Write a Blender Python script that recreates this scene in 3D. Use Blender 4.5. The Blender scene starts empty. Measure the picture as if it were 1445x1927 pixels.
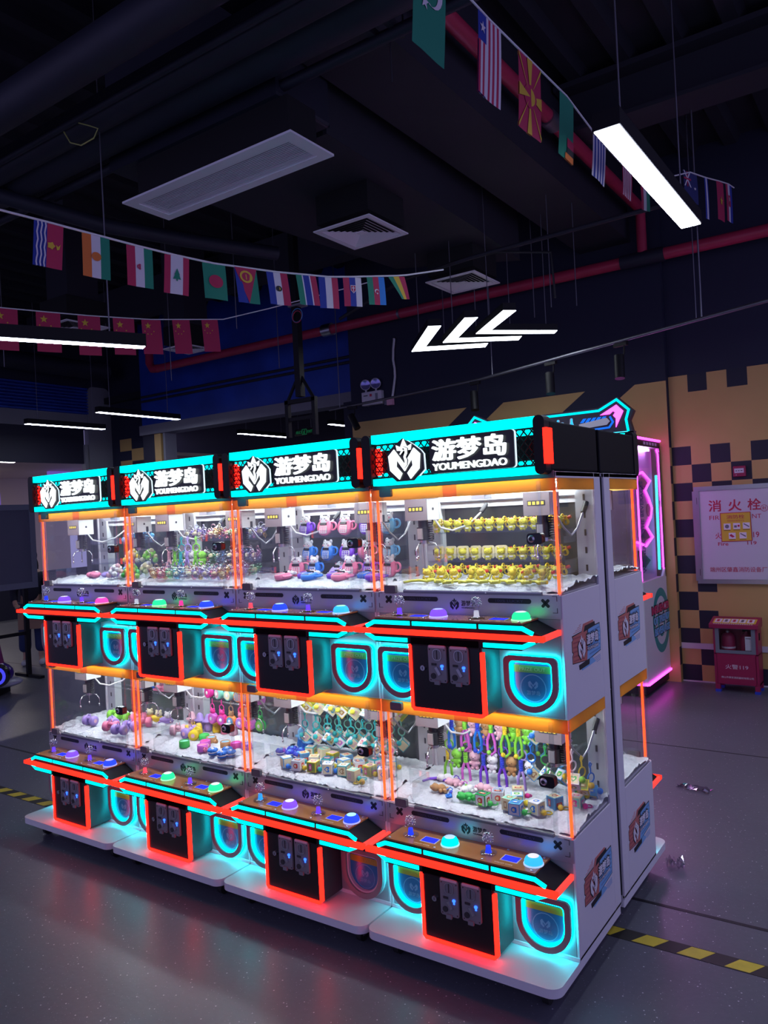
import bpy, math, random
from mathutils import Matrix, Vector
random.seed(7)
PI = math.pi
SC = bpy.context.scene
COL = SC.collection

# ------------------------------------------------------------------ camera, world, exposure
cam_data = bpy.data.cameras.new('camera')
cam_data.sensor_fit = 'HORIZONTAL'
cam_data.sensor_width = 36.0
cam_data.lens = 36.0 * 1450.69 / 1445.0
cam_data.clip_start = 0.05
cam_data.clip_end = 100
cam = bpy.data.objects.new('camera', cam_data)
COL.objects.link(cam)
RX = (0.821279, 0.568269, -0.050708)
UP = (0.042575, 0.027588, 0.998712)
FW = (-0.568936, 0.82238, 0.001536)
cam.matrix_world = Matrix(((RX[0], UP[0], -FW[0], 4.234737),
                           (RX[1], UP[1], -FW[1], -2.565678),
                           (RX[2], UP[2], -FW[2], 1.724999),
                           (0, 0, 0, 1)))
SC.camera = cam
world = bpy.data.worlds.new('dim_room_ambience')
SC.world = world
world.use_nodes = True
wbg = world.node_tree.nodes['Background']
wbg.inputs[0].default_value = (0.46, 0.42, 0.90, 1)
wbg.inputs[1].default_value = 0.62
SC.view_settings.view_transform = 'Standard'
SC.view_settings.look = 'None'
SC.view_settings.gamma = 1.0
SC.view_settings.use_curve_mapping = False
SC.view_settings.exposure = 0.0
SC.cycles.use_denoising = True
SC.cycles.max_bounces = 8
SC.cycles.diffuse_bounces = 3
SC.cycles.glossy_bounces = 3
SC.cycles.transmission_bounces = 4
SC.cycles.transparent_max_bounces = 32
SC.cycles.sample_clamp_indirect = 4.0
SC.cycles.caustics_reflective = False
SC.cycles.caustics_refractive = False

# ------------------------------------------------------------------ materials
MAT = {}
def nt(name):
    m = bpy.data.materials.new(name)
    m.use_nodes = True
    t = m.node_tree
    return m, t, t.nodes['Principled BSDF']
def sset(b, k, v):
    if k in b.inputs: b.inputs[k].default_value = v
def mat(name, col, rough=0.5, metal=0.0, bump=0.0, scale=60.0, spec=0.5, vary=0.0, trans=0.0):
    """a surface: Principled with an optional fine noise for colour and relief"""
    m, t, b = nt(name)
    b.inputs['Base Color'].default_value = (*col, 1)
    b.inputs['Roughness'].default_value = rough
    b.inputs['Metallic'].default_value = metal
    sset(b, 'Specular IOR Level', spec)
    if trans: sset(b, 'Transmission Weight', trans)
    if bump or vary:
        tc = t.nodes.new('ShaderNodeTexCoord')
        n = t.nodes.new('ShaderNodeTexNoise')
        n.inputs['Scale'].default_value = scale
        n.inputs['Detail'].default_value = 4
        t.links.new(tc.outputs['Object'], n.inputs['Vector'])
        if vary:
            mx = t.nodes.new('ShaderNodeMix'); mx.data_type = 'RGBA'
            mx.inputs[6].default_value = (*[c * (1 - vary) for c in col], 1)
            mx.inputs[7].default_value = (*[min(1, c * (1 + vary)) for c in col], 1)
            t.links.new(n.outputs['Fac'], mx.inputs[0])
            t.links.new(mx.outputs[2], b.inputs['Base Color'])
        if bump:
            bp = t.nodes.new('ShaderNodeBump')
            bp.inputs['Strength'].default_value = bump
            bp.inputs['Distance'].default_value = 0.01
            t.links.new(n.outputs['Fac'], bp.inputs['Height'])
            t.links.new(bp.outputs['Normal'], b.inputs['Normal'])
    MAT[name] = m
    return m
def glow(name, col, s):
    m, t, b = nt(name)
    b.inputs['Base Color'].default_value = (*[c * 0.5 for c in col], 1)
    b.inputs['Roughness'].default_value = 0.4
    sset(b, 'Specular IOR Level', 0.0)
    b.inputs['Emission Color'].default_value = (*col, 1)
    b.inputs['Emission Strength'].default_value = s
    MAT[name] = m
    return m
def pane(name, tint=(1, 1, 1), refl=0.06, gain=0.5):
    """thin sheet of clear material: see-through with a reflection that grows at grazing angles"""
    m, t, b = nt(name)
    t.nodes.remove(b)
    out = t.nodes['Material Output']
    tr = t.nodes.new('ShaderNodeBsdfTransparent'); tr.inputs[0].default_value = (*tint, 1)
    gl = t.nodes.new('ShaderNodeBsdfGlossy'); gl.inputs['Roughness'].default_value = 0.02
    lw = t.nodes.new('ShaderNodeLayerWeight'); lw.inputs[0].default_value = 0.25
    ma = t.nodes.new('ShaderNodeMath'); ma.operation = 'MULTIPLY_ADD'
    ma.inputs[1].default_value = gain; ma.inputs[2].default_value = refl
    t.links.new(lw.outputs['Facing'], ma.inputs[0])
    pw = t.nodes.new('ShaderNodeMath'); pw.operation = 'MINIMUM'; pw.inputs[1].default_value = 0.6
    t.links.new(ma.outputs[0], pw.inputs[0])
    mx = t.nodes.new('ShaderNodeMixShader')
    t.links.new(pw.outputs[0], mx.inputs[0]); t.links.new(tr.outputs[0], mx.inputs[1]); t.links.new(gl.outputs[0], mx.inputs[2])
    t.links.new(mx.outputs[0], out.inputs[0])
    MAT[name] = m
    return m

# setting
def floor_material():
    m, t, b = nt('speckled_vinyl')
    tc = t.nodes.new('ShaderNodeTexCoord')
    n = t.nodes.new('ShaderNodeTexNoise'); n.inputs['Scale'].default_value = 1.3; n.inputs['Detail'].default_value = 6
    n2 = t.nodes.new('ShaderNodeTexNoise'); n2.inputs['Scale'].default_value = 45; n2.inputs['Detail'].default_value = 4
    t.links.new(tc.outputs['Object'], n.inputs['Vector']); t.links.new(tc.outputs['Object'], n2.inputs['Vector'])
    mix = t.nodes.new('ShaderNodeMix'); mix.data_type = 'RGBA'
    mix.inputs[6].default_value = (0.075, 0.079, 0.102, 1); mix.inputs[7].default_value = (0.150, 0.156, 0.192, 1)
    add = t.nodes.new('ShaderNodeMath'); add.operation = 'MULTIPLY_ADD'; add.inputs[1].default_value = 0.35
    t.links.new(n2.outputs['Fac'], add.inputs[0]); 
    sc = t.nodes.new('ShaderNodeMath'); sc.operation = 'MULTIPLY'; sc.inputs[1].default_value = 0.65
    t.links.new(n.outputs['Fac'], sc.inputs[0]); t.links.new(sc.outputs[0], add.inputs[2])
    t.links.new(add.outputs[0], mix.inputs[0])
    last = mix.outputs[2]
    for scale, rad, colr in ((42, 0.12, (0.55, 0.55, 0.6, 1)), (95, 0.12, (0.38, 0.38, 0.44, 1))):
        v = t.nodes.new('ShaderNodeTexVoronoi'); v.inputs['Scale'].default_value = scale
        wn = t.nodes.new('ShaderNodeTexWhiteNoise')
        t.links.new(tc.outputs['Object'], v.inputs['Vector'])
        t.links.new(v.outputs['Color'], wn.inputs['Vector'])
        lt = t.nodes.new('ShaderNodeMath'); lt.operation = 'LESS_THAN'; lt.inputs[1].default_value = rad
        t.links.new(v.outputs['Distance'], lt.inputs[0])
        keep = t.nodes.new('ShaderNodeMath'); keep.operation = 'GREATER_THAN'; keep.inputs[1].default_value = 0.55
        t.links.new(wn.outputs['Value'], keep.inputs[0])
        an = t.nodes.new('ShaderNodeMath'); an.operation = 'MULTIPLY'
        t.links.new(lt.outputs[0], an.inputs[0]); t.links.new(keep.outputs[0], an.inputs[1])
        mx = t.nodes.new('ShaderNodeMix'); mx.data_type = 'RGBA'
        t.links.new(an.outputs[0], mx.inputs[0]); t.links.new(last, mx.inputs[6]); mx.inputs[7].default_value = colr
        last = mx.outputs[2]
    t.links.new(last, b.inputs['Base Color'])
    b.inputs['Roughness'].default_value = 0.34
    bp = t.nodes.new('ShaderNodeBump'); bp.inputs['Strength'].default_value = 0.12; bp.inputs['Distance'].default_value = 0.004
    t.links.new(n2.outputs['Fac'], bp.inputs['Height']); t.links.new(bp.outputs['Normal'], b.inputs['Normal'])
    MAT['floor'] = m
floor_material()
mat('navy', (0.016, 0.018, 0.045), 0.75, vary=0.15, scale=2)
mat('ceil_black', (0.010, 0.011, 0.020), 0.85, vary=0.2, scale=3)
mat('duct', (0.024, 0.024, 0.036), 0.7, vary=0.2, scale=2, bump=0.1)
mat('pipe_black', (0.016, 0.018, 0.034), 0.6, vary=0.3, scale=4)
mat('wall_yellow', (0.56, 0.36, 0.13), 0.6, vary=0.06, scale=5)
mat('wall_dark', (0.012, 0.012, 0.032), 0.6)
mat('trim_white', (0.62, 0.58, 0.66), 0.5)
mat('pipe_red', (0.50, 0.035, 0.09), 0.4, vary=0.2, scale=8)
mat('blue_band', (0.014, 0.06, 0.42), 0.5, vary=0.5, scale=2.5, bump=0.3)
mat('lintel_white', (0.21, 0.21, 0.25), 0.6, vary=0.1, scale=3)
mat('beige', (0.55, 0.45, 0.40), 0.7)
mat('steel', (0.55, 0.55, 0.6), 0.3, 1.0)
mat('dull_steel', (0.22, 0.22, 0.26), 0.45, 0.9)
mat('chrome', (0.75, 0.75, 0.78), 0.12, 1.0)
mat('vent_white', (0.94, 0.92, 0.97), 0.5)
mat('vent_hole', (0.01, 0.01, 0.012), 0.9)
mat('cord_white', (0.72, 0.72, 0.74), 0.5)
mat('cord_green', (0.40, 0.42, 0.12), 0.5)
mat('cable_black', (0.012, 0.012, 0.014), 0.5)
mat('board_white', (0.62, 0.60, 0.68), 0.45)
mat('alu', (0.48, 0.48, 0.56), 0.3, 0.85)
mat('red_print', (0.50, 0.02, 0.07), 0.5)
mat('notice_yellow', (0.70, 0.50, 0.04), 0.5)
mat('fire_red', (0.30, 0.010, 0.07), 0.4)
mat('grey_frame', (0.16, 0.18, 0.22), 0.5)
mat('foot_blue', (0.02, 0.05, 0.5), 0.5)
mat('lens_blue', (0.35, 0.33, 0.75), 0.15, 0.6)
mat('pink_plastic', (0.85, 0.42, 0.60), 0.5)
mat('gm_purple', (0.36, 0.22, 0.50), 0.3)
mat('gm_lilac', (0.62, 0.42, 0.80), 0.4)
mat('gm_dark', (0.035, 0.03, 0.05), 0.4)
mat('gm_ink', (0.04, 0.05, 0.16), 0.5)
mat('badge_red', (0.60, 0.04, 0.14), 0.45)
mat('badge_green', (0.02, 0.30, 0.28), 0.45)
mat('tape_black', (0.02, 0.02, 0.02), 0.5)
mat('tape_yellow', (0.62, 0.50, 0.04), 0.5, vary=0.2, scale=20)
mat('board_grey', (0.085, 0.095, 0.15), 0.5)
mat('board_frame', (0.15, 0.17, 0.24), 0.5)
mat('ride_purple', (0.05, 0.015, 0.22), 0.12)
mat('ride_yellow', (0.5, 0.42, 0.05), 0.3)
mat('ride_pink', (0.22, 0.04, 0.16), 0.2)
mat('ride_grey', (0.35, 0.36, 0.5), 0.3)
mat('skin', (0.50, 0.30, 0.22), 0.6)
mat('jacket_navy', (0.012, 0.014, 0.03), 0.8)
mat('jeans_blue', (0.02, 0.035, 0.12), 0.8)
mat('shoe_white', (0.55, 0.56, 0.60), 0.6)
mat('hair_dark', (0.008, 0.007, 0.008), 0.5)
mat('bag_tan', (0.34, 0.21, 0.14), 0.7)
# machine
mat('coat_white', (0.72, 0.70, 0.76), 0.38, 0.0, bump=0.02, scale=300)
mat('coat_front', (0.50, 0.49, 0.54), 0.34, 0.55)
mat('coat_base', (0.74, 0.73, 0.78), 0.45)
mat('grey_ring', (0.22, 0.18, 0.20), 0.45)
mat('grey_plate', (0.13, 0.11, 0.13), 0.5)
mat('coat_mid', (0.34, 0.34, 0.38), 0.36, 0.2)  # cabinet coat with the shade under the console put into its colour
mat('black_gloss', (0.006, 0.006, 0.008), 0.25)
mat('black_satin', (0.006, 0.006, 0.009), 0.5, spec=0.25)
mat('deep_black', (0.003, 0.003, 0.006), 0.6, spec=0.15)
mat('box_side', (0.035, 0.045, 0.055), 0.4)
mat('black_print', (0.008, 0.008, 0.014), 0.5)
mat('pill_text', (0.05, 0.05, 0.10), 0.4)
mat('tan_board', (0.42, 0.17, 0.055), 0.16, vary=0.08, scale=6)
mat('board_text', (0.75, 0.6, 0.45), 0.4)
mat('rubber', (0.012, 0.012, 0.012), 0.7)
mat('coin_grey', (0.25, 0.24, 0.26), 0.4, 0.2)
mat('coin_dark', (0.03, 0.03, 0.035), 0.5)
mat('case_white', (0.82, 0.84, 0.88), 0.4)
mat('column_white', (0.70, 0.74, 0.78), 0.4)
mat('back_dark', (0.055, 0.062, 0.068), 0.22, vary=0.5, scale=7)
mat('fluff', (0.66, 0.69, 0.76), 0.9, bump=0.8, scale=55)
mat('motor_black', (0.012, 0.012, 0.014), 0.35)
mat('yellow_print', (0.65, 0.48, 0.05), 0.5)
mat('flap_blue', (0.02, 0.16, 0.36), 0.15)
mat('flap_green', (0.10, 0.36, 0.10), 0.2)
mat('flap_yellow', (0.32, 0.27, 0.04), 0.2)
mat('flap_mark', (0.10, 0.32, 0.55), 0.3)
mat('flap_text', (0.25, 0.55, 0.25), 0.3)
mat('off_acrylic', (0.62, 0.45, 0.52), 0.35)
mat('sticker_red', (0.55, 0.16, 0.14), 0.4)
mat('sticker_red_dark', (0.36, 0.08, 0.10), 0.4)
mat('sticker_blue', (0.20, 0.46, 0.78), 0.4)
mat('sticker_blue_dark', (0.10, 0.27, 0.55), 0.4)
mat('sticker_white', (0.80, 0.78, 0.84), 0.4)
mat('lavender_print', (0.55, 0.50, 0.72), 0.4)
glow('led_teal', (0.0, 0.80, 0.76), 2.4)
glow('led_red_bar', (1.0, 0.016, 0.008), 3.2)
glow('led_teal_soft', (0.0, 0.74, 0.78), 1.5)
glow('led_ring', (0.0, 0.74, 0.80), 6.0)
glow('led_halo', (0.0, 0.70, 0.80), 20.0)
glow('led_red', (1.0, 0.0075, 0.004), 7.5)
glow('led_red_soft', (1.0, 0.06, 0.05), 1.2)
glow('led_orange', (1.0, 0.055, 0.010), 4.0)
glow('sign_white', (0.90, 0.97, 1.0), 1.25)
glow('sign_edge', (0.7, 0.85, 1.0), 1.2)
glow('case_lamp', (0.88, 0.95, 1.0), 46.0)
glow('lcd_blue', (0.02, 0.03, 1.0), 1.3)
glow('coin_led', (0.02, 0.10, 1.0), 4.0)
glow('lamp_panel', (0.76, 0.82, 1.0), 30.0)
glow('chevron_panel', (0.85, 0.92, 1.0), 8.0)
glow('far_lamp', (0.95, 0.86, 0.80), 70.0)
glow('neon_pink', (1.0, 0.05, 0.80), 6.0)
glow('case_pink', (0.85, 0.45, 1.0), 14.0)
glow('neon_cyan', (0.05, 0.75, 1.0), 2.2)
glow('neon_blue', (0.01, 0.16, 0.85), 1.0)
glow('neon_violet', (0.35, 0.22, 1.0), 0.35)
glow('neon_teal', (0.0, 0.62, 0.72), 1.8)
glow('neon_cyan2', (0.03, 0.5, 0.9), 1.2)
glow('hall_light', (1.0, 0.86, 0.78), 0.5)
glow('exit_green', (0.02, 0.30, 0.12), 0.25)
BTN = {'blue': (0.02, 0.05, 1.0), 'violet': (0.16, 0.06, 1.0), 'green': (0.02, 0.9, 0.25), 'teal': (0.0, 0.65, 0.75),
       'pink': (1.0, 0.05, 0.35), 'cyan': (0.03, 0.35, 1.0), 'red': (1.0, 0.08, 0.12), 'white': (0.5, 0.5, 0.6)}
for k_, c_ in BTN.items():
    glow('button_' + k_, c_, 1.6)
    glow('button_cap_' + k_, tuple(min(1, 0.35 + 0.6 * x) for x in c_), 1.1)
    glow('stick_' + k_, c_, 1.0)
glow('ride_rim', (0.08, 0.08, 1.0), 0.8)
pane('wrapper', (0.9, 0.85, 0.95), 0.25, 0.5)
pane('glass', (0.98, 0.99, 0.985), 0.02, 0.22)
pane('acrylic', (0.95, 0.97, 0.98), 0.05, 0.35)
pane('crystal', (0.96, 0.96, 1.0), 0.12, 0.4)
def translucent(name, col):
    m, t, b = nt(name)
    out = t.nodes['Material Output']
    b.inputs['Base Color'].default_value = (*col, 1); b.inputs['Roughness'].default_value = 0.35
    tl = t.nodes.new('ShaderNodeBsdfTranslucent'); tl.inputs[0].default_value = (*col, 1)
    mx = t.nodes.new('ShaderNodeMixShader'); mx.inputs[0].default_value = 0.6
    t.links.new(b.outputs[0], mx.inputs[1]); t.links.new(tl.outputs[0], mx.inputs[2]); t.links.new(mx.outputs[0], out.inputs[0])
    MAT[name] = m
translucent('amber_film', (0.72, 0.40, 0.09))
translucent('amber_dark', (0.55, 0.20, 0.06))

# ------------------------------------------------------------------ mesh building
class MB:
    def __init__(s):
        s.v = []; s.f = []; s.m = []; s.s = []
    def add(s, vs, fs, m, smooth=False, M=None):
        o = len(s.v)
        s.v += [tuple(M @ Vector(p)) if M else tuple(p) for p in vs]
        for f in fs:
            s.f.append([i + o for i in f]); s.m.append(m); s.s.append(smooth)
    def box(s, x0, x1, y0, y1, z0, z1, m, M=None):
        vs = [(x, y, z) for z in (z0, z1) for y in (y0, y1) for x in (x0, x1)]
        s.add(vs, [(0, 2, 3, 1), (4, 5, 7, 6), (0, 1, 5, 4), (1, 3, 7, 5), (3, 2, 6, 7), (2, 0, 4, 6)], m, False, M)
    def prism(s, pts, ax, a, b, m, M=None, mside=None):
        """polygon in the plane across axis ax, extruded from a to b along it"""
        n = len(pts)
        def P(p, c):
            return {'x': (c, p[0], p[1]), 'y': (p[0], c, p[1]), 'z': (p[0], p[1], c)}[ax]
        area = sum(pts[i][0] * pts[(i + 1) % n][1] - pts[(i + 1) % n][0] * pts[i][1] for i in range(n))
        pts = list(pts) if area > 0 else list(pts)[::-1]
        if ax == 'y': pts = pts[::-1]
        lo, hi = min(a, b), max(a, b)
        vs = [P(p, lo) for p in pts] + [P(p, hi) for p in pts]
        s.add(vs, [tuple(range(n - 1, -1, -1)), tuple(range(n, 2 * n))], m, False, M)
        s.add(vs, [(i, (i + 1) % n, n + (i + 1) % n, n + i) for i in range(n)], mside or m, False, M)
    def ring(s, outer, inner, ax, a, b, m, M=None):
        """a band between two outlines of the same number of points"""
        n = len(outer)
        def P(p, c):
            return {'x': (c, p[0], p[1]), 'y': (p[0], c, p[1]), 'z': (p[0], p[1], c)}[ax]
        lo, hi = min(a, b), max(a, b)
        vs = [P(p, lo) for p in outer] + [P(p, lo) for p in inner] + [P(p, hi) for p in outer] + [P(p, hi) for p in inner]
        fs = []
        for i in range(n):
            j = (i + 1) % n
            fs += [(i, j, n + j, n + i), (2 * n + i, 3 * n + i, 3 * n + j, 2 * n + j), (i, 2 * n + i, 2 * n + j, j), (n + i, n + j, 3 * n + j, 3 * n + i)]
        s.add(vs, fs, m, False, M)
    def tube(s, pts, r, m, n=8, closed=False, M=None, radii=None):
        pts = [Vector(p) for p in pts]
        k = len(pts); vs = []; fs = []
        up = None
        for i, p in enumerate(pts):
            if closed: d = pts[(i + 1) % k] - pts[i - 1]
            else: d = pts[min(i + 1, k - 1)] - pts[max(i - 1, 0)]
            d.normalize()
            if up is None:
                up = Vector((0, 0, 1)) if abs(d.z) < 0.9 else Vector((1, 0, 0))
            a = d.cross(up)
            if a.length < 1e-5: a = d.cross(Vector((0.3, 1, 0.2)))
            a.normalize(); b = a.cross(d); up = b
            rr = radii[i] if radii else r
            vs += [p + a * (rr * math.cos(2 * PI * j / n)) + b * (rr * math.sin(2 * PI * j / n)) for j in range(n)]
        for i in range(k if closed else k - 1):
            o = i * n; q = ((i + 1) % k) * n
            fs += [(o + j, o + (j + 1) % n, q + (j + 1) % n, q + j) for j in range(n)]
        s.add(vs, fs, m, True, M)
        if not closed:
            s.add(vs, [tuple(range(n - 1, -1, -1)), tuple(range((k - 1) * n, k * n))], m, False, M)
    def cyl(s, p0, p1, r, m, n=14, r1=None, M=None):
        s.tube([p0, p1], r, m, n, False, M, [r, r if r1 is None else r1])
    def sph(s, c, r, m, n=10, k=7, M=None):
        if not isinstance(r, (tuple, list)): r = (r, r, r)
        vs = [(c[0], c[1], c[2] - r[2])]
        for i in range(1, k):
            t = -PI / 2 + PI * i / k
            for j in range(n):
                a = 2 * PI * j / n
                vs.append((c[0] + r[0] * math.cos(t) * math.cos(a), c[1] + r[1] * math.cos(t) * math.sin(a), c[2] + r[2] * math.sin(t)))
        vs.append((c[0], c[1], c[2] + r[2]))
        fs = [(0, 1 + (j + 1) % n, 1 + j) for j in range(n)]
        for i in range(k - 2):
            o = 1 + i * n
            fs += [(o + j, o + (j + 1) % n, o + n + (j + 1) % n, o + n + j) for j in range(n)]
        o = 1 + (k - 2) * n
        fs += [(o + j, o + (j + 1) % n, len(vs) - 1) for j in range(n)]
        s.add(vs, fs, m, True, M)
    def lathe(s, prof, c, m, n=18, M=None):
        vs = []; fs = []
        for r, z in prof:
            vs += [(c[0] + r * math.cos(2 * PI * j / n), c[1] + r * math.sin(2 * PI * j / n), c[2] + z) for j in range(n)]
        for i in range(len(prof) - 1):
            o = i * n
            fs += [(o + j, o + (j + 1) % n, o + n + (j + 1) % n, o + n + j) for j in range(n)]
        s.add(vs, fs, m, True, M)
    def torus(s, c, R, r, m, ax='y', n=18, k=6, M=None, sx=1.0):
        pts = []
        for i in range(n):
            a = 2 * PI * i / n
            u, w = R * sx * math.cos(a), R * math.sin(a)
            pts.append({'y': (c[0] + u, c[1], c[2] + w), 'x': (c[0], c[1] + u, c[2] + w), 'z': (c[0] + u, c[1] + w, c[2])}[ax])
        s.tube(pts, r, m, k, True, M)
    def text(s, body, u0, u1, w0, w1, plane, at, depth, m, bold=0.0):
        """lettering scaled into a box; plane 'front' faces -y, 'right' faces +x, 'top' faces +z"""
        vs, fs = glyphs(body, bold)
        us = [v[0] for v in vs]; ws = [v[1] for v in vs]
        a0, a1, b0, b1 = min(us), max(us), min(ws), max(ws)
        out = []
        for v in vs:
            u = u0 + (v[0] - a0) / max(1e-6, a1 - a0) * (u1 - u0)
            w = w0 + (v[1] - b0) / max(1e-6, b1 - b0) * (w1 - w0)
            h = at + depth * v[2]
            out.append({'front': (u, -h, w), 'right': (h, u, w), 'top': (u, w, h)}[plane])
        s.add(out, fs, m)
    def mesh(s, name):
        me = bpy.data.meshes.new(name)
        me.from_pydata(s.v, [], s.f)
        names = list(dict.fromkeys(s.m))
        for k in names: me.materials.append(MAT[k])
        ix = {k: i for i, k in enumerate(names)}
        me.polygons.foreach_set('material_index', [ix[k] for k in s.m])
        me.polygons.foreach_set('use_smooth', s.s)
        me.update()
        return me
GL = {}
def glyphs(body, bold):
    k = (body, bold)
    if k not in GL:
        cu = bpy.data.curves.new('lettering', 'FONT')
        cu.body = body; cu.size = 1.0; cu.extrude = 0.5; cu.resolution_u = 3
        o = bpy.data.objects.new('lettering', cu); COL.objects.link(o)
        dg = bpy.context.evaluated_depsgraph_get()
        me = o.evaluated_get(dg).to_mesh()
        vs = [(v.co.x, v.co.y, v.co.z + 0.5) for v in me.vertices]
        fs = [tuple(p.vertices) for p in me.polygons]
        o.evaluated_get(dg).to_mesh_clear()
        bpy.data.objects.remove(o); bpy.data.curves.remove(cu)
        if bold:
            n = 8 if bold > 0.02 else 4
            o0, f0 = vs, fs
            vs, fs = [], []
            for i in range(n):
                a = 2 * PI * i / n + PI / 4
                q = len(vs)
                vs += [(v[0] + bold * math.cos(a), v[1] + bold * math.sin(a), v[2] * (1 + 0.07 * i)) for v in o0]
                fs += [tuple(j + q for j in g) for g in f0]
        GL[k] = (vs, fs)
    return GL[k]

MESH = {}
def link(o, parent=None):
    COL.objects.link(o)
    if parent is not None: o.parent = parent
    return o
def part(name, parent, key, fn, loc=(0, 0, 0), rot=(0, 0, 0), label=None, bevel=0.0, seg=2):
    """one mesh object; the mesh is made once per key and shared by its repeats"""
    if key is None or key not in MESH:
        b = MB(); fn(b); me = b.mesh(name)
        if key is not None: MESH[key] = me
    else:
        me = MESH[key]
    o = bpy.data.objects.new(name, me)
    link(o, parent)
    o.location = loc; o.rotation_euler = rot
    if label: o['label'] = label
    if bevel:
        bm = o.modifiers.new('bevel', 'BEVEL'); bm.width = bevel; bm.segments = seg; bm.limit_method = 'ANGLE'
    return o
def tag(o, label, cat, group=None):
    o['label'] = label; o['category'] = cat
    if group: o['group'] = group
    return o
def thing(name, label, cat, loc=(0, 0, 0), rot=(0, 0, 0), group=None):
    o = bpy.data.objects.new(name, None)
    o.empty_display_size = 0.05
    link(o); o.location = loc; o.rotation_euler = rot
    return tag(o, label, cat, group)
def single(name, label, cat, key, fn, loc=(0, 0, 0), rot=(0, 0, 0), group=None, bevel=0.0):
    return tag(part(name, None, key, fn, loc, rot, None, bevel), label, cat, group)
def struct(name, fn, loc=(0, 0, 0), bevel=0.0):
    o = part(name, None, None, fn, loc, bevel=bevel)
    o['kind'] = 'structure'
    return o
def arc(cx, cy, r, a0, a1, n):
    return [(cx + r * math.cos(math.radians(a0 + (a1 - a0) * i / n)), cy + r * math.sin(math.radians(a0 + (a1 - a0) * i / n))) for i in range(n + 1)]
def rrect(x0, x1, y0, y1, r, n=4):
    return arc(x1 - r, y0 + r, r, -90, 0, n) + arc(x1 - r, y1 - r, r, 0, 90, n) + arc(x0 + r, y1 - r, r, 90, 180, n) + arc(x0 + r, y0 + r, r, 180, 270, n)
def star(cx, cy, R, r=0.4, n=5, rot=90):
    return [(cx + (R if i % 2 == 0 else R * r) * math.cos(math.radians(rot + i * 180 / n)), cy + (R if i % 2 == 0 else R * r) * math.sin(math.radians(rot + i * 180 / n))) for i in range(2 * n)]
def disc(cx, cy, r, n=20):
    return arc(cx, cy, r, 0, 360 - 360 / n, n - 1)
ORD = ['first', 'second', 'third', 'fourth', 'fifth', 'sixth', 'seventh', 'eighth', 'ninth', 'tenth', 'eleventh', 'twelfth', 'thirteenth', 'fourteenth', 'fifteenth', 'sixteenth', 'seventeenth', 'eighteenth']

# ------------------------------------------------------------------ the setting
struct('floor', lambda b: b.box(-14, 7, -7, 10, -0.05, 0, 'floor'))
struct('trim_1', lambda b: b.box(-13.9, 6.9, 2.955, 2.967, 0, 0.0012, 'black_print'))
struct('trim_2', lambda b: b.box(-13.9, 6.9, 0.745, 0.765, 0, 0.0012, 'black_print'))
def deck(b):
    b.box(-8, 6, -5, 5.6, 4.95, 5.0, 'ceil_black')
    x = -7.9
    while x < 5.8:
        b.prism([(x, 4.95), (x + 0.04, 4.88), (x + 0.14, 4.88), (x + 0.18, 4.95)], 'y', -5, 5.55, 'ceil_black')
        x += 0.36
struct('ceiling', deck)
# stripe wall, left of the step
def stripe_wall(b):
    x0, x1, y0, y1 = -1.35, 2.34, 4.93, 5.1
    b.box(x0, x1, y0, y1, 0, 4.95, 'navy')
    yy = y0 - 0.003
    ztop, zb = 2.835, 2.2
    def para(xa, xb, sl):
        # yellow field between two slanted edges (leaning right going up)
        b.prism([(xa[0], zb), (xb[0], zb), (xb[1], ztop), (xa[1], ztop)], 'y', yy, y0, 'wall_yellow')
    k = 0.52 / 0.125 * 0.125
    sl = (0.164 + 0.011) / (2.795 - 2.667)      # run per rise of the slanted edges
    def at(x, z, zz): return x + (zz - z) * sl
    r = 1.37
    def edge(x, z): return (x - (z - zb) * r, x + (ztop - z) * r)
    e1 = edge(0.164, 2.795); e2 = edge(0.616, 2.80); e3 = edge(1.525, 2.812); e4 = edge(2.028, 2.818)
    b.prism([(x0, zb), (e1[0], zb), (e1[1], ztop), (x0, ztop)], 'y', yy, y0, 'wall_yellow')
    b.prism([(e2[0], zb), (e3[0], zb), (e3[1], ztop), (e2[1], ztop)], 'y', yy, y0, 'wall_yellow')
    b.prism([(e4[0], zb), (x1, zb), (x1, ztop), (e4[1], ztop)], 'y', yy, y0, 'wall_yellow')
    b.box(1.3, x1, yy, y0, 0.0, 2.2, 'wall_yellow')
    b.box(x0, 1.3, yy, y0, 0.0, 2.2, 'wall_dark')
    rows = [2.206, 2.032, 1.864, 1.695, 1.523, 1.354, 1.184, 1.013, 0.844, 0.671, 0.502, 0.33, 0.161, 0.0]
    for i in range(len(rows) - 1):              # the checks turn the corner
        b.box(x1, x1 + 0.003, y0, y0 + 0.07, rows[i + 1], rows[i], 'wall_yellow' if i % 2 == 0 else 'wall_dark')
struct('wall_back', stripe_wall)
# chequered wall
def check_wall(b):
    x0 = 2.34
    b.box(x0, 6.5, 5.0, 5.15, 0, 4.95, 'navy')
    ya, yb = 4.996, 5.0
    cols = [2.345, 2.517, 2.686] + [2.686 + 0.1715 * i for i in range(1, 21)]
    rows = [2.872, 2.71, 2.206, 2.032, 1.864, 1.695, 1.523, 1.354, 1.184, 1.013, 0.844, 0.671, 0.502, 0.33, 0.161, 0.0]
    for c in range(len(cols) - 1):
        for r in range(len(rows) - 1):
            dark = False
            if r == 0: dark = c % 2 == 1
            elif r == 1: dark = False
            elif r in (2, 3): dark = (c + r) % 2 == 0
            elif r >= 13: dark = (c + r) % 2 == 0
            elif c == 0: dark = r % 2 == 0
            elif c == 1: dark = r % 2 == 1
            elif r == 4: dark = c % 2 == 0
            b.box(cols[c], cols[c + 1], ya, yb, rows[r + 1], rows[r], 'wall_dark' if dark else 'wall_yellow')
struct('wall_right', check_wall)
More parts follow.
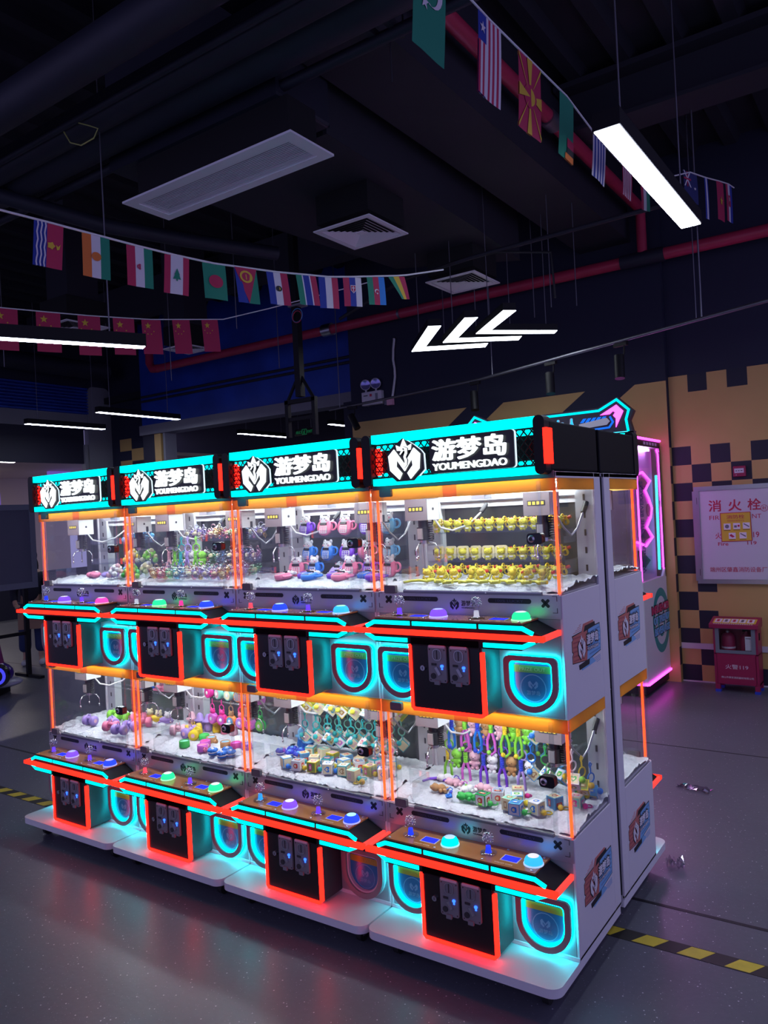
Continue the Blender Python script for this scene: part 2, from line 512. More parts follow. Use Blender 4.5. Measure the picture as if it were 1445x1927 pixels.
struct('baseboard_right', lambda b: b.box(2.345, 6.4, 4.985, 4.996, 0.311, 0.364, 'trim_white'))
struct('baseboard_back', lambda b: b.box(2.345, 6.4, 4.988, 4.996, 0.0, 0.012, 'trim_white'))
# blue fascia over the far opening, and its pale soffit
def fascia(b):
    b.box(-5.75, -1.35, 5.3, 5.45, 3.28, 4.95, 'blue_band')
    b.box(-5.75, -1.35, 5.24, 5.5, 3.13, 3.28, 'lintel_white')
    b.box(-5.75, -5.45, 5.3, 5.5, 0, 3.13, 'wall_dark')
    b.box(-5.45, -5.3, 5.28, 5.5, 0, 3.13, 'wall_yellow')
    b.box(-5.25, -5.2, 5.28, 5.5, 0, 3.13, 'lintel_white')
    b.box(-1.6, -1.35, 5.1, 5.5, 0, 3.13, 'navy')
struct('wall_far', fascia)
def conduits(b):
    for z in (3.66, 3.73):
        b.cyl((-5.7, 5.27, z), (-1.36, 5.27, z), 0.018, 'duct', 8)
struct('trim_3', conduits)
def side_hall(b):
    b.box(-9.5, 0.5, 9.0, 9.1, 0, 3.9, 'wall_dark')
    b.box(-9.5, 0.5, 5.5, 9.0, 3.8, 3.9, 'ceil_black')
struct('wall_north', side_hall)
# left wall: pleated blue shutter, pale header, dark fascia over the open shopfront, pillar
def left_wall(b):
    for i in range(9):
        z = 3.60 + i * 0.05
        b.prism([(-7.0, z), (-6.965, z + 0.012), (-6.955, z + 0.03), (-7.0, z + 0.05)], 'y', -3, 5.19, 'blue_band')
    b.box(-7.1, -7.0, -3, 5.2, 3.60, 4.95, 'navy'); b.box(-7.1, -7.0, 5.2, 5.75, 3.9, 4.95, 'navy')
    b.box(-7.1, -6.99, -3, 5.2, 3.36, 3.60, 'lintel_white')
    b.box(-7.1, -7.02, -3, 5.12, 2.79, 3.36, 'wall_dark')
    b.prism(rrect(5.18, 5.62, 0.0, 4.07, 0.12), 'x', -7.1, -6.97, 'lintel_white')
    b.box(-7.08, -6.98, 5.10, 5.16, 0, 3.1, 'lintel_white')
struct('wall_left', left_wall)
def left_corner(b):
    b.box(-7.1, -5.75, 5.62, 5.75, 0, 4.95, 'navy')
    for x, z in ((-6.75, 2.62), (-6.75, 2.98), (-6.1, 2.62), (-6.45, 2.80)):
        b.box(x, x + 0.3, 5.612, 5.62, z, z + 0.2, 'wall_yellow')
struct('wall_west', left_corner)
def mall(b):
    b.box(-13.5, -7.1, -3, 9, 3.0, 3.06, 'beige')
    b.box(-13.6, -13.5, -3, 9, 0, 3.0, 'beige')
    b.box(-11.0, -10.9, 6.9, 7.4, 2.3, 2.98, 'neon_violet'); b.box(-9.0, -8.9, 3.4, 4.7, 1.95, 2.42, 'neon_violet')
    b.box(-10.1, -10.0, 2.9, 4.2, 1.75, 2.35, 'lavender_print')
    b.box(-10.6, -10.5, 1.0, 8.0, 0, 0.9, 'wall_dark')
struct('wall_mall', mall)
for k_, (x, y, L) in enumerate(((-9.0, 4.6, 0.9), (-10.2, 3.4, 0.9), (-11.4, 5.4, 1.2))):  # strip lights added to brighten the beige hall
    l = thing('recessed_hall_light', ['white strip light on the hall ceiling nearest the pale pillar', 'white strip light on the hall ceiling above the grey board', 'white strip light deep in the hall beyond the shopfront'][k_], 'ceiling light', (x, y, 3.0))
    part('housing', l, ('hl', L), lambda b: b.box(-0.06, 0.06, -L / 2, L / 2, -0.03, 0, 'lintel_white'))
    part('diffuser', l, ('hd', L), lambda b: b.box(-0.045, 0.045, -L / 2 + 0.02, L / 2 - 0.02, -0.036, -0.03, 'far_lamp'))

# ------------------------------------------------------------------ ceiling structure
struct('ceiling_beam', lambda b: b.box(1.58, 2.08, -2.0, 5.0, 4.2, 4.95, 'duct'))
def ibeam(b):
    b.box(2.1, 6.2, 3.05, 3.35, 4.5, 4.53, 'duct'); b.box(2.1, 6.2, 3.19, 3.21, 4.53, 4.86, 'duct'); b.box(2.1, 6.2, 3.05, 3.35, 4.84, 4.88, 'duct')
struct('ceiling_beam_cross', ibeam)
struct('ceiling_beam_far', lambda b: b.box(-6.5, 1.58, 3.9, 4.1, 4.45, 4.88, 'duct'))
def main_duct(b):
    pts = [(0.25, 1.0), (1.50, 1.0), (1.47, 2.11), (1.445, 2.99), (1.376, 3.95), (0.41, 3.35), (0.25, 1.77)]
    b.prism(pts, 'z', 3.95, 4.4, 'duct')
single('air_duct', 'wide matt black sheet-metal duct above the square ceiling diffusers', 'air duct', None, main_duct, bevel=0.03)
def small_duct(b):
    b.prism([(0.15, 3.95), (1.56, 3.95), (1.56, 4.7), (0.15, 4.7)], 'y', 0.50, 0.95, 'pipe_black')
single('air_duct', 'dark square duct box hanging over the long slotted grille', 'air duct', None, small_duct, bevel=0.02)
PIPES = [('thick black lagged pipe under the ceiling, topmost of the parallel pipes', -0.26, 4.0, 0.10),
         ('slim black conduit pipe between the topmost and second thick ceiling pipes', 0.05, 4.0, 0.02),
         ('second thick black ceiling pipe, above the dangling green cord', 0.15, 4.05, 0.09),
         ('thickest black ceiling pipe, next to the long slotted grille', 0.36, 4.1, 0.13),
         ('slim black pipe running just above the long slotted grille', 0.56, 4.02, 0.03)]
for lab, y, z, r in PIPES:
    single('ceiling_pipe', lab, 'pipe', None, lambda b: b.cyl((-7, y, z), (2.9, y, z), r, 'pipe_black', 20), group='black pipes under the ceiling')
single('ceiling_pipe', 'crumpled dark flexible pipe crossing below the ends of the black pipes', 'pipe', None,
       lambda b: b.tube([(-1.4, -0.4, 3.95), (-0.66, 0.25, 3.95), (-0.5, 0.9, 3.9), (-0.3, 1.5, 3.9), (0.0, 2.2, 3.9)], 0.055, 'pipe_black', 14), group='black pipes under the ceiling')
single('dangling_wire', 'yellow-green cord looping down from a black ceiling pipe', 'cord', None,
       lambda b: b.tube([(0.36, 0.05, 3.97), (0.40, 0.06, 3.90), (0.47, 0.08, 3.87), (0.56, 0.1, 3.89), (0.60, 0.1, 3.93), (0.55, 0.08, 3.955), (0.50, 0.05, 3.975)], 0.004, 'cord_green', 6))
single('ceiling_pipe', 'big dark lagged pipe along the left wall above the blue shutter', 'pipe', None,
       lambda b: b.cyl((-6.6, -3, 4.3), (-6.6, 5.3, 4.25), 0.14, 'pipe_black', 20), group='black pipes under the ceiling')
def bracket_frame(b):
    b.box(-0.02, 0.02, -1.0, 0.02, -0.02, 0.02, 'duct'); b.box(0.10, 0.13, -1.0, 0.02, -0.02, 0.02, 'duct'); b.cyl((0.13, 0.0, 0), (0.13, 0, 0.9), 0.006, 'duct', 6); b.cyl((0.05, 0.0, -0.22), (0.05, 0, 0), 0.004, 'duct', 6)
single('pipe_bracket', 'dark steel channel bracket crossing the black pipes beside the beam', 'bracket', None, bracket_frame, (2.16, 0.62, 4.05))
# red sprinkler pipes
def red_long(b):
    b.cyl((-4.75, 4.8, 3.98), (6.2, 4.8, 3.98), 0.055, 'pipe_red', 18)
t = thing('sprinkler_pipe', 'long red sprinkler pipe running along the dark back wall', 'pipe', (0, 0, 0))
part('pipe_run', t, None, red_long)
part('coupling', t, None, lambda b: b.cyl((2.02, 4.8, 3.98), (2.42, 4.8, 3.98), 0.068, 'pipe_black', 18), label='black tee coupling')
part('coupling', t, None, lambda b: b.cyl((-1.62, 4.8, 3.98), (-1.48, 4.8, 3.98), 0.075, 'steel', 18), label='shiny clamp coupling')
part('elbow', t, None, lambda b: b.tube([(-4.7, 4.8, 3.98), (-4.82, 4.8, 3.99), (-4.88, 4.8, 4.08), (-4.88, 4.8, 4.5)], 0.06, 'pipe_red', 14))
part('band', t, None, lambda b: b.cyl((-0.52, 4.8, 3.98), (-0.49, 4.8, 3.98), 0.058, 'dull_steel', 18))
t = thing('sprinkler_pipe', 'red sprinkler pipe running beside the beam and dropping to the wall pipe', 'pipe', (0, 0, 0))
part('pipe_run', t, None, lambda b: b.cyl((2.2, -3, 4.45), (2.22, 4.8, 4.45), 0.05, 'pipe_red', 16))
part('drop', t, None, lambda b: b.cyl((2.22, 4.8, 4.45), (2.22, 4.8, 4.03), 0.045, 'pipe_red', 14))
part('elbow', t, None, lambda b: b.sph((2.22, 4.8, 4.45), 0.062, 'pipe_red', 12, 8))
part('coupling', t, None, lambda b: b.cyl((2.21, 2.6, 4.45), (2.21, 2.75, 4.45), 0.065, 'dull_steel', 16))

# ------------------------------------------------------------------ ceiling grilles
def grille_long():
    t = thing('air_vent', 'long white slotted air grille set into the black ceiling duct', 'air vent', (0.31, 0.46, 3.70))
    W, D = 1.37, 0.36
    def fr(b):
        o = [(0, 0), (W, 0), (W, D), (0, D)]; i = [(0.07, 0.07), (W - 0.07, 0.07), (W - 0.07, D - 0.06), (0.07, D - 0.06)]
        b.ring(o, i, 'z', 0, 0.012, 'vent_white')
        b.ring(i, [(0.085, 0.08), (W - 0.085, 0.08), (W - 0.085, D - 0.07), (0.085, D - 0.07)], 'z', 0.004, 0.03, 'vent_white')
    part('frame', t, None, fr)
    part('backing', t, None, lambda b: b.box(0.07, W - 0.07, 0.07, D - 0.06, 0.06, 0.25, 'vent_hole'))
    def sl(b):
        for k in range(14):
            y = 0.085 + k * (D - 0.165) / 13
            b.box(0.075, W - 0.075, y - 0.0028, y + 0.0028, 0.006, 0.010, 'vent_white')
    part('louvre', t, None, sl)
grille_long()
def diffuser(x, y, s, lab, z=3.70):
    t = thing('air_vent', lab, 'air vent', (x, y, z), group='square ceiling diffusers')
    def sq(a): return [(-a, -a), (a, -a), (a, a), (-a, a)]
    h = s / 2
    def fr(b):
        b.ring(sq(h), sq(h - 0.035), 'z', 0, 0.008, 'vent_white')
    part('frame', t, ('dfr', s), fr)
    def cones(b):
        for k in range(6):
            a = h - 0.04 - k * (h - 0.06) / 6
            c = a - (h - 0.06) / 6 * 0.9
            z0 = 0.002 + 0.0 * k
            vs = [(x_, y_, z0) for x_, y_ in sq(a)] + [(x_, y_, z0 + 0.013) for x_, y_ in sq(c)]
            fs = [(i, (i + 1) % 4, 4 + (i + 1) % 4, 4 + i) for i in range(4)]
            b.add(vs, fs, 'vent_white')
        b.box(-0.03, 0.03, -0.03, 0.03, 0.0, 0.006, 'vent_white')
    part('louvre', t, ('dcn', s), cones)
    part('plenum_box', t, ('dpl', s), lambda b: (b.box(-h + 0.02, h - 0.02, -h + 0.02, h - 0.02, 0.05, 0.252, 'vent_hole')))
diffuser(1.10, 1.86, 0.48, 'square white ceiling diffuser below the wide duct, right of the long grille')
diffuser(1.05, 3.43, 0.48, 'square white ceiling diffuser above the lit arrow-shaped lamps')
for x_, y_ in ((-2.52, 2.0), (-2.52, 3.43)):
    single('air_duct', 'black branch duct dropping to the diffuser behind the %s' % ('second red star flag' if y_ < 3 else 'last red star flags'), 'air duct', None, lambda b: b.box(-0.17, 0.17, -0.17, 0.17, 0, 1.0, 'duct'), (x_, y_, 3.953))
diffuser(-2.52, 2.0, 0.48, 'square white ceiling diffuser behind the second red star flag')
diffuser(-2.52, 3.43, 0.40, 'square white ceiling diffuser behind the last red star flags')

# ------------------------------------------------------------------ lamps
def pendant(x, y0, y1, z, w, lab, rods=True, turn=0.0):
    L = y1 - y0
    t = thing('linear_pendant_lamp', lab, 'pendant lamp', (x, y0, z), (0, 0, turn), group='black linear pendant lamps')
    part('housing', t, None, lambda b: b.box(-w / 2 - 0.006, w / 2 + 0.006, -0.006, L + 0.006, 0.004, 0.075, 'black_satin'))
    part('diffuser', t, None, lambda b: b.box(-w / 2, w / 2, 0, L, 0, 0.004, 'lamp_panel'))
    if rods:
        for yy in (0.14 * L, 0.86 * L):
            part('suspension_rod', t, None, lambda b: b.cyl((0, yy, 0.075), (0, yy, 4.93 - z), 0.004, 'dull_steel', 6))
    return t
pendant(3.285, 0.49, 1.88, 3.2, 0.10, 'wide white linear lamp hanging at the end of the flags with stripes')
pendant(0.02, -0.87, 0.47, 2.75, 0.06, 'linear lamp hanging in front of the red star flags', turn=-0.447)
pendant(-4.345, 3.51, 4.82, 3.2, 0.085, 'linear lamp hanging in front of the blue fascia, near the pale pillar')
pendant(-5.80, 3.40, 4.63, 3.2, 0.085, 'linear lamp hanging before the dark fascia of the left shopfront')
pendant(-5.2, 6.86, 8.1, 3.2, 0.085, 'linear lamp in the dark side hall left of the green exit sign')
pendant(-3.5, 7.2, 8.4, 3.2, 0.085, 'linear lamp in the dark side hall next to the stripe wall')
pendant(4.8, 1.4, 3.2, 3.2, 0.12, 'linear lamp over the aisle right of the machines')  # added lamp out of view, brightens the right floor and side panels
pendant(-2.6, -3.0, -1.6, 3.2, 0.10, 'linear lamp over the open floor in front of the far machine')  # added lamp out of view, brightens the left floor
CHEV = [((0.459, 3.472), (1.075, 2.756), (1.155, 2.823), (0.652, 3.4), (1.126, 3.702), (1.035, 3.825)),
        ((0.856, 3.363), (1.416, 2.738), (1.498, 2.8), (1.029, 3.313), (1.466, 3.675), (1.382, 3.79)),
        ((1.227, 3.282), (1.737, 2.754), (1.808, 2.827), (1.373, 3.268), (1.782, 3.703), (1.719, 3.789))]
for k_, c in enumerate(CHEV):
    t = thing('chevron_lamp', ['lit arrow-shaped lamp at the tip of the row of three', 'middle one of the three lit arrow-shaped lamps', 'lit arrow-shaped lamp at the tail of the row of three'][k_], 'ceiling lamp', (0, 0, 3.2), group='arrow-shaped lamps')
    poly = [c[0], c[1], c[2], c[3], c[4], c[5]]
    part('diffuser', t, None, lambda b: b.prism(poly, 'z', 0, 0.004, 'chevron_panel'))
    cx = sum(p[0] for p in poly) / 6; cy = sum(p[1] for p in poly) / 6
    big = [(p[0] + (p[0] - cx) * 0.012, p[1] + (p[1] - cy) * 0.012) for p in poly]
    part('housing', t, None, lambda b: b.prism(big, 'z', 0.004, 0.06, 'black_satin'))
    for p in ((c[0][0] + 0.5 * (c[1][0] - c[0][0]), c[0][1] + 0.5 * (c[1][1] - c[0][1])), (c[3][0] + 0.8 * (c[4][0] - c[3][0]), c[3][1] + 0.9 * (c[4][1] - c[3][1]))):
        part('suspension_wire', t, None, lambda b: b.cyl((p[0], p[1], 0.06), (p[0], p[1], 0.75 if p[0] < 1.46 else 1.72), 0.0035, 'dull_steel', 6))
# spot track along the back wall
t = thing('light_track', 'thin dark spotlight track rail hanging before the back wall', 'light track', (0, 0, 0))
part('rail', t, None, lambda b: b.tube([(-1.55, 4.75, 3.0), (0.70, 4.30, 3.0), (3.48, 3.10, 3.0), (5.2, 2.36, 3.0)], 0.014, 'dull_steel', 8))
for x, y in ((3.02, 3.31), (-1.35, 4.7), (0.9, 4.22)):
    part('suspension_rod', t, None, lambda b: b.cyl((x, y, 3.0), (x, y, 4.93), 0.006, 'dull_steel', 6))
def spot(x, y, lab, tilt, turn):
    t = thing('track_spotlight', lab, 'spotlight', (x, y, 2.99), (0, 0, turn), group='black track spotlights')
    part('adapter', t, 'sp1', lambda b: b.box(-0.06, 0.06, -0.016, 0.016, -0.03, 0.004, 'black_satin'))
    part('arm', t, 'sp2', lambda b: b.tube([(0.03, 0, -0.02), (0.03, 0, -0.09), (0.0, 0, -0.12)], 0.007, 'black_satin', 6))
    part('head', t, ('sp3', tilt), lambda b: b.cyl((-0.02, 0, -0.10), (-0.02 + 0.19 * math.sin(tilt), -0.03, -0.10 - 0.19 * math.cos(tilt)), 0.04, 'black_satin', 16))
spot(-1.15, 4.67, 'black track spotlight at the free end of the rail, above the dark opening', 0.5, 0.2)
spot(0.66, 4.31, 'black track spotlight under the first arrow lamp', 0.15, -0.2)
spot(1.62, 3.92, 'black track spotlight under the last arrow lamp', 0.15, -0.3)
spot(2.34, 3.61, 'black track spotlight above the slanted yellow stripes, near the wall step', 0.1, -0.3)
# slim support rods
for k_, (x, y, z0) in enumerate(((1.9, 3.3, 3.3), (2.0, 3.6, 3.35), (1.5, 3.9, 3.4), (0.4, 4.2, 3.5), (2.9, 3.7, 3.1), (-0.3, 2.0, 3.3), (-1.6, 2.4, 3.1), (4.1, 2.0, 3.4), (-2.4, 1.2, 3.2), (-1.2, 3.5, 3.3))):
    single('hanging_rod', 'thin threaded steel rod hanging from the dark ceiling', 'rod', ('rod', k_), lambda b: b.cyl((0, 0, 0), (0, 0, 4.94 - z0), 0.004, 'dull_steel', 6), (x, y, z0), group='thin hanging rods')
# cable tray line above the flags, and cables
t = thing('cable_tray', 'slim dark cable rail carrying the string of flags to the red pipe', 'cable tray', (0, 0, 0))
part('rail', t, None, lambda b: b.tube([(-0.365, 3.49, 3.66), (0.81, 2.845, 3.66), (1.50, 2.76, 3.66), (2.925, 2.714, 3.66)], 0.016, 'duct', 6))
part('cable', t, None, lambda b: b.tube([(0.81, 2.835, 3.645), (1.4, 2.765, 3.665), (1.7, 2.75, 3.65), (2.1, 2.85, 3.58), (2.1, 2.88, 3.25)], 0.010, 'cable_black', 6))
# television mount hanging from the ceiling
t = thing('screen_mount', 'empty black television mount hanging from the ceiling on a pole', 'mount', (-0.08, 2.5, 0))
part('pole', t, None, lambda b: b.box(-0.03, 0.03, -0.03, 0.03, 2.76, 4.9, 'black_satin'))
def mount(b):
    for sx in (-1, 1):
        b.box(sx * 0.15 - 0.018, sx * 0.15 + 0.018, -0.02, 0.02, 2.42, 2.74, 'black_satin')
        b.tube([(sx * 0.15, 0, 2.73), (sx * 0.02, 0, 2.93)], 0.014, 'black_satin', 6)
    b.box(-0.17, 0.17, -0.02, 0.02, 2.71, 2.745, 'black_satin'); b.box(-0.17, 0.17, -0.015, 0.015, 2.56, 2.59, 'black_satin')
part('frame', t, None, mount)
part('plate', t, None, lambda b: b.box(-0.05, 0.09, -0.05, 0.05, 3.53, 3.545, 'lintel_white'))
def coil(b):
    for k in range(3): b.torus((0.05, -0.05, 3.43 + 0.006 * k), 0.05 + 0.004 * k, 0.004, ['pipe_red', 'cable_black', 'sticker_blue_dark'][k], 'y')
part('cable_coil', t, None, coil, label='coil of red, black and blue cable')

# ------------------------------------------------------------------ claw machines
UPZ = 0.856
def emblem(b, x0, x1, z0, z1, at, depth, m, dark, plane='front', sea=True):
    """angular crest of two hooked halves around a small sea horse"""
    w, h = x1 - x0, z1 - z0
    def tr(pts):
        return [(x0 + p[0] * w, z0 + p[1] * h) for p in pts]
    half = [(0.02, .60), (.20, .76), (.5, .38), (.5, .20), (.27, .50), (.25, .33), (.42, .15), (.33, 0), (.06, .24)]
    mir = [(1 - p[0], p[1]) for p in half]
    petal = [(.5, .70), (.30, .72), (.27, .86), (.40, .80), (.5, 1.0), (.60, .80), (.73, .86), (.70, .72)]
    if plane == 'front': ax, a, c = 'y', -at, -(at + depth)
    else: ax, a, c = 'x', at, at + depth
    for p in (half, mir): b.prism(tr(p), ax, a, c, m)
    if sea:
        b.prism(tr(petal), ax, a, c, m)
        path = [(.40, .62), (.47, .70), (.52, .78), (.60, .74), (.59, .64), (.54, .55), (.58, .46), (.57, .36), (.50, .29), (.43, .33), (.46, .38)]
        rad = [.03, .045, .06, .075, .075, .065, .08, .06, .045, .035, .02]
        for k, mm, lift in ((1.45, dark, 0.4), (1.0, m, 0.9)):
            pts = []
            for p in path:
                u, v = x0 + p[0] * w, z0 + p[1] * h
                q = at + depth * 0.5 + (0.034 * w if k == 1.0 else 0)
                pts.append((u, -q, v) if plane == 'front' else (q, u, v))
            b.tube(pts, 0.01, mm, 6, radii=[r * k * w * 0.55 for r in rad])
        e = (x0 + .525 * w, z0 + .745 * h)
        q = at + depth * 0.5 + 0.068 * w
        b.sph((e[0], -q, e[1]) if plane == 'front' else (q, e[0], e[1]), 0.022 * w, dark, 6, 4)
def dshape(cx, zb, hw, h, r):
    zc = zb + hw
    return arc(cx, zc, hw, 180, 360, 20) + arc(cx + hw - r, zb + h - r, r, 0, 90, 5) + arc(cx - hw + r, zb + h - r, r, 90, 180, 5)
W = 0.798
def cabinet_mesh(b):
    c = 'coat_white'
    for x0, x1 in ((0.0, 0.011), (W - 0.011, W)):
        b.box(x0, x1, 0.385, 0.455, 0.122, 1.842, c)                       # rear stile
        b.box(x0, x1, 0.0, 0.385, 0.122, 0.549, c)
        b.box(x0, x1, 0.0, 0.385, 0.965, 0.549 + UPZ, c)
        b.box(x0, x1, 0.0, 0.385, 1.818, 1.842, c)
    b.box(0, W, -0.002, 0.455, 0.118, 0.134, c)
    for dz in (0, UPZ):
        b.box(0.011, W - 0.011, 0.0, 0.44, 0.545 + dz, 0.553 + dz, c)      # floor of the case
        b.box(0.011, W - 0.011, 0.0, 0.012, 0.122 + dz + (0.0 if dz == 0 else -0.011), 0.466 + dz, 'coat_mid')
    b.box(0.011, W - 0.011, 0.0, 0.455, 0.963, 0.972, c)
    b.box(0.0, W, 0.0, 0.455, 1.824, 1.842, c)
    b.box(0.012, W - 0.004, -0.008, -0.001, 1.819, 1.846, 'grey_plate')
def back_mesh(b):
    b.box(0.011, W - 0.011, 0.445, 0.455, 0.134, 1.83, 'back_dark')
    for dz in (0, UPZ):
        for x0, x1 in ((0.011, 0.085), (W - 0.085, W - 0.011)):
            b.box(x0, x1, 0.395, 0.445, 0.553 + dz, 0.963 + dz if dz == 0 else 1.824, 'column_white')
            for k in range(5): b.box((x0 + x1) / 2 - 0.004, (x0 + x1) / 2 + 0.004, 0.3935, 0.395, 0.60 + dz + k * 0.07, 0.625 + dz + k * 0.07, 'coin_dark')
        b.box(0.085, W - 0.085, 0.41, 0.445, 0.875 + dz, 0.958 + dz, 'case_white')
        b.box(0.085, W - 0.085, 0.405, 0.41, 0.90 + dz, 0.905 + dz, 'dull_steel')
def header_box(b):
    b.box(0.012, W - 0.006, -0.02, 0.455, 1.846, 2.02, 'deep_black')
def header_corner(b):
    b.prism(rrect(0, 0.042, 1.832, 2.038, 0.02), 'y', -0.062, 0.0, 'black_satin')
def grille(b):
    x0, x1, z0, z1, y = 0.04, 0.765, 1.868, 1.994, -0.045
    st = 0.0305
    b.box(x0, x1, y - 0.002, y + 0.004, z0 - 0.004, z0 + 0.001, 'black_satin'); b.box(x0, x1, y - 0.002, y + 0.004, z1 - 0.001, z1 + 0.004, 'black_satin')
    h = z1 - z0; run = h * 0.82
    k = x0 - run
    while k < x1:
        for s in (1, -1):
            a = (k, z0) if s == 1 else (k + run, z0)
            c = (k + run, z1) if s == 1 else (k, z1)
            t0, t1 = 0.0, 1.0
            dx = c[0] - a[0]
            ts = sorted(((x0 - a[0]) / dx, (x1 - a[0]) / dx))
            t0, t1 = max(t0, ts[0]), min(t1, ts[1])
            if t1 - t0 > 0.03:
                p = (a[0] + dx * t0, z0 + h * t0); q = (a[0] + dx * t1, z0 + h * t1)
                b.tube([(p[0], y, p[1]), (q[0], y, q[1])], 0.0026, 'black_satin', 4)
        k += st
def sign_text(b):
    b.text('游梦岛', 0.342, 0.648, 1.909, 1.990, 'front', 0.066, 0.008, 'sign_white', 0.026)
def sign_name(b):
    b.text('YOUMENGDAO', 0.342, 0.648, 1.874, 1.901, 'front', 0.066, 0.008, 'sign_white', 0.018)
def text_plate(b):
    o = rrect(0.325, 0.674, 1.864, 1.999, 0.012)
    b.prism(o, 'y', -0.062, -0.05, 'black_gloss')
    b.prism(rrect(0.340, 0.678, 1.864, 1.999, 0.013), 'y', -0.056, -0.050, 'sign_edge')
def crest_plate(b):
    pts = [(0.128, 1.955), (0.16, 1.985), (0.205, 2.012), (0.25, 1.985), (0.283, 1.96), (0.295, 1.945), (0.297, 1.885), (0.25, 1.845), (0.17, 1.845), (0.128, 1.88)]
    b.prism(pts, 'y', -0.06, -0.05, 'black_gloss')
    cx, cz = 0.215, 1.925
    b.prism([(p[0] + 0.004, p[1] - 0.001) for p in pts], 'y', -0.055, -0.05, 'sign_edge')
def front_strip(b):
    b.box(0.004, W - 0.004, -0.006, 0.0, 0.466, 0.549, 'coat_front')
def pill(b):
    b.prism(rrect(-0.086, 0.086, -0.009, 0.009, 0.0088, 6), 'y', -0.0075, -0.006, 'black_print')
    b.text('100% LUCKY', -0.055, 0.055, -0.0048, 0.0048, 'front', 0.0075, 0.0003, 'pill_text')
def cross(b):
    for s in (1, -1):
        M = Matrix.Rotation(s * PI / 4, 4, 'Y')
        b.prism(rrect(-0.0055, 0.0055, -0.019, 0.019, 0.004, 3), 'y', -0.0075, -0.006, 'black_print', M)
def corner_mark(b):
    b.box(0, 0.018, -0.0072, -0.006, 0, 0.0015, 'black_print'); b.box(0, 0.0015, -0.0072, -0.006, 0, 0.018, 'black_print')
    b.box(0, 0.0015, -0.0072, -0.006, 0.042, 0.06, 'black_print'); b.box(0, 0.018, -0.0072, -0.006, 0.0585, 0.06, 'black_print')
def strip_crest(b):
    emblem(b, 0.348, 0.389, 0.488, 0.532, 0.006, 0.0012, 'black_print', 'coat_front')
def strip_text(b):
    b.text('游梦岛', 0.398, 0.458, 0.503, 0.524, 'front', 0.006, 0.001, 'black_print', 0.015)
    b.text('YOUMENGDAO', 0.398, 0.458, 0.494, 0.499, 'front', 0.006, 0.001, 'black_print', 0.01)
HEX = arc(0.03, 0.42, 0.010, 120, 240, 4) + arc(0.095, 0.385, 0.010, 220, 270, 3) + arc(0.70, 0.385, 0.010, 270, 320, 3) + arc(0.77, 0.42, 0.010, -60, 60, 4) + arc(0.70, 0.454, 0.010, 40, 90, 3) + arc(0.095, 0.454, 0.010, 90, 140, 3)
def console(b):
    b.prism(HEX, 'y', -0.146, -0.006, 'black_satin')
def bands(path, w):
    """outline of a strip of width w along a path"""
    L, R = [], []
    for i, p in enumerate(path):
        a = Vector(path[max(0, i - 1)]); c = Vector(path[min(len(path) - 1, i + 1)])
        if 0 < i < len(path) - 1:
            d1 = (Vector(p) - a).normalized(); d2 = (c - Vector(p)).normalized()
            n = (Vector((-d1.y, d1.x)) + Vector((-d2.y, d2.x))).normalized()
            k = 1 / max(0.4, n.dot(Vector((-d1.y, d1.x))))
        else:
            d = (c - a).normalized(); n = Vector((-d.y, d.x)); k = 1
        L.append((p[0] + n.x * w / 2 * k, p[1] + n.y * w / 2 * k)); R.append((p[0] - n.x * w / 2 * k, p[1] - n.y * w / 2 * k))
    return L, R[::-1]
def ribbon(b, path, w, y0, y1, m):
    L, R = bands(path, w)
    n = len(L); R = R[::-1]
    for i in range(n - 1):
        b.prism([L[i], L[i + 1], R[i + 1], R[i]], 'y', y0, y1, m)
LIT = [[(0.050, 0.434), (0.088, 0.4520), (0.252, 0.4520)], [(0.263, 0.4520), (0.532, 0.4520)], [(0.543, 0.4520), (0.708, 0.4520), (0.748, 0.434)],
       [(0.046, 0.409), (0.088, 0.3880), (0.238, 0.3880)], [(0.557, 0.3880), (0.708, 0.3880), (0.752, 0.409)]]
def red_bar(b):
    b.box(0.006, 0.792, -0.168, -0.147, 0.411, 0.429, 'led_red_bar')
    for x0 in (0.006, 0.780):
        b.box(x0, x0 + 0.012, -0.147, -0.007, 0.411, 0.430, 'led_red_soft')
def board(b):
    b.prism([(0.088, -0.142), (0.707, -0.142), (0.707, -0.007), (0.088, -0.007)], 'z', 0.464, 0.470, 'tan_board')
    for x in (0.205, 0.545): b.text('WALLET CODE', x, x + 0.07, -0.128, -0.121, 'top', 0.470, 0.0003, 'board_text')
def board_screw(b):
    b.sph((0, 0, 0.001), (0.0055, 0.0055, 0.003), 'chrome', 8, 5)
def joystick(col):
    def f(b):
        b.lathe([(0.0, 0.006), (0.030, 0.005), (0.031, 0.0), (0.0, 0.0)], (0, 0, 0), 'crystal', 20)
        b.lathe([(0.0, 0.024), (0.009, 0.023), (0.010, 0.004), (0.013, 0.0)], (0, 0, 0.005), 'stick_' + col, 12)
        b.lathe([(0.010, 0.024), (0.009, 0.030), (0.013, 0.040), (0.0195, 0.055), (0.0195, 0.066), (0.014, 0.076), (0.0, 0.080)], (0, 0, 0), 'crystal', 12)
        for i in range(34):
            a = i * 2.4; z = 0.045 + 0.030 * i / 34
            r = 0.0135 + 0.006 * math.sin(PI * min(1, (z - 0.03) / 0.045))
            b.sph((r * math.cos(a), r * math.sin(a), z), 0.0024, 'case_white' if i % 3 else 'chrome', 5, 4)
    return f
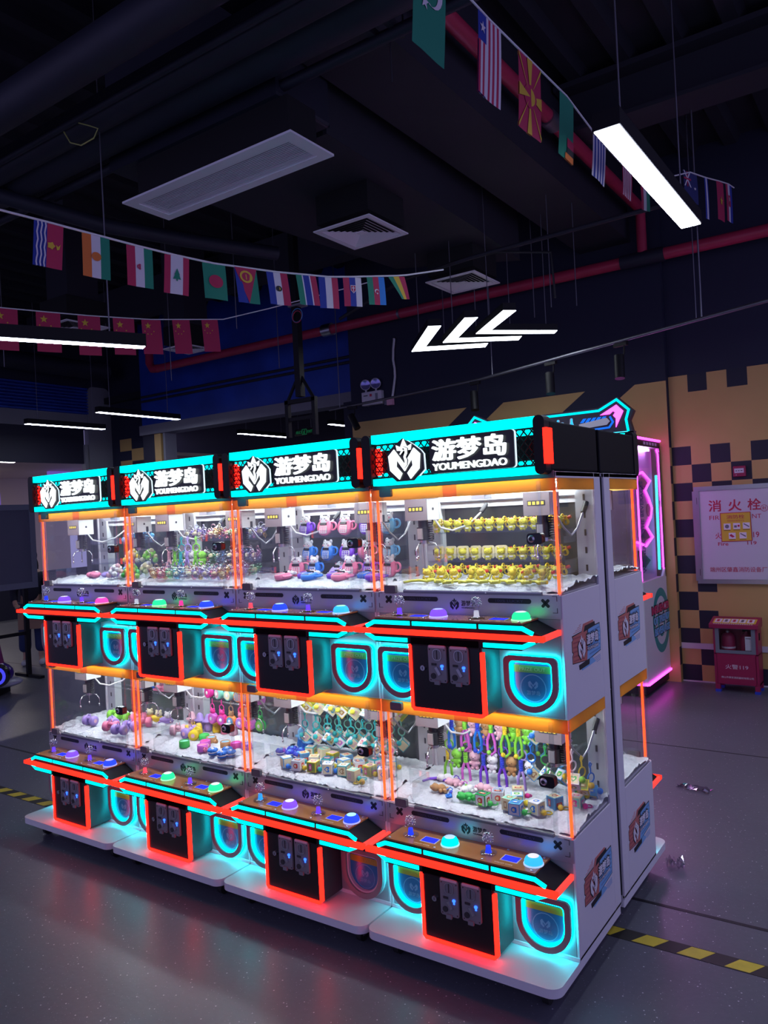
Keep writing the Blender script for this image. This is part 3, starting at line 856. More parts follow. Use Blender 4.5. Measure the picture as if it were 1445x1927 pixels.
def button(col, cap):
    def f(b):
        b.lathe([(0.036, 0.0), (0.036, 0.003), (0.033, 0.005)], (0, 0, 0), 'button_cap_' + col, 20)
        b.lathe([(0.033, 0.005), (0.032, 0.015), (0.027, 0.024), (0.020, 0.029)], (0, 0, 0), 'button_' + col, 20)
        b.lathe([(0.020, 0.029), (0.016, 0.0305), (0.0, 0.031)], (0, 0, 0), 'button_cap_' + cap, 20)
    return f
def display(b):
    b.box(-0.034, 0.034, -0.024, 0.024, 0.0, 0.0012, 'board_text'); b.box(-0.030, 0.030, -0.020, 0.020, 0.0012, 0.0018, 'lcd_blue')
def coin_box(b):
    b.prism(rrect(0.245, 0.545, 0.128, 0.386, 0.006, 3), 'y', -0.135, 0.0, 'box_side')
    b.box(0.252, 0.538, -0.141, -0.135, 0.138, 0.386, 'black_gloss')
    b.box(0.252, 0.538, -0.146, -0.135, 0.370, 0.400, 'black_satin')
def coin_red(b):
    path = [(0.246, 0.372), (0.246, 0.140), (0.255, 0.131), (0.536, 0.131), (0.546, 0.140), (0.546, 0.358)]
    ribbon(b, path, 0.011, -0.146, -0.128, 'led_red')
def coin_slot(b):
    b.prism(rrect(-0.038, 0.038, -0.068, 0.068, 0.008), 'y', -0.150, -0.141, 'coin_grey')
    b.prism(rrect(-0.034, 0.034, 0.058, 0.0675, 0.003), 'y', -0.1508, -0.15, 'off_acrylic')
    b.ring(rrect(-0.018, 0.020, 0.012, 0.055, 0.016, 5), rrect(-0.015, 0.017, 0.015, 0.052, 0.013, 5), 'y', -0.153, -0.15, 'steel')
    b.box(-0.002, 0.001, -0.152, -0.15, 0.018, 0.05, 'coin_dark')
    b.box(-0.024, -0.004, -0.153, -0.15, -0.006, 0.002, 'coin_dark')
    b.prism([(-0.010, -0.014), (0.0, -0.010), (0.016, -0.036), (0.006, -0.042)], 'y', -0.156, -0.15, 'steel')
    b.prism(disc(-0.018, -0.045, 0.011, 12), 'y', -0.153, -0.15, 'coin_dark')
    for x in (-0.031, 0.031):
        for z in (-0.060, 0.052): b.sph((x, -0.15, z), (0.003, 0.002, 0.003), 'coin_dark', 6, 4)
    b.box(-0.012, 0.010, -0.158, -0.15, -0.075, -0.060, 'coin_grey')
def coin_led(b):
    b.prism(rrect(0.014, 0.026, -0.012, -0.002, 0.004), 'y', -0.1535, -0.15, 'coin_led')
    b.box(0.017, 0.023, -0.1525, -0.15, -0.020, -0.014, 'coin_led')
def lock(b):
    b.cyl((0, -0.141, 0), (0, -0.149, 0), 0.010, 'steel', 14); b.box(-0.0015, 0.0015, -0.1495, -0.149, -0.005, 0.005, 'coin_dark')
PZ = dict(zb=0.132, hw=0.104, h=0.200, r=0.02)
def prize_ring(b):
    b.ring(dshape(0, PZ['zb'], 0.104, 0.200, 0.022), dshape(0, PZ['zb'] + 0.022, 0.082, 0.160, 0.016), 'y', -0.028, -0.014, 'grey_ring')
def prize_halo(b):
    b.ring(dshape(0, PZ['zb'] - 0.001, 0.105, 0.202, 0.022), dshape(0, PZ['zb'] + 0.012, 0.092, 0.178, 0.018), 'y', -0.0135, -0.001, 'led_halo')
def prize_halo_off(b):
    b.ring(dshape(0, PZ['zb'] - 0.001, 0.105, 0.202, 0.022), dshape(0, PZ['zb'] + 0.012, 0.092, 0.178, 0.018), 'y', -0.0135, -0.001, 'off_acrylic')
def prize_inner(b):
    b.ring(dshape(0, PZ['zb'] + 0.022, 0.082, 0.160, 0.016), dshape(0, PZ['zb'] + 0.029, 0.075, 0.146, 0.013), 'y', -0.020, -0.002, 'led_ring')
def prize_inner_off(b):
    b.ring(dshape(0, PZ['zb'] + 0.022, 0.082, 0.160, 0.016), dshape(0, PZ['zb'] + 0.029, 0.075, 0.146, 0.013), 'y', -0.020, -0.002, 'off_acrylic')
def prize_flap(band):
    def f(b):
        b.prism(dshape(0, PZ['zb'] + 0.029, 0.075, 0.146, 0.013), 'y', -0.006, -0.001, 'flap_blue')
        b.box(-0.073, 0.073, -0.007, -0.006, 0.270, 0.296, band)
        b.text('PRIZE OUT', -0.05, 0.05, 0.277, 0.289, 'front', 0.007, 0.0005, 'flap_text' if band == 'flap_green' else 'flap_yellow')
        b.ring(disc(0, 0.215, 0.050, 24), disc(0, 0.215, 0.047, 24), 'y', -0.0066, -0.006, 'flap_mark')
        emblem(b, -0.020, 0.020, 0.212, 0.250, 0.006, 0.0008, 'flap_mark', 'flap_blue', sea=False)
        b.text('游梦岛', -0.026, 0.026, 0.190, 0.206, 'front', 0.006, 0.0006, 'flap_mark', 0.015)
    return f
def door_glass(b):
    b.box(0.062, 0.742, -0.012, -0.007, 0.556, 0.958, 'glass')
def door_edge(b):
    b.box(0.729, 0.744, -0.016, -0.006, 0.553, 0.955, 'acrylic')
def door_edge_thin(b):
    b.box(0.060, 0.064, -0.013, -0.006, 0.556, 0.958, 'acrylic')
def door_rail(b):
    b.box(0.145, 0.728, -0.018, -0.004, 0.549, 0.561, 'dull_steel')
    b.box(0.145, 0.728, -0.019, -0.0175, 0.5575, 0.5605, 'steel')
    b.sph((0.51, -0.019, 0.556), 0.003, 'case_white', 8, 5)
def hinge(b):
    b.prism(rrect(-0.027, 0.027, -0.016, 0.016, 0.006, 3), 'y', -0.020, -0.004, 'grey_plate')
def door_lock(b):
    b.prism(rrect(0.694, 0.752, 0.732, 0.772, 0.012, 4), 'y', -0.040, -0.012, 'black_gloss')
    b.lathe([(0.0, 0.004), (0.011, 0.004), (0.013, 0.0)], (0, 0, 0), 'steel', 16, Matrix.Translation((0.711, -0.040, 0.752)) @ Matrix.Rotation(PI / 2, 4, 'X'))
    b.cyl((0.711, -0.0402, 0.752), (0.711, -0.046, 0.752), 0.007, 'motor_black', 12)
def side_glass(b):
    b.box(0, 0.004, 0.008, 0.386, 0.549, 0.965, 'glass')
def valance(b):
    b.box(0.002, 0.34, -0.003, -0.001, 0.918, 0.968, 'amber_film'); b.box(0.34, 0.40, -0.003, -0.001, 0.918, 0.968, 'amber_dark'); b.box(0.40, W - 0.002, -0.003, -0.001, 0.918, 0.968, 'amber_film')
def side_valance(b):
    b.box(-0.001, 0.001, 0.012, 0.386, 0.920, 0.966, 'amber_film')
def corner_tube(b):
    b.cyl((0, 0, 0.553), (0, 0, 0.964), 0.0055, 'led_orange', 10)
def corner_acrylic(b):
    b.box(-0.011, 0.011, -0.010, 0.010, 0.549, 0.966, 'acrylic')
def case_lamp(b):
    b.box(0.06, 0.74, 0.008, 0.03, 0.952, 0.962, 'case_lamp')
    b.box(0.09, 0.71, 0.375, 0.395, 0.952, 0.962, 'case_lamp')
def acrylic_shelf(b):
    b.box(0.090, 0.708, 0.275, 0.41, 0.0, 0.005, 'acrylic'); b.box(0.090, 0.708, 0.272, 0.275, 0.0, 0.035, 'acrylic')
    for x in (0.09, 0.705): b.box(x, x + 0.003, 0.275, 0.40, -0.05, 0.0, 'acrylic')
def hang_rail(b):
    for y in (0.29, 0.36):
        b.cyl((0.10, y, 0), (0.70, y, 0), 0.0045, 'acrylic', 8)
    for x in (0.10, 0.70): b.box(x - 0.004, x + 0.004, 0.28, 0.41, -0.006, 0.006, 'acrylic')
def fluff(b):
    rnd = random.Random(3)
    nx, ny = 60, 32
    vs = []; fs = []
    for j in range(ny + 1):
        for i in range(nx + 1):
            x = 0.0005 + (W - 0.001) * i / nx; y = 0.012 + 0.41 * j / ny
            z = 0.560 + 0.022 * min(1, y / 0.15) + rnd.uniform(-0.005, 0.006) + 0.004 * math.sin(i * 0.9 + j * 0.4) * math.sin(j * 0.8)
            if j in (0, ny): z -= 0.006
            vs.append((x, y, z))
    for j in range(ny):
        for i in range(nx):
            o = j * (nx + 1) + i
            fs.append((o, o + 1, o + nx + 2, o + nx + 1))
    b.add(vs, fs, 'fluff', True)
def chute(b):
    # clear partition walls round a prize chute
    b.box(0.115, 0.119, 0.02, 0.15, 0.556, 0.64, 'acrylic'); b.box(0.02, 0.119, 0.146, 0.15, 0.556, 0.64, 'acrylic')
def chute_right(b):
    b.box(0.655, 0.659, 0.02, 0.15, 0.556, 0.64, 'acrylic'); b.box(0.655, 0.78, 0.146, 0.15, 0.556, 0.64, 'acrylic')
def gantry_rail(b):
    b.cyl((0.05, 0.20, 0.930), (0.75, 0.20, 0.930), 0.005, 'steel', 10); b.cyl((0.05, 0.235, 0.930), (0.75, 0.235, 0.930), 0.004, 'steel', 10)
    b.box(0.36, 0.42, 0.185, 0.25, 0.905, 0.944, 'dull_steel')
def claw_carriage(b):
    b.box(-0.05, 0.05, 0.0, 0.10, 0.0, 0.086, 'case_white')
    b.cyl((0.0505, 0.05, 0.045), (0.052, 0.05, 0.045), 0.006, 'coin_dark', 10)
def claw_plate(b):
    b.box(-0.053, 0.053, -0.004, 0.0, -0.001, 0.088, 'grey_plate')
    b.box(-0.036, 0.036, -0.0048, -0.004, 0.036, 0.056, 'black_print')
    for k in range(4): b.box(-0.032 + k * 0.017, -0.021 + k * 0.017, -0.0054, -0.0048, 0.040, 0.052, 'yellow_print')
def claw_grab(b):
    b.cyl((0, 0.05, 0), (0, 0.05, -0.03), 0.022, 'motor_black', 14)
    b.cyl((0, 0.05, -0.03), (0, 0.05, -0.085), 0.028, 'motor_black', 14)
    b.box(-0.012, 0.012, 0.018, 0.026, -0.08, -0.035, 'coin_grey')
    b.cyl((0, 0.05, -0.085), (0, 0.05, -0.10), 0.018, 'steel', 12)
    for k in range(3):
        a = 0.5 + k * 2 * PI / 3
        u, v = math.cos(a), math.sin(a)
        b.tube([(u * 0.018, 0.05 + v * 0.018, -0.095), (u * 0.045, 0.05 + v * 0.045, -0.10), (u * 0.062, 0.05 + v * 0.062, -0.125), (u * 0.060, 0.05 + v * 0.060, -0.155)], 0.0028, 'chrome', 6)
        b.sph((u * 0.060, 0.05 + v * 0.060, -0.160), (0.005, 0.005, 0.009), 'chrome', 8, 5)
    for k in range(9):
        b.torus((0.034, 0.05, -0.012 - 0.009 * k), 0.009, 0.0034, 'cable_black', 'z', 10, 5)
def claw_hose(b):
    b.tube([(0.052, 0.06, 0.0), (0.065, 0.08, -0.035), (0.10, 0.12, -0.05), (0.145, 0.18, -0.03), (0.175, 0.24, 0.02), (0.185, 0.27, 0.05)], 0.0045, 'cord_white', 8)
    b.cyl((0.175, 0.24, 0.02), (0.19, 0.285, 0.065), 0.010, 'cable_black', 8)
def claw_hose_back(b):
    b.tube([(0.045, 0.07, 0.0), (0.060, 0.10, -0.05), (0.075, 0.14, -0.085), (0.085, 0.18, -0.06), (0.095, 0.225, 0.0), (0.10, 0.25, 0.03)], 0.0045, 'steel', 8)
    b.cyl((0.095, 0.225, 0.0), (0.10, 0.255, 0.04), 0.010, 'cable_black', 8)
    b.cyl((0.045, 0.07, 0.0), (0.045, 0.07, 0.03), 0.010, 'cable_black', 8)
def caster(b):
    b.cyl((-0.012, 0, 0.028), (0.012, 0, 0.028), 0.028, 'rubber', 16); b.box(-0.016, 0.016, -0.014, 0.014, 0.05, 0.086, 'dull_steel'); b.box(-0.017, -0.013, -0.012, 0.012, 0.025, 0.06, 'dull_steel'); b.box(0.013, 0.017, -0.012, 0.012, 0.025, 0.06, 'dull_steel')
def base_plate(b):
    r = 0.045
    pts = arc(W - 0.003 - r, -0.195 + r, r, -90, 0, 8) + [(W - 0.003, 0.455), (0.003, 0.455)] + arc(0.003 + r, -0.195 + r, r, 180, 270, 8)
    b.prism(pts, 'z', 0.086, 0.118, 'coat_base')
def sticker(b):
    X = 0.0006
    def P(pts, m, d=0.0006): b.prism(pts, 'x', 0, d, m)
    P([(0.0, 0.012), (0.15, 0.0), (0.15, 0.118), (0.004, 0.112), (0.012, 0.098), (0.0, 0.092), (0.0, 0.055), (0.010, 0.048), (0.0, 0.040)], 'black_print', 0.0005)
    P([(0.003, 0.015), (0.155, 0.002), (0.155, 0.116), (0.01, 0.108), (0.016, 0.098), (0.004, 0.09), (0.004, 0.058), (0.014, 0.048), (0.004, 0.039)], 'sticker_red', 0.0008)
    P([(0.15, -0.002), (0.297, 0.014), (0.300, 0.045), (0.303, 0.09), (0.297, 0.122), (0.16, 0.119)], 'black_print', 0.0005)
    P([(0.145, 0.002), (0.293, 0.017), (0.296, 0.045), (0.299, 0.09), (0.293, 0.118), (0.17, 0.115)], 'sticker_blue', 0.0009)
    for k in range(6):
        z = 0.018 + k * 0.016
        P([(0.012, z), (0.10, z - 0.003), (0.10, z + 0.003), (0.012, z + 0.006)], 'sticker_red_dark', 0.0011)
        P([(0.17, z - 0.002), (0.29, z + 0.004), (0.29, z + 0.010), (0.17, z + 0.004)], 'sticker_blue_dark', 0.0011)
    P([(0.10, 0.112), (0.235, 0.120), (0.225, 0.142), (0.12, 0.140)], 'sticker_red', 0.0012)
    P([(0.12, 0.110), (0.245, 0.118), (0.24, 0.134), (0.135, 0.131)], 'black_print', 0.0014)
    P([(0.07, -0.004), (0.20, 0.004), (0.235, -0.018), (0.09, -0.026)], 'sticker_blue', 0.0012)
    P([(0.06, -0.002), (0.17, 0.004), (0.165, -0.016), (0.065, -0.02)], 'black_print', 0.0014)
    for k in range(4):
        P([(0.02 + 0.02 * k, 0.118 + 0.007 * k), (0.10, 0.121 + 0.007 * k), (0.10, 0.1225 + 0.007 * k), (0.02 + 0.02 * k, 0.1195 + 0.007 * k)], 'sticker_red', 0.0008)
        P([(0.215 + 0.01 * k, -0.006 - 0.006 * k), (0.29, -0.002 - 0.006 * k), (0.29, -0.0005 - 0.006 * k), (0.215 + 0.01 * k, -0.0045 - 0.006 * k)], 'sticker_blue_dark', 0.0008)
    emblem(b, 0.050, 0.138, 0.012, 0.108, 0.0006, 0.0012, 'black_print', 'black_print', 'right', False)
    emblem(b, 0.056, 0.132, 0.017, 0.103, 0.0012, 0.0012, 'sticker_white', 'black_print', 'right')
    b.text('游梦岛', 0.141, 0.276, 0.052, 0.102, 'right', 0.0010, 0.0006, 'black_print', 0.09)
    b.text('游梦岛', 0.147, 0.270, 0.058, 0.096, 'right', 0.0012, 0.0010, 'sticker_white', 0.03)
    b.text('YOUMENGDAO', 0.145, 0.272, 0.034, 0.049, 'right', 0.0010, 0.0006, 'black_print', 0.05)
    b.text('YOUMENGDAO', 0.147, 0.270, 0.036, 0.047, 'right', 0.0012, 0.0010, 'sticker_white', 0.01)

def claw_machine(label, loc, rz, buttons, sticks, unlit=(), left_pane=False):
    t = thing('claw_machine', label, 'claw machine', loc, (0, 0, rz), 'double-deck claw machines')
    part('cabinet', t, 'cabinet', cabinet_mesh, bevel=0.002, seg=1)
    bp = part('back_panel', t, 'back', back_mesh)
    bs = part('base_plate', t, 'base', base_plate, bevel=0.006)
    for x in (0.09, 0.71):
        for y in (-0.09, 0.38): part('caster', bs, 'caster', caster, (x, y, 0))
    h = part('header', t, 'hbox', header_box, bevel=0.006)
    for x0 in (0.008, 0.748): part('corner_bracket', h, 'hcorner', header_corner, (x0, 0, 0))
    for z0, z1 in ((2.002, 2.036), (1.834, 1.861)):
        part('light_bar', h, ('hbar', z0), lambda b: b.box(0.055, 0.752, -0.058, -0.020, z0, z1, 'led_teal'))
    for z0, z1 in ((1.974, 1.994), (1.868, 1.884)):
        part('backlight', h, ('hbl', z0), lambda b: b.box(0.060, 0.750, -0.030, -0.020, z0, z1, 'led_teal_soft'))
    for x0 in (0.056, 0.742):
        part('side_light', h, ('hsl', x0), lambda b: [b.box(x0, x0 + 0.022, -0.032, -0.020, 1.876 + k * 0.019, 1.889 + k * 0.019, 'led_red') for k in range(6)])
    for x0 in (0.784,):
        part('end_light', h, ('hel', x0), lambda b: b.box(x0, x0 + 0.014, -0.064, -0.012, 1.868, 1.992, 'led_red'))
    part('mesh_grille', h, 'hgrille', grille)
    part('crest_plate', h, 'hcrestp', crest_plate)
    part('crest', h, 'hcrest', lambda b: emblem(b, 0.136, 0.288, 1.852, 2.008, 0.062, 0.006, 'sign_white', 'black_gloss'))
    part('text_plate', h, 'htextp', text_plate)
    part('lettering', h, 'htext', sign_text); part('lettering', h, 'hname', sign_name)
    for lv in (0, 1):
        dz = UPZ * lv
        fp = part('front_strip', t, 'fstrip', front_strip, (0, 0, dz))
        for x in (0.21, 0.598): part('lucky_badge', fp, 'pill', pill, (x, 0, 0.5265))
        for x in (0.066, 0.738): part('cross_mark', fp, 'cross', cross, (x, 0, 0.521))
        part('corner_mark', fp, 'cmark', corner_mark, (0.018, 0, 0.487)); part('corner_mark', fp, 'cmark', corner_mark, (0.782, 0, 0.547), (0, PI, 0))
        part('crest', fp, 'fcrest', strip_crest); part('lettering', fp, 'ftext', strip_text)
        cp = part('control_panel', t, 'console', console, (0, 0, dz), bevel=0.003)
        for k, p in enumerate(LIT): part('light_strip', cp, ('lit', k), lambda b: ribbon(b, p, 0.0155, -0.149, -0.145, 'led_teal'))
        part('red_light_bar', cp, 'redbar', red_bar)
        part('top_board', cp, 'board', board)
        for x, y in ((0.10, -0.13), (0.30, -0.13), (0.50, -0.13), (0.69, -0.13), (0.69, -0.02), (0.10, -0.02), (0.55, -0.02)): part('screw', cp, 'bscrew', board_screw, (x, y, 0.470))
        for k, x in enumerate((0.163, 0.499)): part('joystick', cp, ('joy', sticks[lv][k]), joystick(sticks[lv][k]), (x, -0.078, 0.470))
        for k, x in enumerate((0.338, 0.675)): part('push_button', cp, ('btn', buttons[lv][k]), button(*buttons[lv][k]), (x, -0.078, 0.470), label='lit dome button')
        for x in (0.253, 0.590): part('display', cp, 'lcd', display, (x, -0.082, 0.470))
        cb = part('coin_door', t, 'coinbox', coin_box, (0, 0, dz))
        part('light_frame', cb, 'coinred', coin_red)
        for x in (0.366, 0.456):
            part('coin_slot', cb, 'coinslot', coin_slot, (x, 0, 0.308)); part('coin_light', cb, 'coinled', coin_led, (x, 0, 0.308))
        part('lock', cb, 'lock', lock, (0.300, 0, 0.288))
        for k, x in enumerate((0.116, 0.675)):
            off = (lv, k) in unlit
            pr = part('prize_door', t, 'pring', prize_ring, (x, 0, dz))
            part('halo_light', pr, 'phalo_off' if off else 'phalo', prize_halo_off if off else prize_halo)
            part('inner_light', pr, 'pin_off' if off else 'pin', prize_inner_off if off else prize_inner)
            part('flap', pr, 'flap%d' % lv, prize_flap('flap_green' if lv else 'flap_yellow'))
        d = part('glass_door', t, 'dglass', door_glass, (0, 0, dz))
        part('door_edge', d, 'dedge', door_edge); part('door_edge', d, 'dedge2', door_edge_thin); part('bottom_rail', d, 'drail', door_rail); part('door_lock', d, 'dlock', door_lock)
        for z in (0.562, 0.949): part('hinge', d, 'hinge', hinge, (0.082, 0, z))
        for x in ((0.003,) if left_pane else ()) + (W - 0.008,):
            part('side_window', t, 'sglass', side_glass, (x, 0, dz))
            part('side_valance', t, 'sval', side_valance, (x + 0.002 + (0.004 if x > 0.4 else -0.004), 0, dz))
        part('valance', t, 'valance', valance, (0, 0, dz), label='amber film band along the top of the window')
        for x in (0.024, 0.786):
            ca = part('corner_post', t, 'cacr', corner_acrylic, (x, 0.010, dz))
            part('light_tube', ca, 'ctube', corner_tube)
        part('case_lamp', t, 'clamp', case_lamp, (0, 0, dz))
        part('bed', t, 'fluff', fluff, (0, 0, dz), label='white fluffy filling')
        part('chute', t, 'chute', chute, (0, 0, dz)); part('chute', t, 'chuteR', chute_right, (0, 0, dz))
        part('gantry_rail', t, 'gantry', gantry_rail, (0, 0, dz))
        for x in (0.125, 0.66):
            c = part('claw', t, 'ccar', claw_carriage, (x, 0.14, 0.832 + dz))
            part('name_plate', c, 'cplate', claw_plate); part('grab', c, 'cgrab', claw_grab); part('hose', c, 'chose' if x < 0.4 else 'chose2', claw_hose if x < 0.4 else claw_hose_back)
        if lv:
            for z in (0.648, 0.768): part('shelf', t, 'shelf', acrylic_shelf, (0, 0, z + dz))
        else:
            for z in (0.765, 0.915): part('hanging_rail', t, 'hrail', hang_rail, (0, 0, z))
    return t
MX = [0.0, 0.8, 1.6, 2.4]
BT = [((('violet', 'blue'), ('blue', 'violet')), (('violet', 'white'), ('pink', 'white'))),
      ((('green', 'white'), ('green', 'white')), (('green', 'white'), ('blue', 'cyan'))),
      ((('violet', 'white'), ('blue', 'teal')), (('blue', 'cyan'), ('cyan', 'green'))),
      ((('teal', 'cyan'), ('cyan', 'white')), (('violet', 'blue'), ('green', 'white')))]
ST = [(('violet', 'violet'), ('blue', 'violet')), (('red', 'violet'), ('white', 'pink')), (('cyan', 'violet'), ('red', 'violet')), (('blue', 'blue'), ('violet', 'white'))]
ML = ['double-deck claw machine at the far end of the row, dumbbell toys in its lower case',
      'double-deck claw machine with cup toys below, second from the far end of the row',
      'double-deck claw machine with keypad purses above, beside the one with yellow bears',
      'double-deck claw machine nearest the viewer, yellow bears on its upper shelves']
for m in range(4):
    claw_machine(ML[m], (MX[m], 0, 0), 0, BT[m], ST[m], unlit=((0, 1),) if m == 2 else (), left_pane=(m == 0))
    if m == 3: pass
rear = claw_machine('double-deck claw machine turned away, back to back with the nearest machine', (3.198, 0.955, 0), PI, BT[1], ST[1], left_pane=True)
# side stickers on the two end panels
MROOT = [o for o in COL.objects if o.name.startswith('claw_machine')]
for k_, z in enumerate((1.138, 0.270)):
    part('side_sticker', MROOT[3], 'sticker', sticker, (W, 0.068, z))
    part('side_sticker', rear, 'sticker', sticker, (0.0, 0.370, z), (0, 0, PI))

# ------------------------------------------------------------------ things on the walls
# fire hydrant cabinet door
t = thing('hydrant_cabinet', 'white fire hydrant cabinet door with an aluminium frame and red writing on the wall', 'fire cabinet', (0, 0, 0))
part('door_panel', t, None, lambda b: b.box(2.55, 3.32, 4.965, 4.996, 0.95, 1.80, 'board_white'))
fr = part('frame', t, None, lambda b: (b.ring([(2.53, 0.925), (3.34, 0.925), (3.34, 1.82), (2.53, 1.82)], [(2.575, 0.965), (3.295, 0.965), (3.295, 1.78), (2.575, 1.78)], 'y', 4.955, 4.996, 'alu'), b.box(2.515, 2.535, 4.958, 4.996, 0.95, 1.78, 'alu')))
part('hinge', fr, None, lambda b: b.box(2.553, 2.556, 4.953, 4.956, 1.66, 1.72, 'coin_dark')); part('hinge', fr, None, lambda b: b.box(2.553, 2.556, 4.953, 4.956, 1.0, 1.06, 'coin_dark'))
def htext(b):
    for s, x0, x1 in (('消', 2.653, 2.763), ('火', 2.822, 2.932), ('栓', 2.982, 3.092)):
        b.text(s, x0, x1, 1.585, 1.690, 'front', -4.965, 0.001, 'red_print', 0.02)
    b.text('FIRE', 2.656, 2.775, 1.51, 1.548, 'front', -4.965, 0.001, 'red_print')
    b.text('NT', 3.016, 3.09, 1.513, 1.551, 'front', -4.965, 0.001, 'red_print')
    b.text('火', 2.70, 2.752, 1.335, 1.392, 'front', -4.965, 0.001, 'red_print', 0.01)
    b.text('119', 2.985, 3.066, 1.343, 1.392, 'front', -4.965, 0.001, 'red_print', 0.01)
    b.text('Fire', 2.72, 2.807, 1.272, 1.304, 'front', -4.965, 0.001, 'red_print', 0.015)
    b.text('119', 2.965, 3.041, 1.278, 1.308, 'front', -4.965, 0.001, 'red_print', 0.015)
    b.text('端州区肇鑫消防设备厂', 2.64, 3.118, 1.032, 1.078, 'front', -4.965, 0.001, 'red_print', 0.005)
part('lettering', t, None, htext)
def seal(b):
    b.prism(disc(3.117, 1.601, 0.030), 'y', 4.962, 4.964, 'board_white'); b.ring(disc(3.117, 1.601, 0.030), disc(3.117, 1.601, 0.026), 'y', 4.961, 4.962, 'red_print')
    b.text('封', 3.101, 3.133, 1.587, 1.616, 'front', -4.962, 0.001, 'red_print', 0.015)
part('seal', t, None, seal, label='round red seal sticker')
t = thing('notice', 'yellow fire hydrant instruction sheet stuck on the white cabinet door', 'notice', (0, 0, 0))
def notice(b):
    b.prism([(2.751, 1.306), (3.009, 1.311), (3.005, 1.574), (2.748, 1.570)], 'y', 4.960, 4.962, 'red_print')
    b.prism([(2.757, 1.313), (3.003, 1.317), (2.999, 1.568), (2.754, 1.564)], 'y', 4.959, 4.961, 'notice_yellow')
part('sheet', t, None, notice)
part('lettering', t, None, lambda b: (b.text('消防栓', 2.803, 2.953, 1.514, 1.550, 'front', -4.959, 0.0006, 'red_print', 0.01), b.text('消防栓的使用方法', 2.806, 2.950, 1.489, 1.505, 'front', -4.959, 0.0006, 'red_print')))
for k_, (x, z) in enumerate(((2.776, 1.418), (2.856, 1.420), (2.936, 1.422), (2.815, 1.333), (2.905, 1.335))):
    def pic(b):
        b.box(x, x + 0.058, 4.9582, 4.959, z, z + 0.055, 'sticker_white')
        if k_ == 0: b.prism(disc(x + 0.028, z + 0.028, 0.018, 10), 'y', 4.9576, 4.9582, 'dull_steel')
        elif k_ == 1: b.box(x + 0.008, x + 0.03, 4.9576, 4.9582, z + 0.015, z + 0.035, 'dull_steel'); b.prism(disc(x + 0.045, z + 0.03, 0.01, 8), 'y', 4.9576, 4.9582, 'red_print')
        elif k_ == 3: b.prism([(x + 0.005, z + 0.03), (x + 0.03, z + 0.012), (x + 0.05, z + 0.02), (x + 0.02, z + 0.045)], 'y', 4.9576, 4.9582, 'red_print')
        else: b.prism([(x + 0.005, z + 0.042), (x + 0.05, z + 0.012), (x + 0.053, z + 0.024), (x + 0.01, z + 0.05)], 'y', 4.9576, 4.9582, 'dull_steel')
        b.box(x, x + 0.055, 4.9582, 4.959, z - 0.010, z - 0.006, 'black_print')
    part('picture', t, None, pic)
t = thing('fire_alarm_call_point', 'small red manual fire alarm box on a dark wall check above the cabinet', 'fire alarm', (0, 0, 0))
part('box', t, None, lambda b: b.box(2.876, 2.982, 4.965, 4.996, 1.892, 1.988, 'fire_red'), bevel=0.006)
part('window', t, None, lambda b: (b.box(2.888, 2.966, 4.962, 4.966, 1.925, 1.966, 'board_white'), b.box(2.898, 2.912, 4.961, 4.962, 1.942, 1.948, 'black_print'), b.box(2.922, 2.930, 4.961, 4.962, 1.941, 1.949, 'black_print'), b.box(2.940, 2.956, 4.961, 4.962, 1.942, 1.948, 'black_print')))
part('button', t, None, lambda b: b.box(2.898, 2.906, 4.962, 4.965, 1.905, 1.911, 'board_white'))
# extinguisher box
t = thing('extinguisher_cabinet', 'red fire extinguisher box with a grey-framed window standing before the chequered wall', 'fire extinguisher box', (0, 0, 0))
X0, X1, Y0, Y1 = 2.695, 3.055, 4.68, 4.88
def ebody(b):
    b.box(X0, X0 + 0.022, Y0, Y1, 0.07, 0.575, 'fire_red'); b.box(X1 - 0.022, X1, Y0, Y1, 0.07, 0.575, 'fire_red')
    b.box(X0, X1, Y1 - 0.01, Y1, 0.07, 0.60, 'fire_red'); b.box(X0, X1, Y0 + 0.004, Y1, 0.07, 0.09, 'fire_red')
    b.box(X0, X1, Y0, Y1 - 0.01, 0.33, 0.345, 'fire_red')
    for x in (X0, X1 - 0.04):
        for y in (Y0, Y1 - 0.04): b.box(x, x + 0.04, y, y + 0.04, 0.022, 0.07, 'fire_red')
part('body', t, None, ebody, bevel=0.003)
part('front_door', t, None, lambda b: b.box(X0 + 0.024, X1 - 0.024, Y0 - 0.004, Y0 + 0.008, 0.075, 0.34, 'fire_red'))
part('lid', t, None, lambda b: b.prism([(Y0 - 0.03, 0.565), (Y1, 0.565), (Y1, 0.640), (Y1 - 0.04, 0.640), (Y0 - 0.03, 0.600)], 'x', X0 - 0.025, X1 + 0.012, 'fire_red'), bevel=0.003)
def lidlabel(b):
    M = Matrix.Translation((0, Y0 - 0.03, 0.6005)) @ Matrix.Rotation(math.atan2(0.040, 0.19), 4, 'X')
    b.box(X0, X1 - 0.01, 0.03, 0.15, 0, 0.001, 'notice_yellow', M)
    for k in range(5): b.box(X0 + 0.012 + k * 0.066, X0 + 0.068 + k * 0.066, 0.05, 0.14, 0.001, 0.0016, 'sticker_white', M); b.box(X0 + 0.028 + k * 0.066, X0 + 0.050 + k * 0.066, 0.07, 0.125, 0.0016, 0.0022, 'dull_steel' if k % 2 else 'red_print', M)
    for k in range(18): b.box(X0 + 0.01 + k * 0.018, X0 + 0.022 + k * 0.018, 0.010, 0.022, 0, 0.001, 'board_white', M)
part('label', t, None, lidlabel, label='yellow label strip with small pictures')
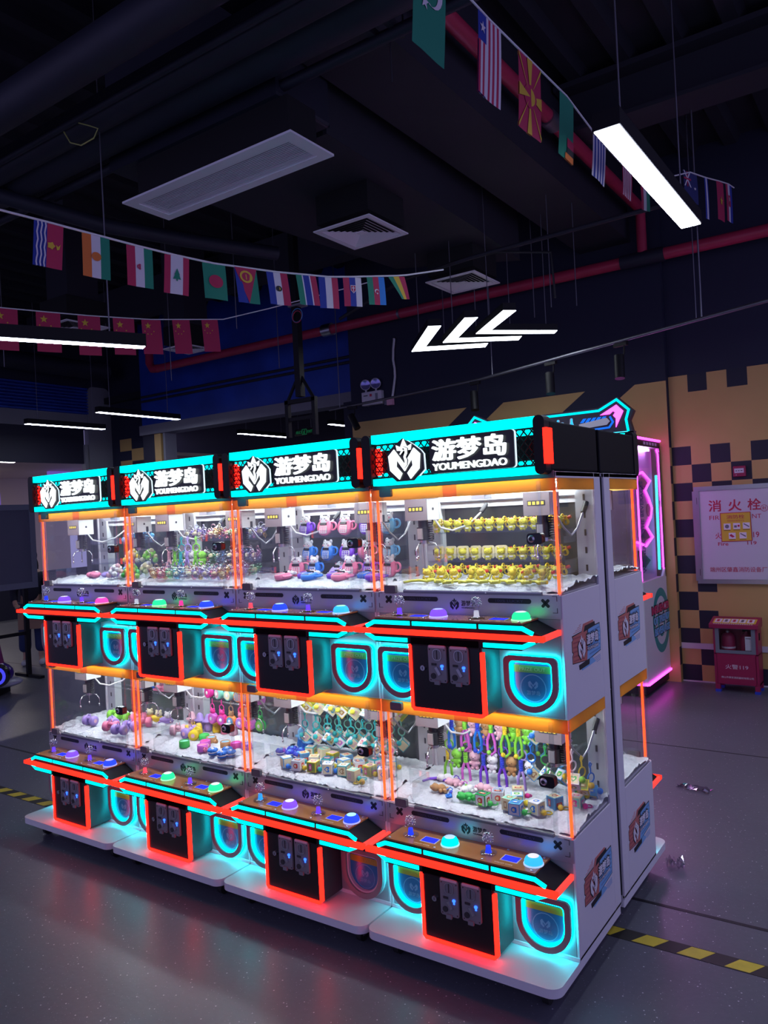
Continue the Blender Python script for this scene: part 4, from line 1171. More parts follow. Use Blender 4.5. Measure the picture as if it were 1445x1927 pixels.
wf = part('window_frame', t, None, lambda b: b.ring([(X0 + 0.018, 0.345), (X1 - 0.018, 0.345), (X1 - 0.018, 0.568), (X0 + 0.018, 0.568)], [(X0 + 0.05, 0.373), (X1 - 0.05, 0.373), (X1 - 0.05, 0.558), (X0 + 0.05, 0.558)], 'y', Y0 - 0.008, Y0 + 0.002, 'grey_frame'))
part('pane', wf, None, lambda b: b.box(X0 + 0.05, X1 - 0.05, Y0 - 0.003, Y0, 0.373, 0.558, 'glass'))
part('lettering', t, None, lambda b: (b.text('火警119', 2.786, 2.970, 0.208, 0.248, 'front', -Y0 + 0.004, 0.001, 'board_white'), b.text('佛山市景安消防器材有限公司', 2.748, 3.010, 0.125, 0.143, 'front', -Y0 + 0.004, 0.001, 'board_white')))
for x in (X0, X1 - 0.042):
    for y in (Y0 - 0.001, Y1 - 0.041): part('foot', t, None, lambda b: b.box(x - 0.001, x + 0.043, y, y + 0.042, 0, 0.024, 'foot_blue'), label='blue foot')
part('latch', t, None, lambda b: b.box(X1, X1 + 0.006, Y0 + 0.06, Y0 + 0.09, 0.46, 0.52, 'black_satin'))
t = thing('fire_extinguisher', 'red fire extinguisher bottle seen through the window of the red box', 'fire extinguisher', (2.80, 4.79, 0.345))
part('bottle', t, None, lambda b: b.lathe([(0, 0), (0.055, 0), (0.058, 0.01), (0.058, 0.13), (0.045, 0.155), (0.018, 0.165), (0.016, 0.18)], (0, 0, 0), 'fire_red', 18))
part('gauge', t, None, lambda b: b.sph((0, -0.03, 0.178), 0.014, 'steel', 10, 6))
part('label_band', t, None, lambda b: b.lathe([(0.0585, 0.03), (0.0585, 0.045)], (0, 0, 0), 'board_white', 18))
t = thing('fire_extinguisher', 'second red extinguisher behind the white paper in the red box', 'fire extinguisher', (2.945, 4.81, 0.345))
part('bottle', t, None, lambda b: b.lathe([(0, 0), (0.05, 0), (0.053, 0.01), (0.053, 0.12), (0.04, 0.145), (0.016, 0.155), (0.014, 0.18)], (0, 0, 0), 'fire_red', 18))
part('valve', t, None, lambda b: b.box(-0.03, 0.012, -0.012, 0.012, 0.175, 0.195, 'black_satin'))
single('inspection_card', 'white paper card hanging behind the window of the red extinguisher box', 'card', None, lambda b: (b.box(2.952, 3.004, 4.690, 4.692, 0.374, 0.495, 'board_white'), b.box(2.958, 2.998, 4.689, 4.69, 0.476, 0.481, 'black_print')))
# emergency light
t = thing('emergency_light', 'white twin-spot emergency light on the dark wall above the yellow stripe', 'emergency light', (0, 4.93, 0))
eb = part('battery_case', t, None, lambda b: b.box(-1.15, -0.865, -0.06, 0, 3.01, 3.170, 'board_white'), bevel=0.006)
part('label', eb, None, lambda b: (b.box(-1.12, -1.06, -0.062, -0.06, 3.12, 3.13, 'black_print'), b.box(-1.03, -1.0, -0.062, -0.06, 3.11, 3.14, 'red_print'), b.box(-1.10, -0.98, -0.062, -0.06, 3.055, 3.06, 'dull_steel'), b.box(-0.95, -0.915, -0.062, -0.06, 3.04, 3.14, 'dull_steel')))
for x in (-1.10, -0.955):
    lp = part('lamp_head', t, ('elh',), lambda b: (b.lathe([(0.0, -0.03), (0.04, -0.025), (0.062, 0.02), (0.064, 0.03), (0.056, 0.03)], (0, 0, 0), 'board_white', 18, Matrix.Rotation(PI / 2, 4, 'X')), b.cyl((0, -0.005, -0.05), (0, -0.005, -0.09), 0.012, 'board_white', 8)), (x, -0.03, 3.255), (0, 0, 0.5))
    part('lens', lp, ('ell',), lambda b: b.lathe([(0.056, 0.029), (0.03, 0.022), (0.0, 0.018)], (0, 0, 0), 'lens_blue', 18, Matrix.Rotation(PI / 2, 4, 'X')))
t = thing('conduit_hose', 'pale flexible conduit dropping to a pink junction box beside the emergency light', 'conduit', (0, 4.91, 0))
part('hose', t, None, lambda b: b.tube([(-0.67, 0, 3.73), (-0.69, 0, 3.62), (-0.70, 0, 3.5), (-0.685, 0, 3.4), (-0.685, 0, 3.3), (-0.71, 0, 3.18), (-0.735, 0, 3.07)], 0.014, 'cord_white', 8))
part('junction_box', t, None, lambda b: (b.box(-0.80, -0.725, -0.03, 0.018, 2.98, 3.07, 'pink_plastic'), b.box(-0.84, -0.80, -0.02, 0.018, 2.99, 3.06, 'dull_steel')), label='pink junction box')
part('bracket', t, None, lambda b: b.sph((-0.67, 0, 3.74), 0.018, 'steel', 8, 6))
# exit sign in the side hall
t = thing('exit_sign', 'dim green exit sign hanging in the dark side hall', 'exit sign', (-4.72, 8.0, 0))
part('plate', t, None, lambda b: b.box(-0.22, 0.22, 0.0, 0.04, 3.19, 3.31, 'black_satin'))
def ex(b):
    b.text('出口', -0.19, -0.06, 3.225, 3.275, 'front', 0.001, 0.002, 'exit_green', 0.01); b.text('EXIT', 0.075, 0.19, 3.228, 3.272, 'front', 0.001, 0.002, 'exit_green', 0.02)
    b.ring(rrect(-0.05, 0.06, 3.20, 3.30, 0.004), rrect(-0.042, 0.052, 3.208, 3.292, 0.004), 'y', -0.003, -0.001, 'exit_green')
    b.sph((0.01, -0.002, 3.275), (0.009, 0.002, 0.009), 'exit_green', 8, 5)
    b.tube([(0.0, -0.002, 3.262), (0.0, -0.002, 3.238), (-0.02, -0.002, 3.215)], 0.006, 'exit_green', 6); b.tube([(0.0, -0.002, 3.238), (0.02, -0.002, 3.215)], 0.006, 'exit_green', 6); b.tube([(-0.02, -0.002, 3.25), (0.02, -0.002, 3.255)], 0.005, 'exit_green', 6)
part('lettering', t, None, ex)
for x in (-0.15, 0.15): part('suspension_rod', t, None, lambda b: b.cyl((x, 0.02, 3.31), (x, 0.02, 3.8), 0.006, 'dull_steel', 6))

# ------------------------------------------------------------------ big neon machine by the wall
t = thing('gift_machine', 'big white prize machine with pink neon edges against the back wall', 'prize machine', (0, 0, 0))
XR, XL, YF, YB = 2.26, 0.60, 4.16, 4.90
def gm_body(b):
    b.prism([(YF, 0.13), (YB, 0.13), (YB, 2.24), (YF, 2.24), (YF, 2.21), (4.86, 2.20), (4.89, 2.15), (4.895, 1.70), (4.88, 1.08), (4.80, 1.01), (YF, 1.01)], 'x', XR - 0.02, XR, 'coat_white')
    b.box(XL, XL + 0.02, YF, YB, 0.13, 2.24, 'coat_white')
    b.box(XL, XR - 0.02, YF, YB, 0.13, 1.0, 'coat_white'); b.box(XL, XR, YF, YB, 2.20, 2.26, 'coat_white'); b.box(XL, XR, YB - 0.02, YB, 1.0, 2.2, 'back_dark')
    b.box(XL + 0.02, XR - 0.02, YF + 0.05, YB, 0.03, 0.13, 'black_satin')
part('body', t, None, gm_body)
for x in (XL + 0.1, XR - 0.1):
    for y in (YF + 0.1, YB - 0.1): part('caster', t, 'gmcaster', lambda b: b.cyl((-0.015, 0, 0.028), (0.015, 0, 0.028), 0.028, 'rubber', 14), (x, y, 0))
part('side_window', t, None, lambda b: b.prism([(YF + 0.01, 1.01), (4.79, 1.01), (4.87, 1.08), (4.89, 1.70), (4.88, 2.15), (4.85, 2.20), (YF + 0.01, 2.20)], 'x', XR - 0.018, XR - 0.012, 'glass'))
part('front_window', t, None, lambda b: b.box(XL + 0.03, XR - 0.02, YF, YF + 0.008, 1.0, 2.2, 'glass'))
def gm_inner(b):
    b.box(XR - 0.095, XR - 0.075, YF + 0.03, YB - 0.03, 1.0, 2.2, 'gm_lilac')
    zz = [(4.20, 1.94), (4.468, 1.975), (4.70, 1.90), (4.53, 1.81), (4.63, 1.74), (4.71, 1.65), (4.66, 1.56), (4.52, 1.48), (4.70, 1.38), (4.47, 1.31), (4.20, 1.36)]
    b.prism([(y, z) for y, z in zz], 'x', XR - 0.075, XR - 0.055, 'gm_purple')
    b.prism([(4.62 + 0.06 * math.cos(a * 0.4), 1.63 + 0.06 * math.sin(a * 0.4)) for a in range(15)], 'x', XR - 0.055, XR - 0.050, 'gm_dark')
    b.prism([(4.30, 1.88), (4.46, 1.93), (4.62, 1.88), (4.50, 1.82)], 'x', XR - 0.055, XR - 0.050, 'gm_dark'); b.prism([(4.30, 1.38), (4.46, 1.36), (4.62, 1.38), (4.50, 1.46)], 'x', XR - 0.055, XR - 0.050, 'gm_dark')
    b.prism([(4.30, 1.28), (4.38, 1.27), (4.62, 1.17), (4.46, 1.12), (4.34, 1.13)], 'x', XR - 0.075, XR - 0.055, 'gm_dark')
part('inner_panel', t, None, gm_inner)
def gm_neon(b):
    zz = [(4.20, 1.94), (4.468, 1.975), (4.70, 1.90), (4.53, 1.81), (4.63, 1.74), (4.71, 1.65), (4.66, 1.56), (4.52, 1.48), (4.70, 1.38), (4.47, 1.31), (4.20, 1.36)]
    b.tube([(XR - 0.048, y, z) for y, z in zz], 0.010, 'neon_pink', 6)
    b.tube([(XR - 0.012, 4.87, 1.08), (XR - 0.012, 4.885, 1.70), (XR - 0.012, 4.87, 2.15), (XR - 0.012, 4.82, 2.19)], 0.006, 'neon_pink', 6)
    b.tube([(XR - 0.02, 4.20, 1.02), (XR - 0.02, 4.20, 2.19)], 0.008, 'neon_pink', 6)
part('neon_outline', t, None, gm_neon)
part('case_lamp', t, None, lambda b: b.box(XL + 0.1, XR - 0.03, YF + 0.06, YF + 0.5, 2.17, 2.19, 'case_pink'))  # lamp added inside to light the inner panel pink
part('light_tube', t, None, lambda b: b.tube([(XR - 0.03, 4.80, 1.07), (XR - 0.03, 4.82, 1.50), (XR - 0.03, 4.84, 1.95)], 0.012, 'neon_cyan', 8), label='cyan light tube')
part('edge_light', t, None, lambda b: b.box(XR, XR + 0.012, YF, 4.90, 2.262, 2.278, 'neon_pink')); part('edge_light', t, None, lambda b: b.box(XR, XR + 0.012, YF, 4.90, 0.118, 0.134, 'neon_pink'))
part('edge_light', t, None, lambda b: b.box(XL, XR, YF - 0.012, YF, 0.118, 0.134, 'neon_pink'))
part('caption_band', t, None, lambda b: (b.box(XR, XR + 0.004, YF, 4.88, 2.205, 2.255, 'black_print'), [b.box(XR + 0.004, XR + 0.005, 4.36 + 0.09 * k, 4.42 + 0.09 * k, 2.217, 2.243, 'lavender_print') for k in range(5)]))
def gm_side_text(b):
    M = Matrix.Translation((XR + 0.001, 4.33, 1.10)) @ Matrix.Rotation(PI / 2, 4, 'X')
    tmp = MB(); tmp.text('WINNER OF THE BEVERAGES', 0.0, 0.80, 0.0, 0.09, 'right', 0, 0.001, 'gm_ink', 0.02)
    b.add([(v[0], -v[2], v[1]) for v in tmp.v], tmp.f, 'gm_ink', False, Matrix.Translation((XR - 0.005, 4.30, 1.09)))
part('side_lettering', t, None, gm_side_text)
def gm_badge(b):
    b.ring([(4.665 + 0.27 * math.cos(a * PI / 18), 0.62 + 0.295 * math.sin(a * PI / 18)) for a in range(36)], [(4.665 + 0.20 * math.cos(a * PI / 18), 0.62 + 0.22 * math.sin(a * PI / 18)) for a in range(36)], 'x', XR, XR + 0.0015, 'badge_green')
    b.ring([(4.665 + 0.12 * math.cos(a * PI / 18), 0.62 + 0.15 * math.sin(a * PI / 18)) for a in range(36)], [(4.665 + 0.08 * math.cos(a * PI / 18), 0.62 + 0.10 * math.sin(a * PI / 18)) for a in range(36)], 'x', XR, XR + 0.0015, 'badge_green')
    for s, z0, z1, m, dy in (('INFLUENCERS', 0.70, 0.77, 'badge_red', 0.0), ('OF TRENDY', 0.60, 0.67, 'sticker_blue', 0.04), ('BEVERAGES', 0.50, 0.57, 'sticker_blue', 0.06)):
        b.text(s, 4.36 + dy, 4.98, z0 - 0.010, z1 + 0.010, 'right', XR + 0.0015, 0.001, 'black_print', 0.06)
        b.text(s, 4.37 + dy, 4.97, z0, z1, 'right', XR + 0.002, 0.0025, m, 0.03)
part('side_badge', t, None, gm_badge, label='green ring badge with red and blue lettering')
def gm_sign(b):
    mid = 1.425
    half = [(0.835, 2.325), (0.83, 2.30), (0.80, 2.42), (0.838, 2.50), (0.70, 2.633), (0.53, 2.556)]
    pts = [(mid + x, z) for x, z in half] + [(mid - x, z) for x, z in half[::-1]]
    b.prism(pts, 'y', 4.13, 4.19, 'gm_dark')
    b.box(XL + 0.05, XR - 0.05, 4.14, 4.2, 2.26, 2.34, 'black_satin')
sg = part('header_sign', t, None, gm_sign)
def gm_sign_lights(b):
    mid = 1.425
    half = [(0.785, 2.326), (0.77, 2.43), (0.797, 2.512), (0.695, 2.61), (0.534, 2.531)]
    pts = [(mid + x, z) for x, z in half] + [(mid - x, z) for x, z in half[::-1]]
    ribbon(b, pts, 0.020, 4.122, 4.13, 'neon_teal')
    b.box(mid - 0.78, mid + 0.78, 4.124, 4.13, 2.322, 2.328, 'neon_cyan')
part('teal_outline', sg, None, gm_sign_lights)
def gm_sign_pink(b, s_=1):
    b.side = s_
    mid = 1.425
    for s in (b.side,):
        pts = [(0.545, 2.49), (0.692, 2.565), (0.75, 2.505), (0.68, 2.37), (0.683, 2.45), (0.66, 2.475), (0.68, 2.50), (0.66, 2.515), (0.63, 2.49)]
        b.prism([(mid + s * x, z) for x, z in pts], 'y', 4.122, 4.13, 'neon_pink')
part('pink_hook', sg, None, gm_sign_pink); part('pink_hook', sg, None, lambda b: gm_sign_pink(b, -1))
def gm_sign_panel(b):
    mid = 1.425
    for s in (1, -1):
        b.prism([(mid + s * x, z) for x, z in [(0.35, 2.385), (0.60, 2.40), (0.63, 2.43), (0.60, 2.462), (0.35, 2.43)]], 'y', 4.122, 4.13, 'sticker_white')
        for k in range(5): b.prism([(mid + s * (0.36 + 0.045 * k), 2.44), (mid + s * (0.39 + 0.045 * k), 2.44), (mid + s * (0.42 + 0.045 * k), 2.475), (mid + s * (0.39 + 0.045 * k), 2.475)], 'y', 4.123, 4.13, 'neon_blue')
        ribbon(b, [(mid + s * 0.35, 2.365), (mid + s * 0.62, 2.375), (mid + s * 0.655, 2.42), (mid + s * 0.63, 2.47)], 0.016, 4.123, 4.13, 'neon_blue')
part('arrow_panel', sg, None, gm_sign_panel)
part('lettering', sg, None, lambda b: (b.text('达人', 1.49, 1.78, 2.352, 2.492, 'front', -4.127, 0.002, 'sticker_white', 0.06), b.text('达人', 1.49, 1.78, 2.355, 2.489, 'front', -4.125, 0.003, 'neon_cyan2', 0.015)))

# ------------------------------------------------------------------ strings of flags
FC = {'w': (0.62, 0.60, 0.66), 'r': (0.42, 0.018, 0.08), 'g': (0.01, 0.22, 0.13), 'b': (0.012, 0.035, 0.30), 'y': (0.62, 0.42, 0.04),
      'o': (0.62, 0.16, 0.03), 'k': (0.02, 0.02, 0.025), 'c': (0.02, 0.20, 0.60), 'n': (0.012, 0.02, 0.12)}
for k_, c_ in FC.items(): mat('flag_' + k_, c_, 0.75)
def flag_mesh(w, h, stripes, marks, skew=0.0, horiz=False, wave=0.0025, ph=0.0, taper=0.0):
    """hanging cloth: a waved sheet in vertical bands, with devices laid on its face"""
    def f(b):
        def yy(x, z): return wave * math.sin(5 * x / w + ph) * (0.3 + 0.7 * -z / h) + 0.008 * (-z / h) ** 2
        def P(x, z, lift=0.0):
            k = 1 - taper * (-z / h)
            return (x * k + skew * (-z / h), yy(x, z) - lift, z)
        tot = sum(q for _, q in stripes); x = -w / 2
        if not horiz:
            for c, q in stripes:
                x1 = x + w * q / tot; n = max(1, round(4 * q / tot)); NZ = 8
                vs = [P(x + (x1 - x) * i / n, -h * j / NZ) for j in range(NZ + 1) for i in range(n + 1)]
                b.add(vs, [(j * (n + 1) + i, (j + 1) * (n + 1) + i, (j + 1) * (n + 1) + i + 1, j * (n + 1) + i + 1) for j in range(NZ) for i in range(n)], 'flag_' + c, True)
                x = x1
        for m, pts in marks:
            for lift in (0.003, -0.003):
                n = len(pts) // 2
                fs = [(k, k + 1, n + k + 1, n + k) for k in range(n - 1)] if isinstance(pts, Strip) else [tuple(range(len(pts)))]
                b.add([P(p[0] * w, -p[1] * h, lift) for p in pts], fs, 'flag_' + m)
    return f
def sdisc(cx, cy, r, asp, n=14):
    r *= 1.35 if r > 0.05 else 1.0
    return [(cx + r * math.cos(2 * PI * i / n), cy + r * asp * math.sin(2 * PI * i / n)) for i in range(n)]
def sstar(cx, cy, R, asp, rot=-90, r=0.42): return [(cx + (R if i % 2 == 0 else R * r) * math.cos(math.radians(rot + i * 36)), cy + (R if i % 2 == 0 else R * r) * asp * math.sin(math.radians(rot + i * 36))) for i in range(10)]
class Strip(list):
    """two facing edges of equal length, filled by quads"""
def crescent(cx, cy, r, asp, dx, dy):
    a0 = math.atan2(dy, dx)
    n = 16
    o = [(cx + r * math.cos(a), cy + r * asp * math.sin(a)) for a in [a0 + math.radians(30 + 20 * k) for k in range(n)]]
    ox, oy = cx + r * 0.34 * math.cos(a0), cy + asp * r * 0.34 * math.sin(a0)
    i = [(ox + r * 0.80 * math.cos(a), oy + r * 0.80 * asp * math.sin(a)) for a in [a0 + math.radians(45 + 18 * k) for k in range(n)]]
    return Strip(o + i)
def wavy(x0, x1, m):
    n = 12
    L = [(x0 + 0.02 * math.sin(i * 1.6), i / n) for i in range(n + 1)]
    return (m, L + [(x1 + 0.02 * math.sin(i * 1.6), i / n) for i in range(n, -1, -1)])
A = 0.6
FLAGA = [
 ('flag of blue and white waves beside red with a yellow sun', [('b', 5), ('r', 6)], [wavy(-0.40, -0.35, 'w'), wavy(-0.27, -0.22, 'w'), wavy(-0.14, -0.09, 'w'), ('y', sstar(0.10, 0.5, 0.15, A, 0, 0.7)), ('y', [(0.26, 0.46), (0.34, 0.5), (0.42, 0.44), (0.38, 0.56), (0.30, 0.58)])], 0.0),
 ('orange, white and green flag with an orange disc', [('o', 1), ('w', 1), ('g', 1)], [('o', sdisc(0, 0.5, 0.13, A))], 0.01),
 ('red, white and green flag with a red knot emblem', [('r', 1), ('w', 1), ('g', 1)], [('r', crescent(-0.02, 0.5, 0.10, A, 0.04, 0)), ('r', [(-0.04, 0.43), (0.02, 0.43), (0.02, 0.57), (-0.04, 0.57)])], 0.01),
 ('red and white flag with a green cedar tree', [('r', 1), ('w', 2), ('r', 1)], [('g', [(0.16, 0.62), (0.0, 0.36), (-0.16, 0.62), (-0.03, 0.60), (-0.03, 0.66), (0.03, 0.66), (0.03, 0.60)]), ('g', [(0.11, 0.50), (0.0, 0.33), (-0.11, 0.50)])], 0.0),
 ('dark green flag with a plain red disc', [('g', 1)], [('r', sdisc(0.02, 0.5, 0.23, A))], 0.012),
 ('blue, red and green flag with a yellow wreath', [('b', 1), ('g', 1)], [('r', [(-0.5, 0.0), (0.5, 0.0), (0.0, 1.0)]), ('y', sdisc(-0.02, 0.25, 0.22, A)), ('r', sdisc(-0.02, 0.25, 0.15, A)), ('y', [(-0.04, 0.18), (0.0, 0.18), (0.0, 0.33), (-0.04, 0.33)])], 0.016),
 ('blue, white and red flag with a small dark round emblem', [('b', 1), ('w', 1), ('r', 1)], [('k', sdisc(0, 0.5, 0.11, A)), ('y', sdisc(0, 0.5, 0.06, A))], 0.016),
 ('narrow flag of green, blue and red bands edged in white', [('g', 3), ('w', 0.6), ('b', 3), ('w', 0.6), ('r', 3)], [], 0.018),
 ('blue, white and red plain three-band flag', [('b', 1), ('w', 1), ('r', 1)], [], 0.0),
 ('red, blue and white flag with a red shield and white cross', [('r', 1), ('b', 1), ('w', 1)], [('w', [(-0.14, 0.28), (0.16, 0.28), (0.16, 0.46), (0.01, 0.56), (-0.14, 0.46)]), ('r', [(-0.11, 0.30), (0.13, 0.30), (0.13, 0.45), (0.01, 0.53), (-0.11, 0.45)]), ('w', [(-0.01, 0.31), (0.03, 0.31), (0.03, 0.5), (-0.01, 0.5)]), ('w', [(-0.07, 0.36), (0.09, 0.36), (0.09, 0.39), (-0.07, 0.39)])], -0.004),
 ('green, red and light blue flag with a white crescent', [('g', 1), ('r', 1), ('c', 1)], [('w', crescent(-0.01, 0.52, 0.13, A, 0.03, 0.04)), ('w', sdisc(0.02, 0.60, 0.05, A, 8))], 0.0),
 ('twisted green, yellow and red flag at the end of the string', [('g', 1), ('y', 1), ('r', 1)], [], 0.05)]
SA = [0.167, 0.338, 0.508, 0.664, 0.825, 0.971, 1.124, 1.274, 1.394, 1.528, 1.665, 1.791]
ZA = [2.89, 2.871, 2.852, 2.838, 2.828, 2.83, 2.832, 2.84, 2.846, 2.864, 2.885, 2.904]
def hang(P0, d, S, Z, specs, w, h, grp, lead):
    ang = math.atan2(d[1], d[0])
    def at(s_): return (P0[0] + d[0] * s_, P0[1] + d[1] * s_)
    for k, (lab, st, mk, sk) in enumerate(specs):
        x, y = at(S[k])
        ww = w[k] if isinstance(w, list) else w; hh = h[k] if isinstance(h, list) else h
        sl = (Z[min(k + 1, len(Z) - 1)] - Z[max(k - 1, 0)]) / max(1e-3, S[min(k + 1, len(S) - 1)] - S[max(k - 1, 0)])
        o = single('flag', lab, 'flag', None, flag_mesh(ww, hh, st, mk, sk, ph=k * 1.3, taper=0.55 if 'twisted' in lab else 0.0), (x, y, Z[k]), (0, -math.atan(sl) * 0.6, ang), group=grp)
    pts = [(*at(s_), z) for s_, z in lead[0]] + [(*at(S[k]), Z[k] + 0.003) for k in range(len(S))] + [(*at(s_), z) for s_, z in lead[1]]
    return pts
pts = hang((1.511, -1.007), (0.3522, 0.9359), SA, ZA, FLAGA, 0.105, [0.168, 0.165, 0.16, 0.158, 0.148, 0.15, 0.142, 0.134, 0.143, 0.137, 0.135, 0.11], 'mixed flags on the string below the long grille', ([(-0.6, 3.0), (-0.2, 2.945), (0.0, 2.91)], [(1.86, 2.92), (2.1, 2.98)]))
single('flag_string', 'white tape string carrying the mixed flags below the long grille', 'flag string', None, lambda b: b.tube(pts, 0.0045, 'cord_white', 6))
ch = [('y', sstar(-0.18, 0.18, 0.17, A)), ('y', sdisc(-0.36, 0.34, 0.03, A, 8)), ('y', sdisc(-0.22, 0.42, 0.03, A, 8)), ('y', sdisc(-0.04, 0.42, 0.03, A, 8)), ('y', sdisc(0.10, 0.34, 0.03, A, 8))]
SB = [0.018, 0.201, 0.379, 0.536, 0.665, 0.809, 0.952]; ZB = [2.75, 2.742, 2.735, 2.733, 2.732, 2.74, 2.748]
SB = [q * 1.341 for q in SB]; ZB = [1.725 + (q - 1.725) * 1.341 for q in ZB]
ptsb = hang((-0.335, 0.018), (0.5266, 0.8501), SB, ZB, [('%s red flag with five yellow stars, counted from the right end of its string' % ORD[6 - k].capitalize(), [('r', 1)], ch, 0.006) for k in range(7)], [q * 1.341 for q in (0.108, 0.105, 0.10, 0.098, 0.092, 0.085, 0.082)], [q * 1.341 for q in (0.19, 0.184, 0.186, 0.176, 0.167, 0.168, 0.16)], 'red star flags', ([(-0.55, 3.14), (-0.15, 3.11)], [(1.37, 3.105), (1.7, 3.2), (2.5, 3.45)]))
single('flag_string', 'white tape string carrying the red star flags', 'flag string', None, lambda b: b.tube(ptsb, 0.004, 'cord_white', 6))
sun = [('y', [(0.0, 0.5), (-0.02 + 0.9 * math.cos(a - 0.12), 0.5 + 0.9 * math.sin(a - 0.12) * 0.8), (0.9 * math.cos(a + 0.12), 0.5 + 0.9 * math.sin(a + 0.12) * 0.8)]) for a in [i * PI / 4 + 0.0 for i in range(8)]]
def clipm(marks): return [(m, [(max(-0.5, min(0.5, p[0])), max(0.0, min(1.0, p[1]))) for p in q]) for m, q in marks]
stripes13 = [('r', 1), ('w', 1)] * 5 + [('r', 1)]
FLAGC = [
 ('dark green flag with a big white crescent and star', [('g', 4), ('g', 1)], [('w', crescent(0.08, 0.33, 0.30, A, -0.10, 0.07)), ('w', sstar(-0.18, 0.52, 0.13, A))], -0.012),
 ('red and white striped flag with one white star on blue', [('b', 4), ('w', 1), ('r', 1), ('w', 1), ('r', 1), ('w', 1), ('r', 1), ('w', 1)], [(('r', 'w')[i % 2], [(-0.5 + i * 0.0909, 0.36), (-0.5 + (i + 1) * 0.0909, 0.36), (-0.5 + (i + 1) * 0.0909, 1.0), (-0.5 + i * 0.0909, 1.0)]) for i in range(4)] + [('w', sstar(-0.32, 0.18, 0.13, A))], -0.012),
 ('red flag with a yellow sun and eight widening rays', [('r', 1)], clipm(sun) + [('r', sdisc(0, 0.5, 0.20, A)), ('y', sdisc(0, 0.5, 0.15, A))], -0.01),
 ('green flag with red, black and orange at its curled foot', [('g', 1)], [('r', [(0.0, 0.66), (0.5, 0.66), (0.5, 0.80), (0.0, 0.80)]), ('k', [(0.0, 0.80), (0.5, 0.80), (0.5, 0.9), (0.0, 0.9)]), ('o', [(-0.1, 0.9), (0.5, 0.9), (0.5, 1.0), (-0.1, 1.0)])], -0.008),
 ('blue and white striped flag beside the near end of the wide lamp', [('w', 1), ('b', 1)] * 4 + [('w', 1)], [], -0.006),
 ('red and white striped flag half hidden behind the wide lamp', stripes13, [], 0.0),
 ('red, white and green flag hidden behind the wide lamp', [('r', 1), ('w', 1), ('g', 1)], [], 0.0),
 ('dark blue flag with crossed red and white bars in its corner', [('n', 1)], [('w', [(-0.5, 0.0), (-0.42, 0.0), (0.0, 0.5), (-0.08, 0.5)]), ('w', [(0.0, 0.0), (-0.08, 0.0), (-0.5, 0.5), (-0.42, 0.5)]), ('r', [(-0.28, 0.0), (-0.22, 0.0), (-0.22, 0.5), (-0.28, 0.5)]), ('r', [(-0.5, 0.22), (0.0, 0.22), (0.0, 0.28), (-0.5, 0.28)]), ('w', sstar(0.25, 0.5, 0.10, A))], 0.0),
 ('blue and white flag seen almost edge-on', [('b', 1), ('w', 1), ('b', 1)], [], 0.0),
 ('plain red flag with one yellow star near the wall', [('r', 1)], [('y', sstar(0, 0.5, 0.22, A))], 0.0),
 ('red, white and blue flag with a chequered red shield', [('r', 1), ('w', 1), ('b', 1)], [('r', [(-0.15, 0.3), (0.15, 0.3), (0.15, 0.6), (-0.15, 0.6)]), ('w', [(-0.05, 0.35), (0.05, 0.35), (0.05, 0.45), (-0.05, 0.45)])], 0.0)]
SCc = [-0.167, 0.109, 0.335, 0.587, 0.845, 1.102, 1.285, 1.921, 2.189, 2.45, 2.628]
ZC = [3.02, 3.0, 2.995, 2.99, 2.944, 2.928, 2.936, 3.18, 3.24, 3.304, 3.345]
K = 1.4
SCc = [q * K for q in SCc]; ZC = [1.725 + (q - 1.725) * K for q in ZC]
ptsc = hang((3.013, -0.123), (0.0507, 0.9987), SCc, ZC, FLAGC, [q * K for q in (0.135, 0.12, 0.135, 0.10, 0.11, 0.10, 0.10, 0.22, 0.06, 0.14, 0.13)], [q * K for q in (0.24, 0.215, 0.215, 0.20, 0.14, 0.10, 0.10, 0.13, 0.19, 0.19, 0.19)], 'mixed flags beside the wide lamp', ([(-0.8, 3.60)], [(3.85, 4.02)]))
single('flag_string', 'white tape string carrying flags past the wide white lamp', 'flag string', None, lambda b: b.tube(ptsc, 0.0045, 'cord_white', 6))

# ------------------------------------------------------------------ floor tapes, litter
def tape(x0, x1):
    def f(b):
        b.box(x0, x1, 0.42, 0.50, 0, 0.0015, 'tape_black')
        k = x0
        while k < x1 - 0.05:
            b.prism([(k, 0.425), (k + 0.085, 0.425), (min(x1, k + 0.125), 0.495), (k + 0.04, 0.495)], 'z', 0.0015, 0.0022, 'tape_yellow'); k += 0.17
    return f
single('hazard_tape', 'black and yellow hazard tape on the floor right of the machines', 'floor tape', None, tape(2.9, 6.0))
single('hazard_tape', 'black and yellow hazard tape on the floor beyond the far end of the row', 'floor tape', None, tape(-4.0, 0.3), (0, -0.28, 0))
def crumple(n, w, d, h, sd):
    def f(b):
        r = random.Random(sd)
        vs = []; nx, ny = n, max(3, n // 2)
        for j in range(ny + 1):
            for i in range(nx + 1):
                vs.append((w * i / nx - w / 2 + r.uniform(-1, 1) * w * 0.03, d * j / ny - d / 2 + r.uniform(-1, 1) * d * 0.06, 0.001 + r.random() * h))
        b.add(vs, [(j * (nx + 1) + i, j * (nx + 1) + i + 1, (j + 1) * (nx + 1) + i + 1, (j + 1) * (nx + 1) + i) for j in range(ny) for i in range(nx)], 'wrapper')
    return f
single('plastic_wrapper', 'crumpled clear plastic wrapper lying on the open floor', 'wrapper', None, crumple(10, 0.19, 0.08, 0.02, 4), (3.08, 2.18, 0), (0, 0, -0.15))
single('plastic_bag', 'crumpled clear plastic bag by the foot of the turned-away machine', 'plastic bag', None, crumple(8, 0.08, 0.08, 0.05, 6), (3.235, 1.12, 0), (0, 0, 0.4))

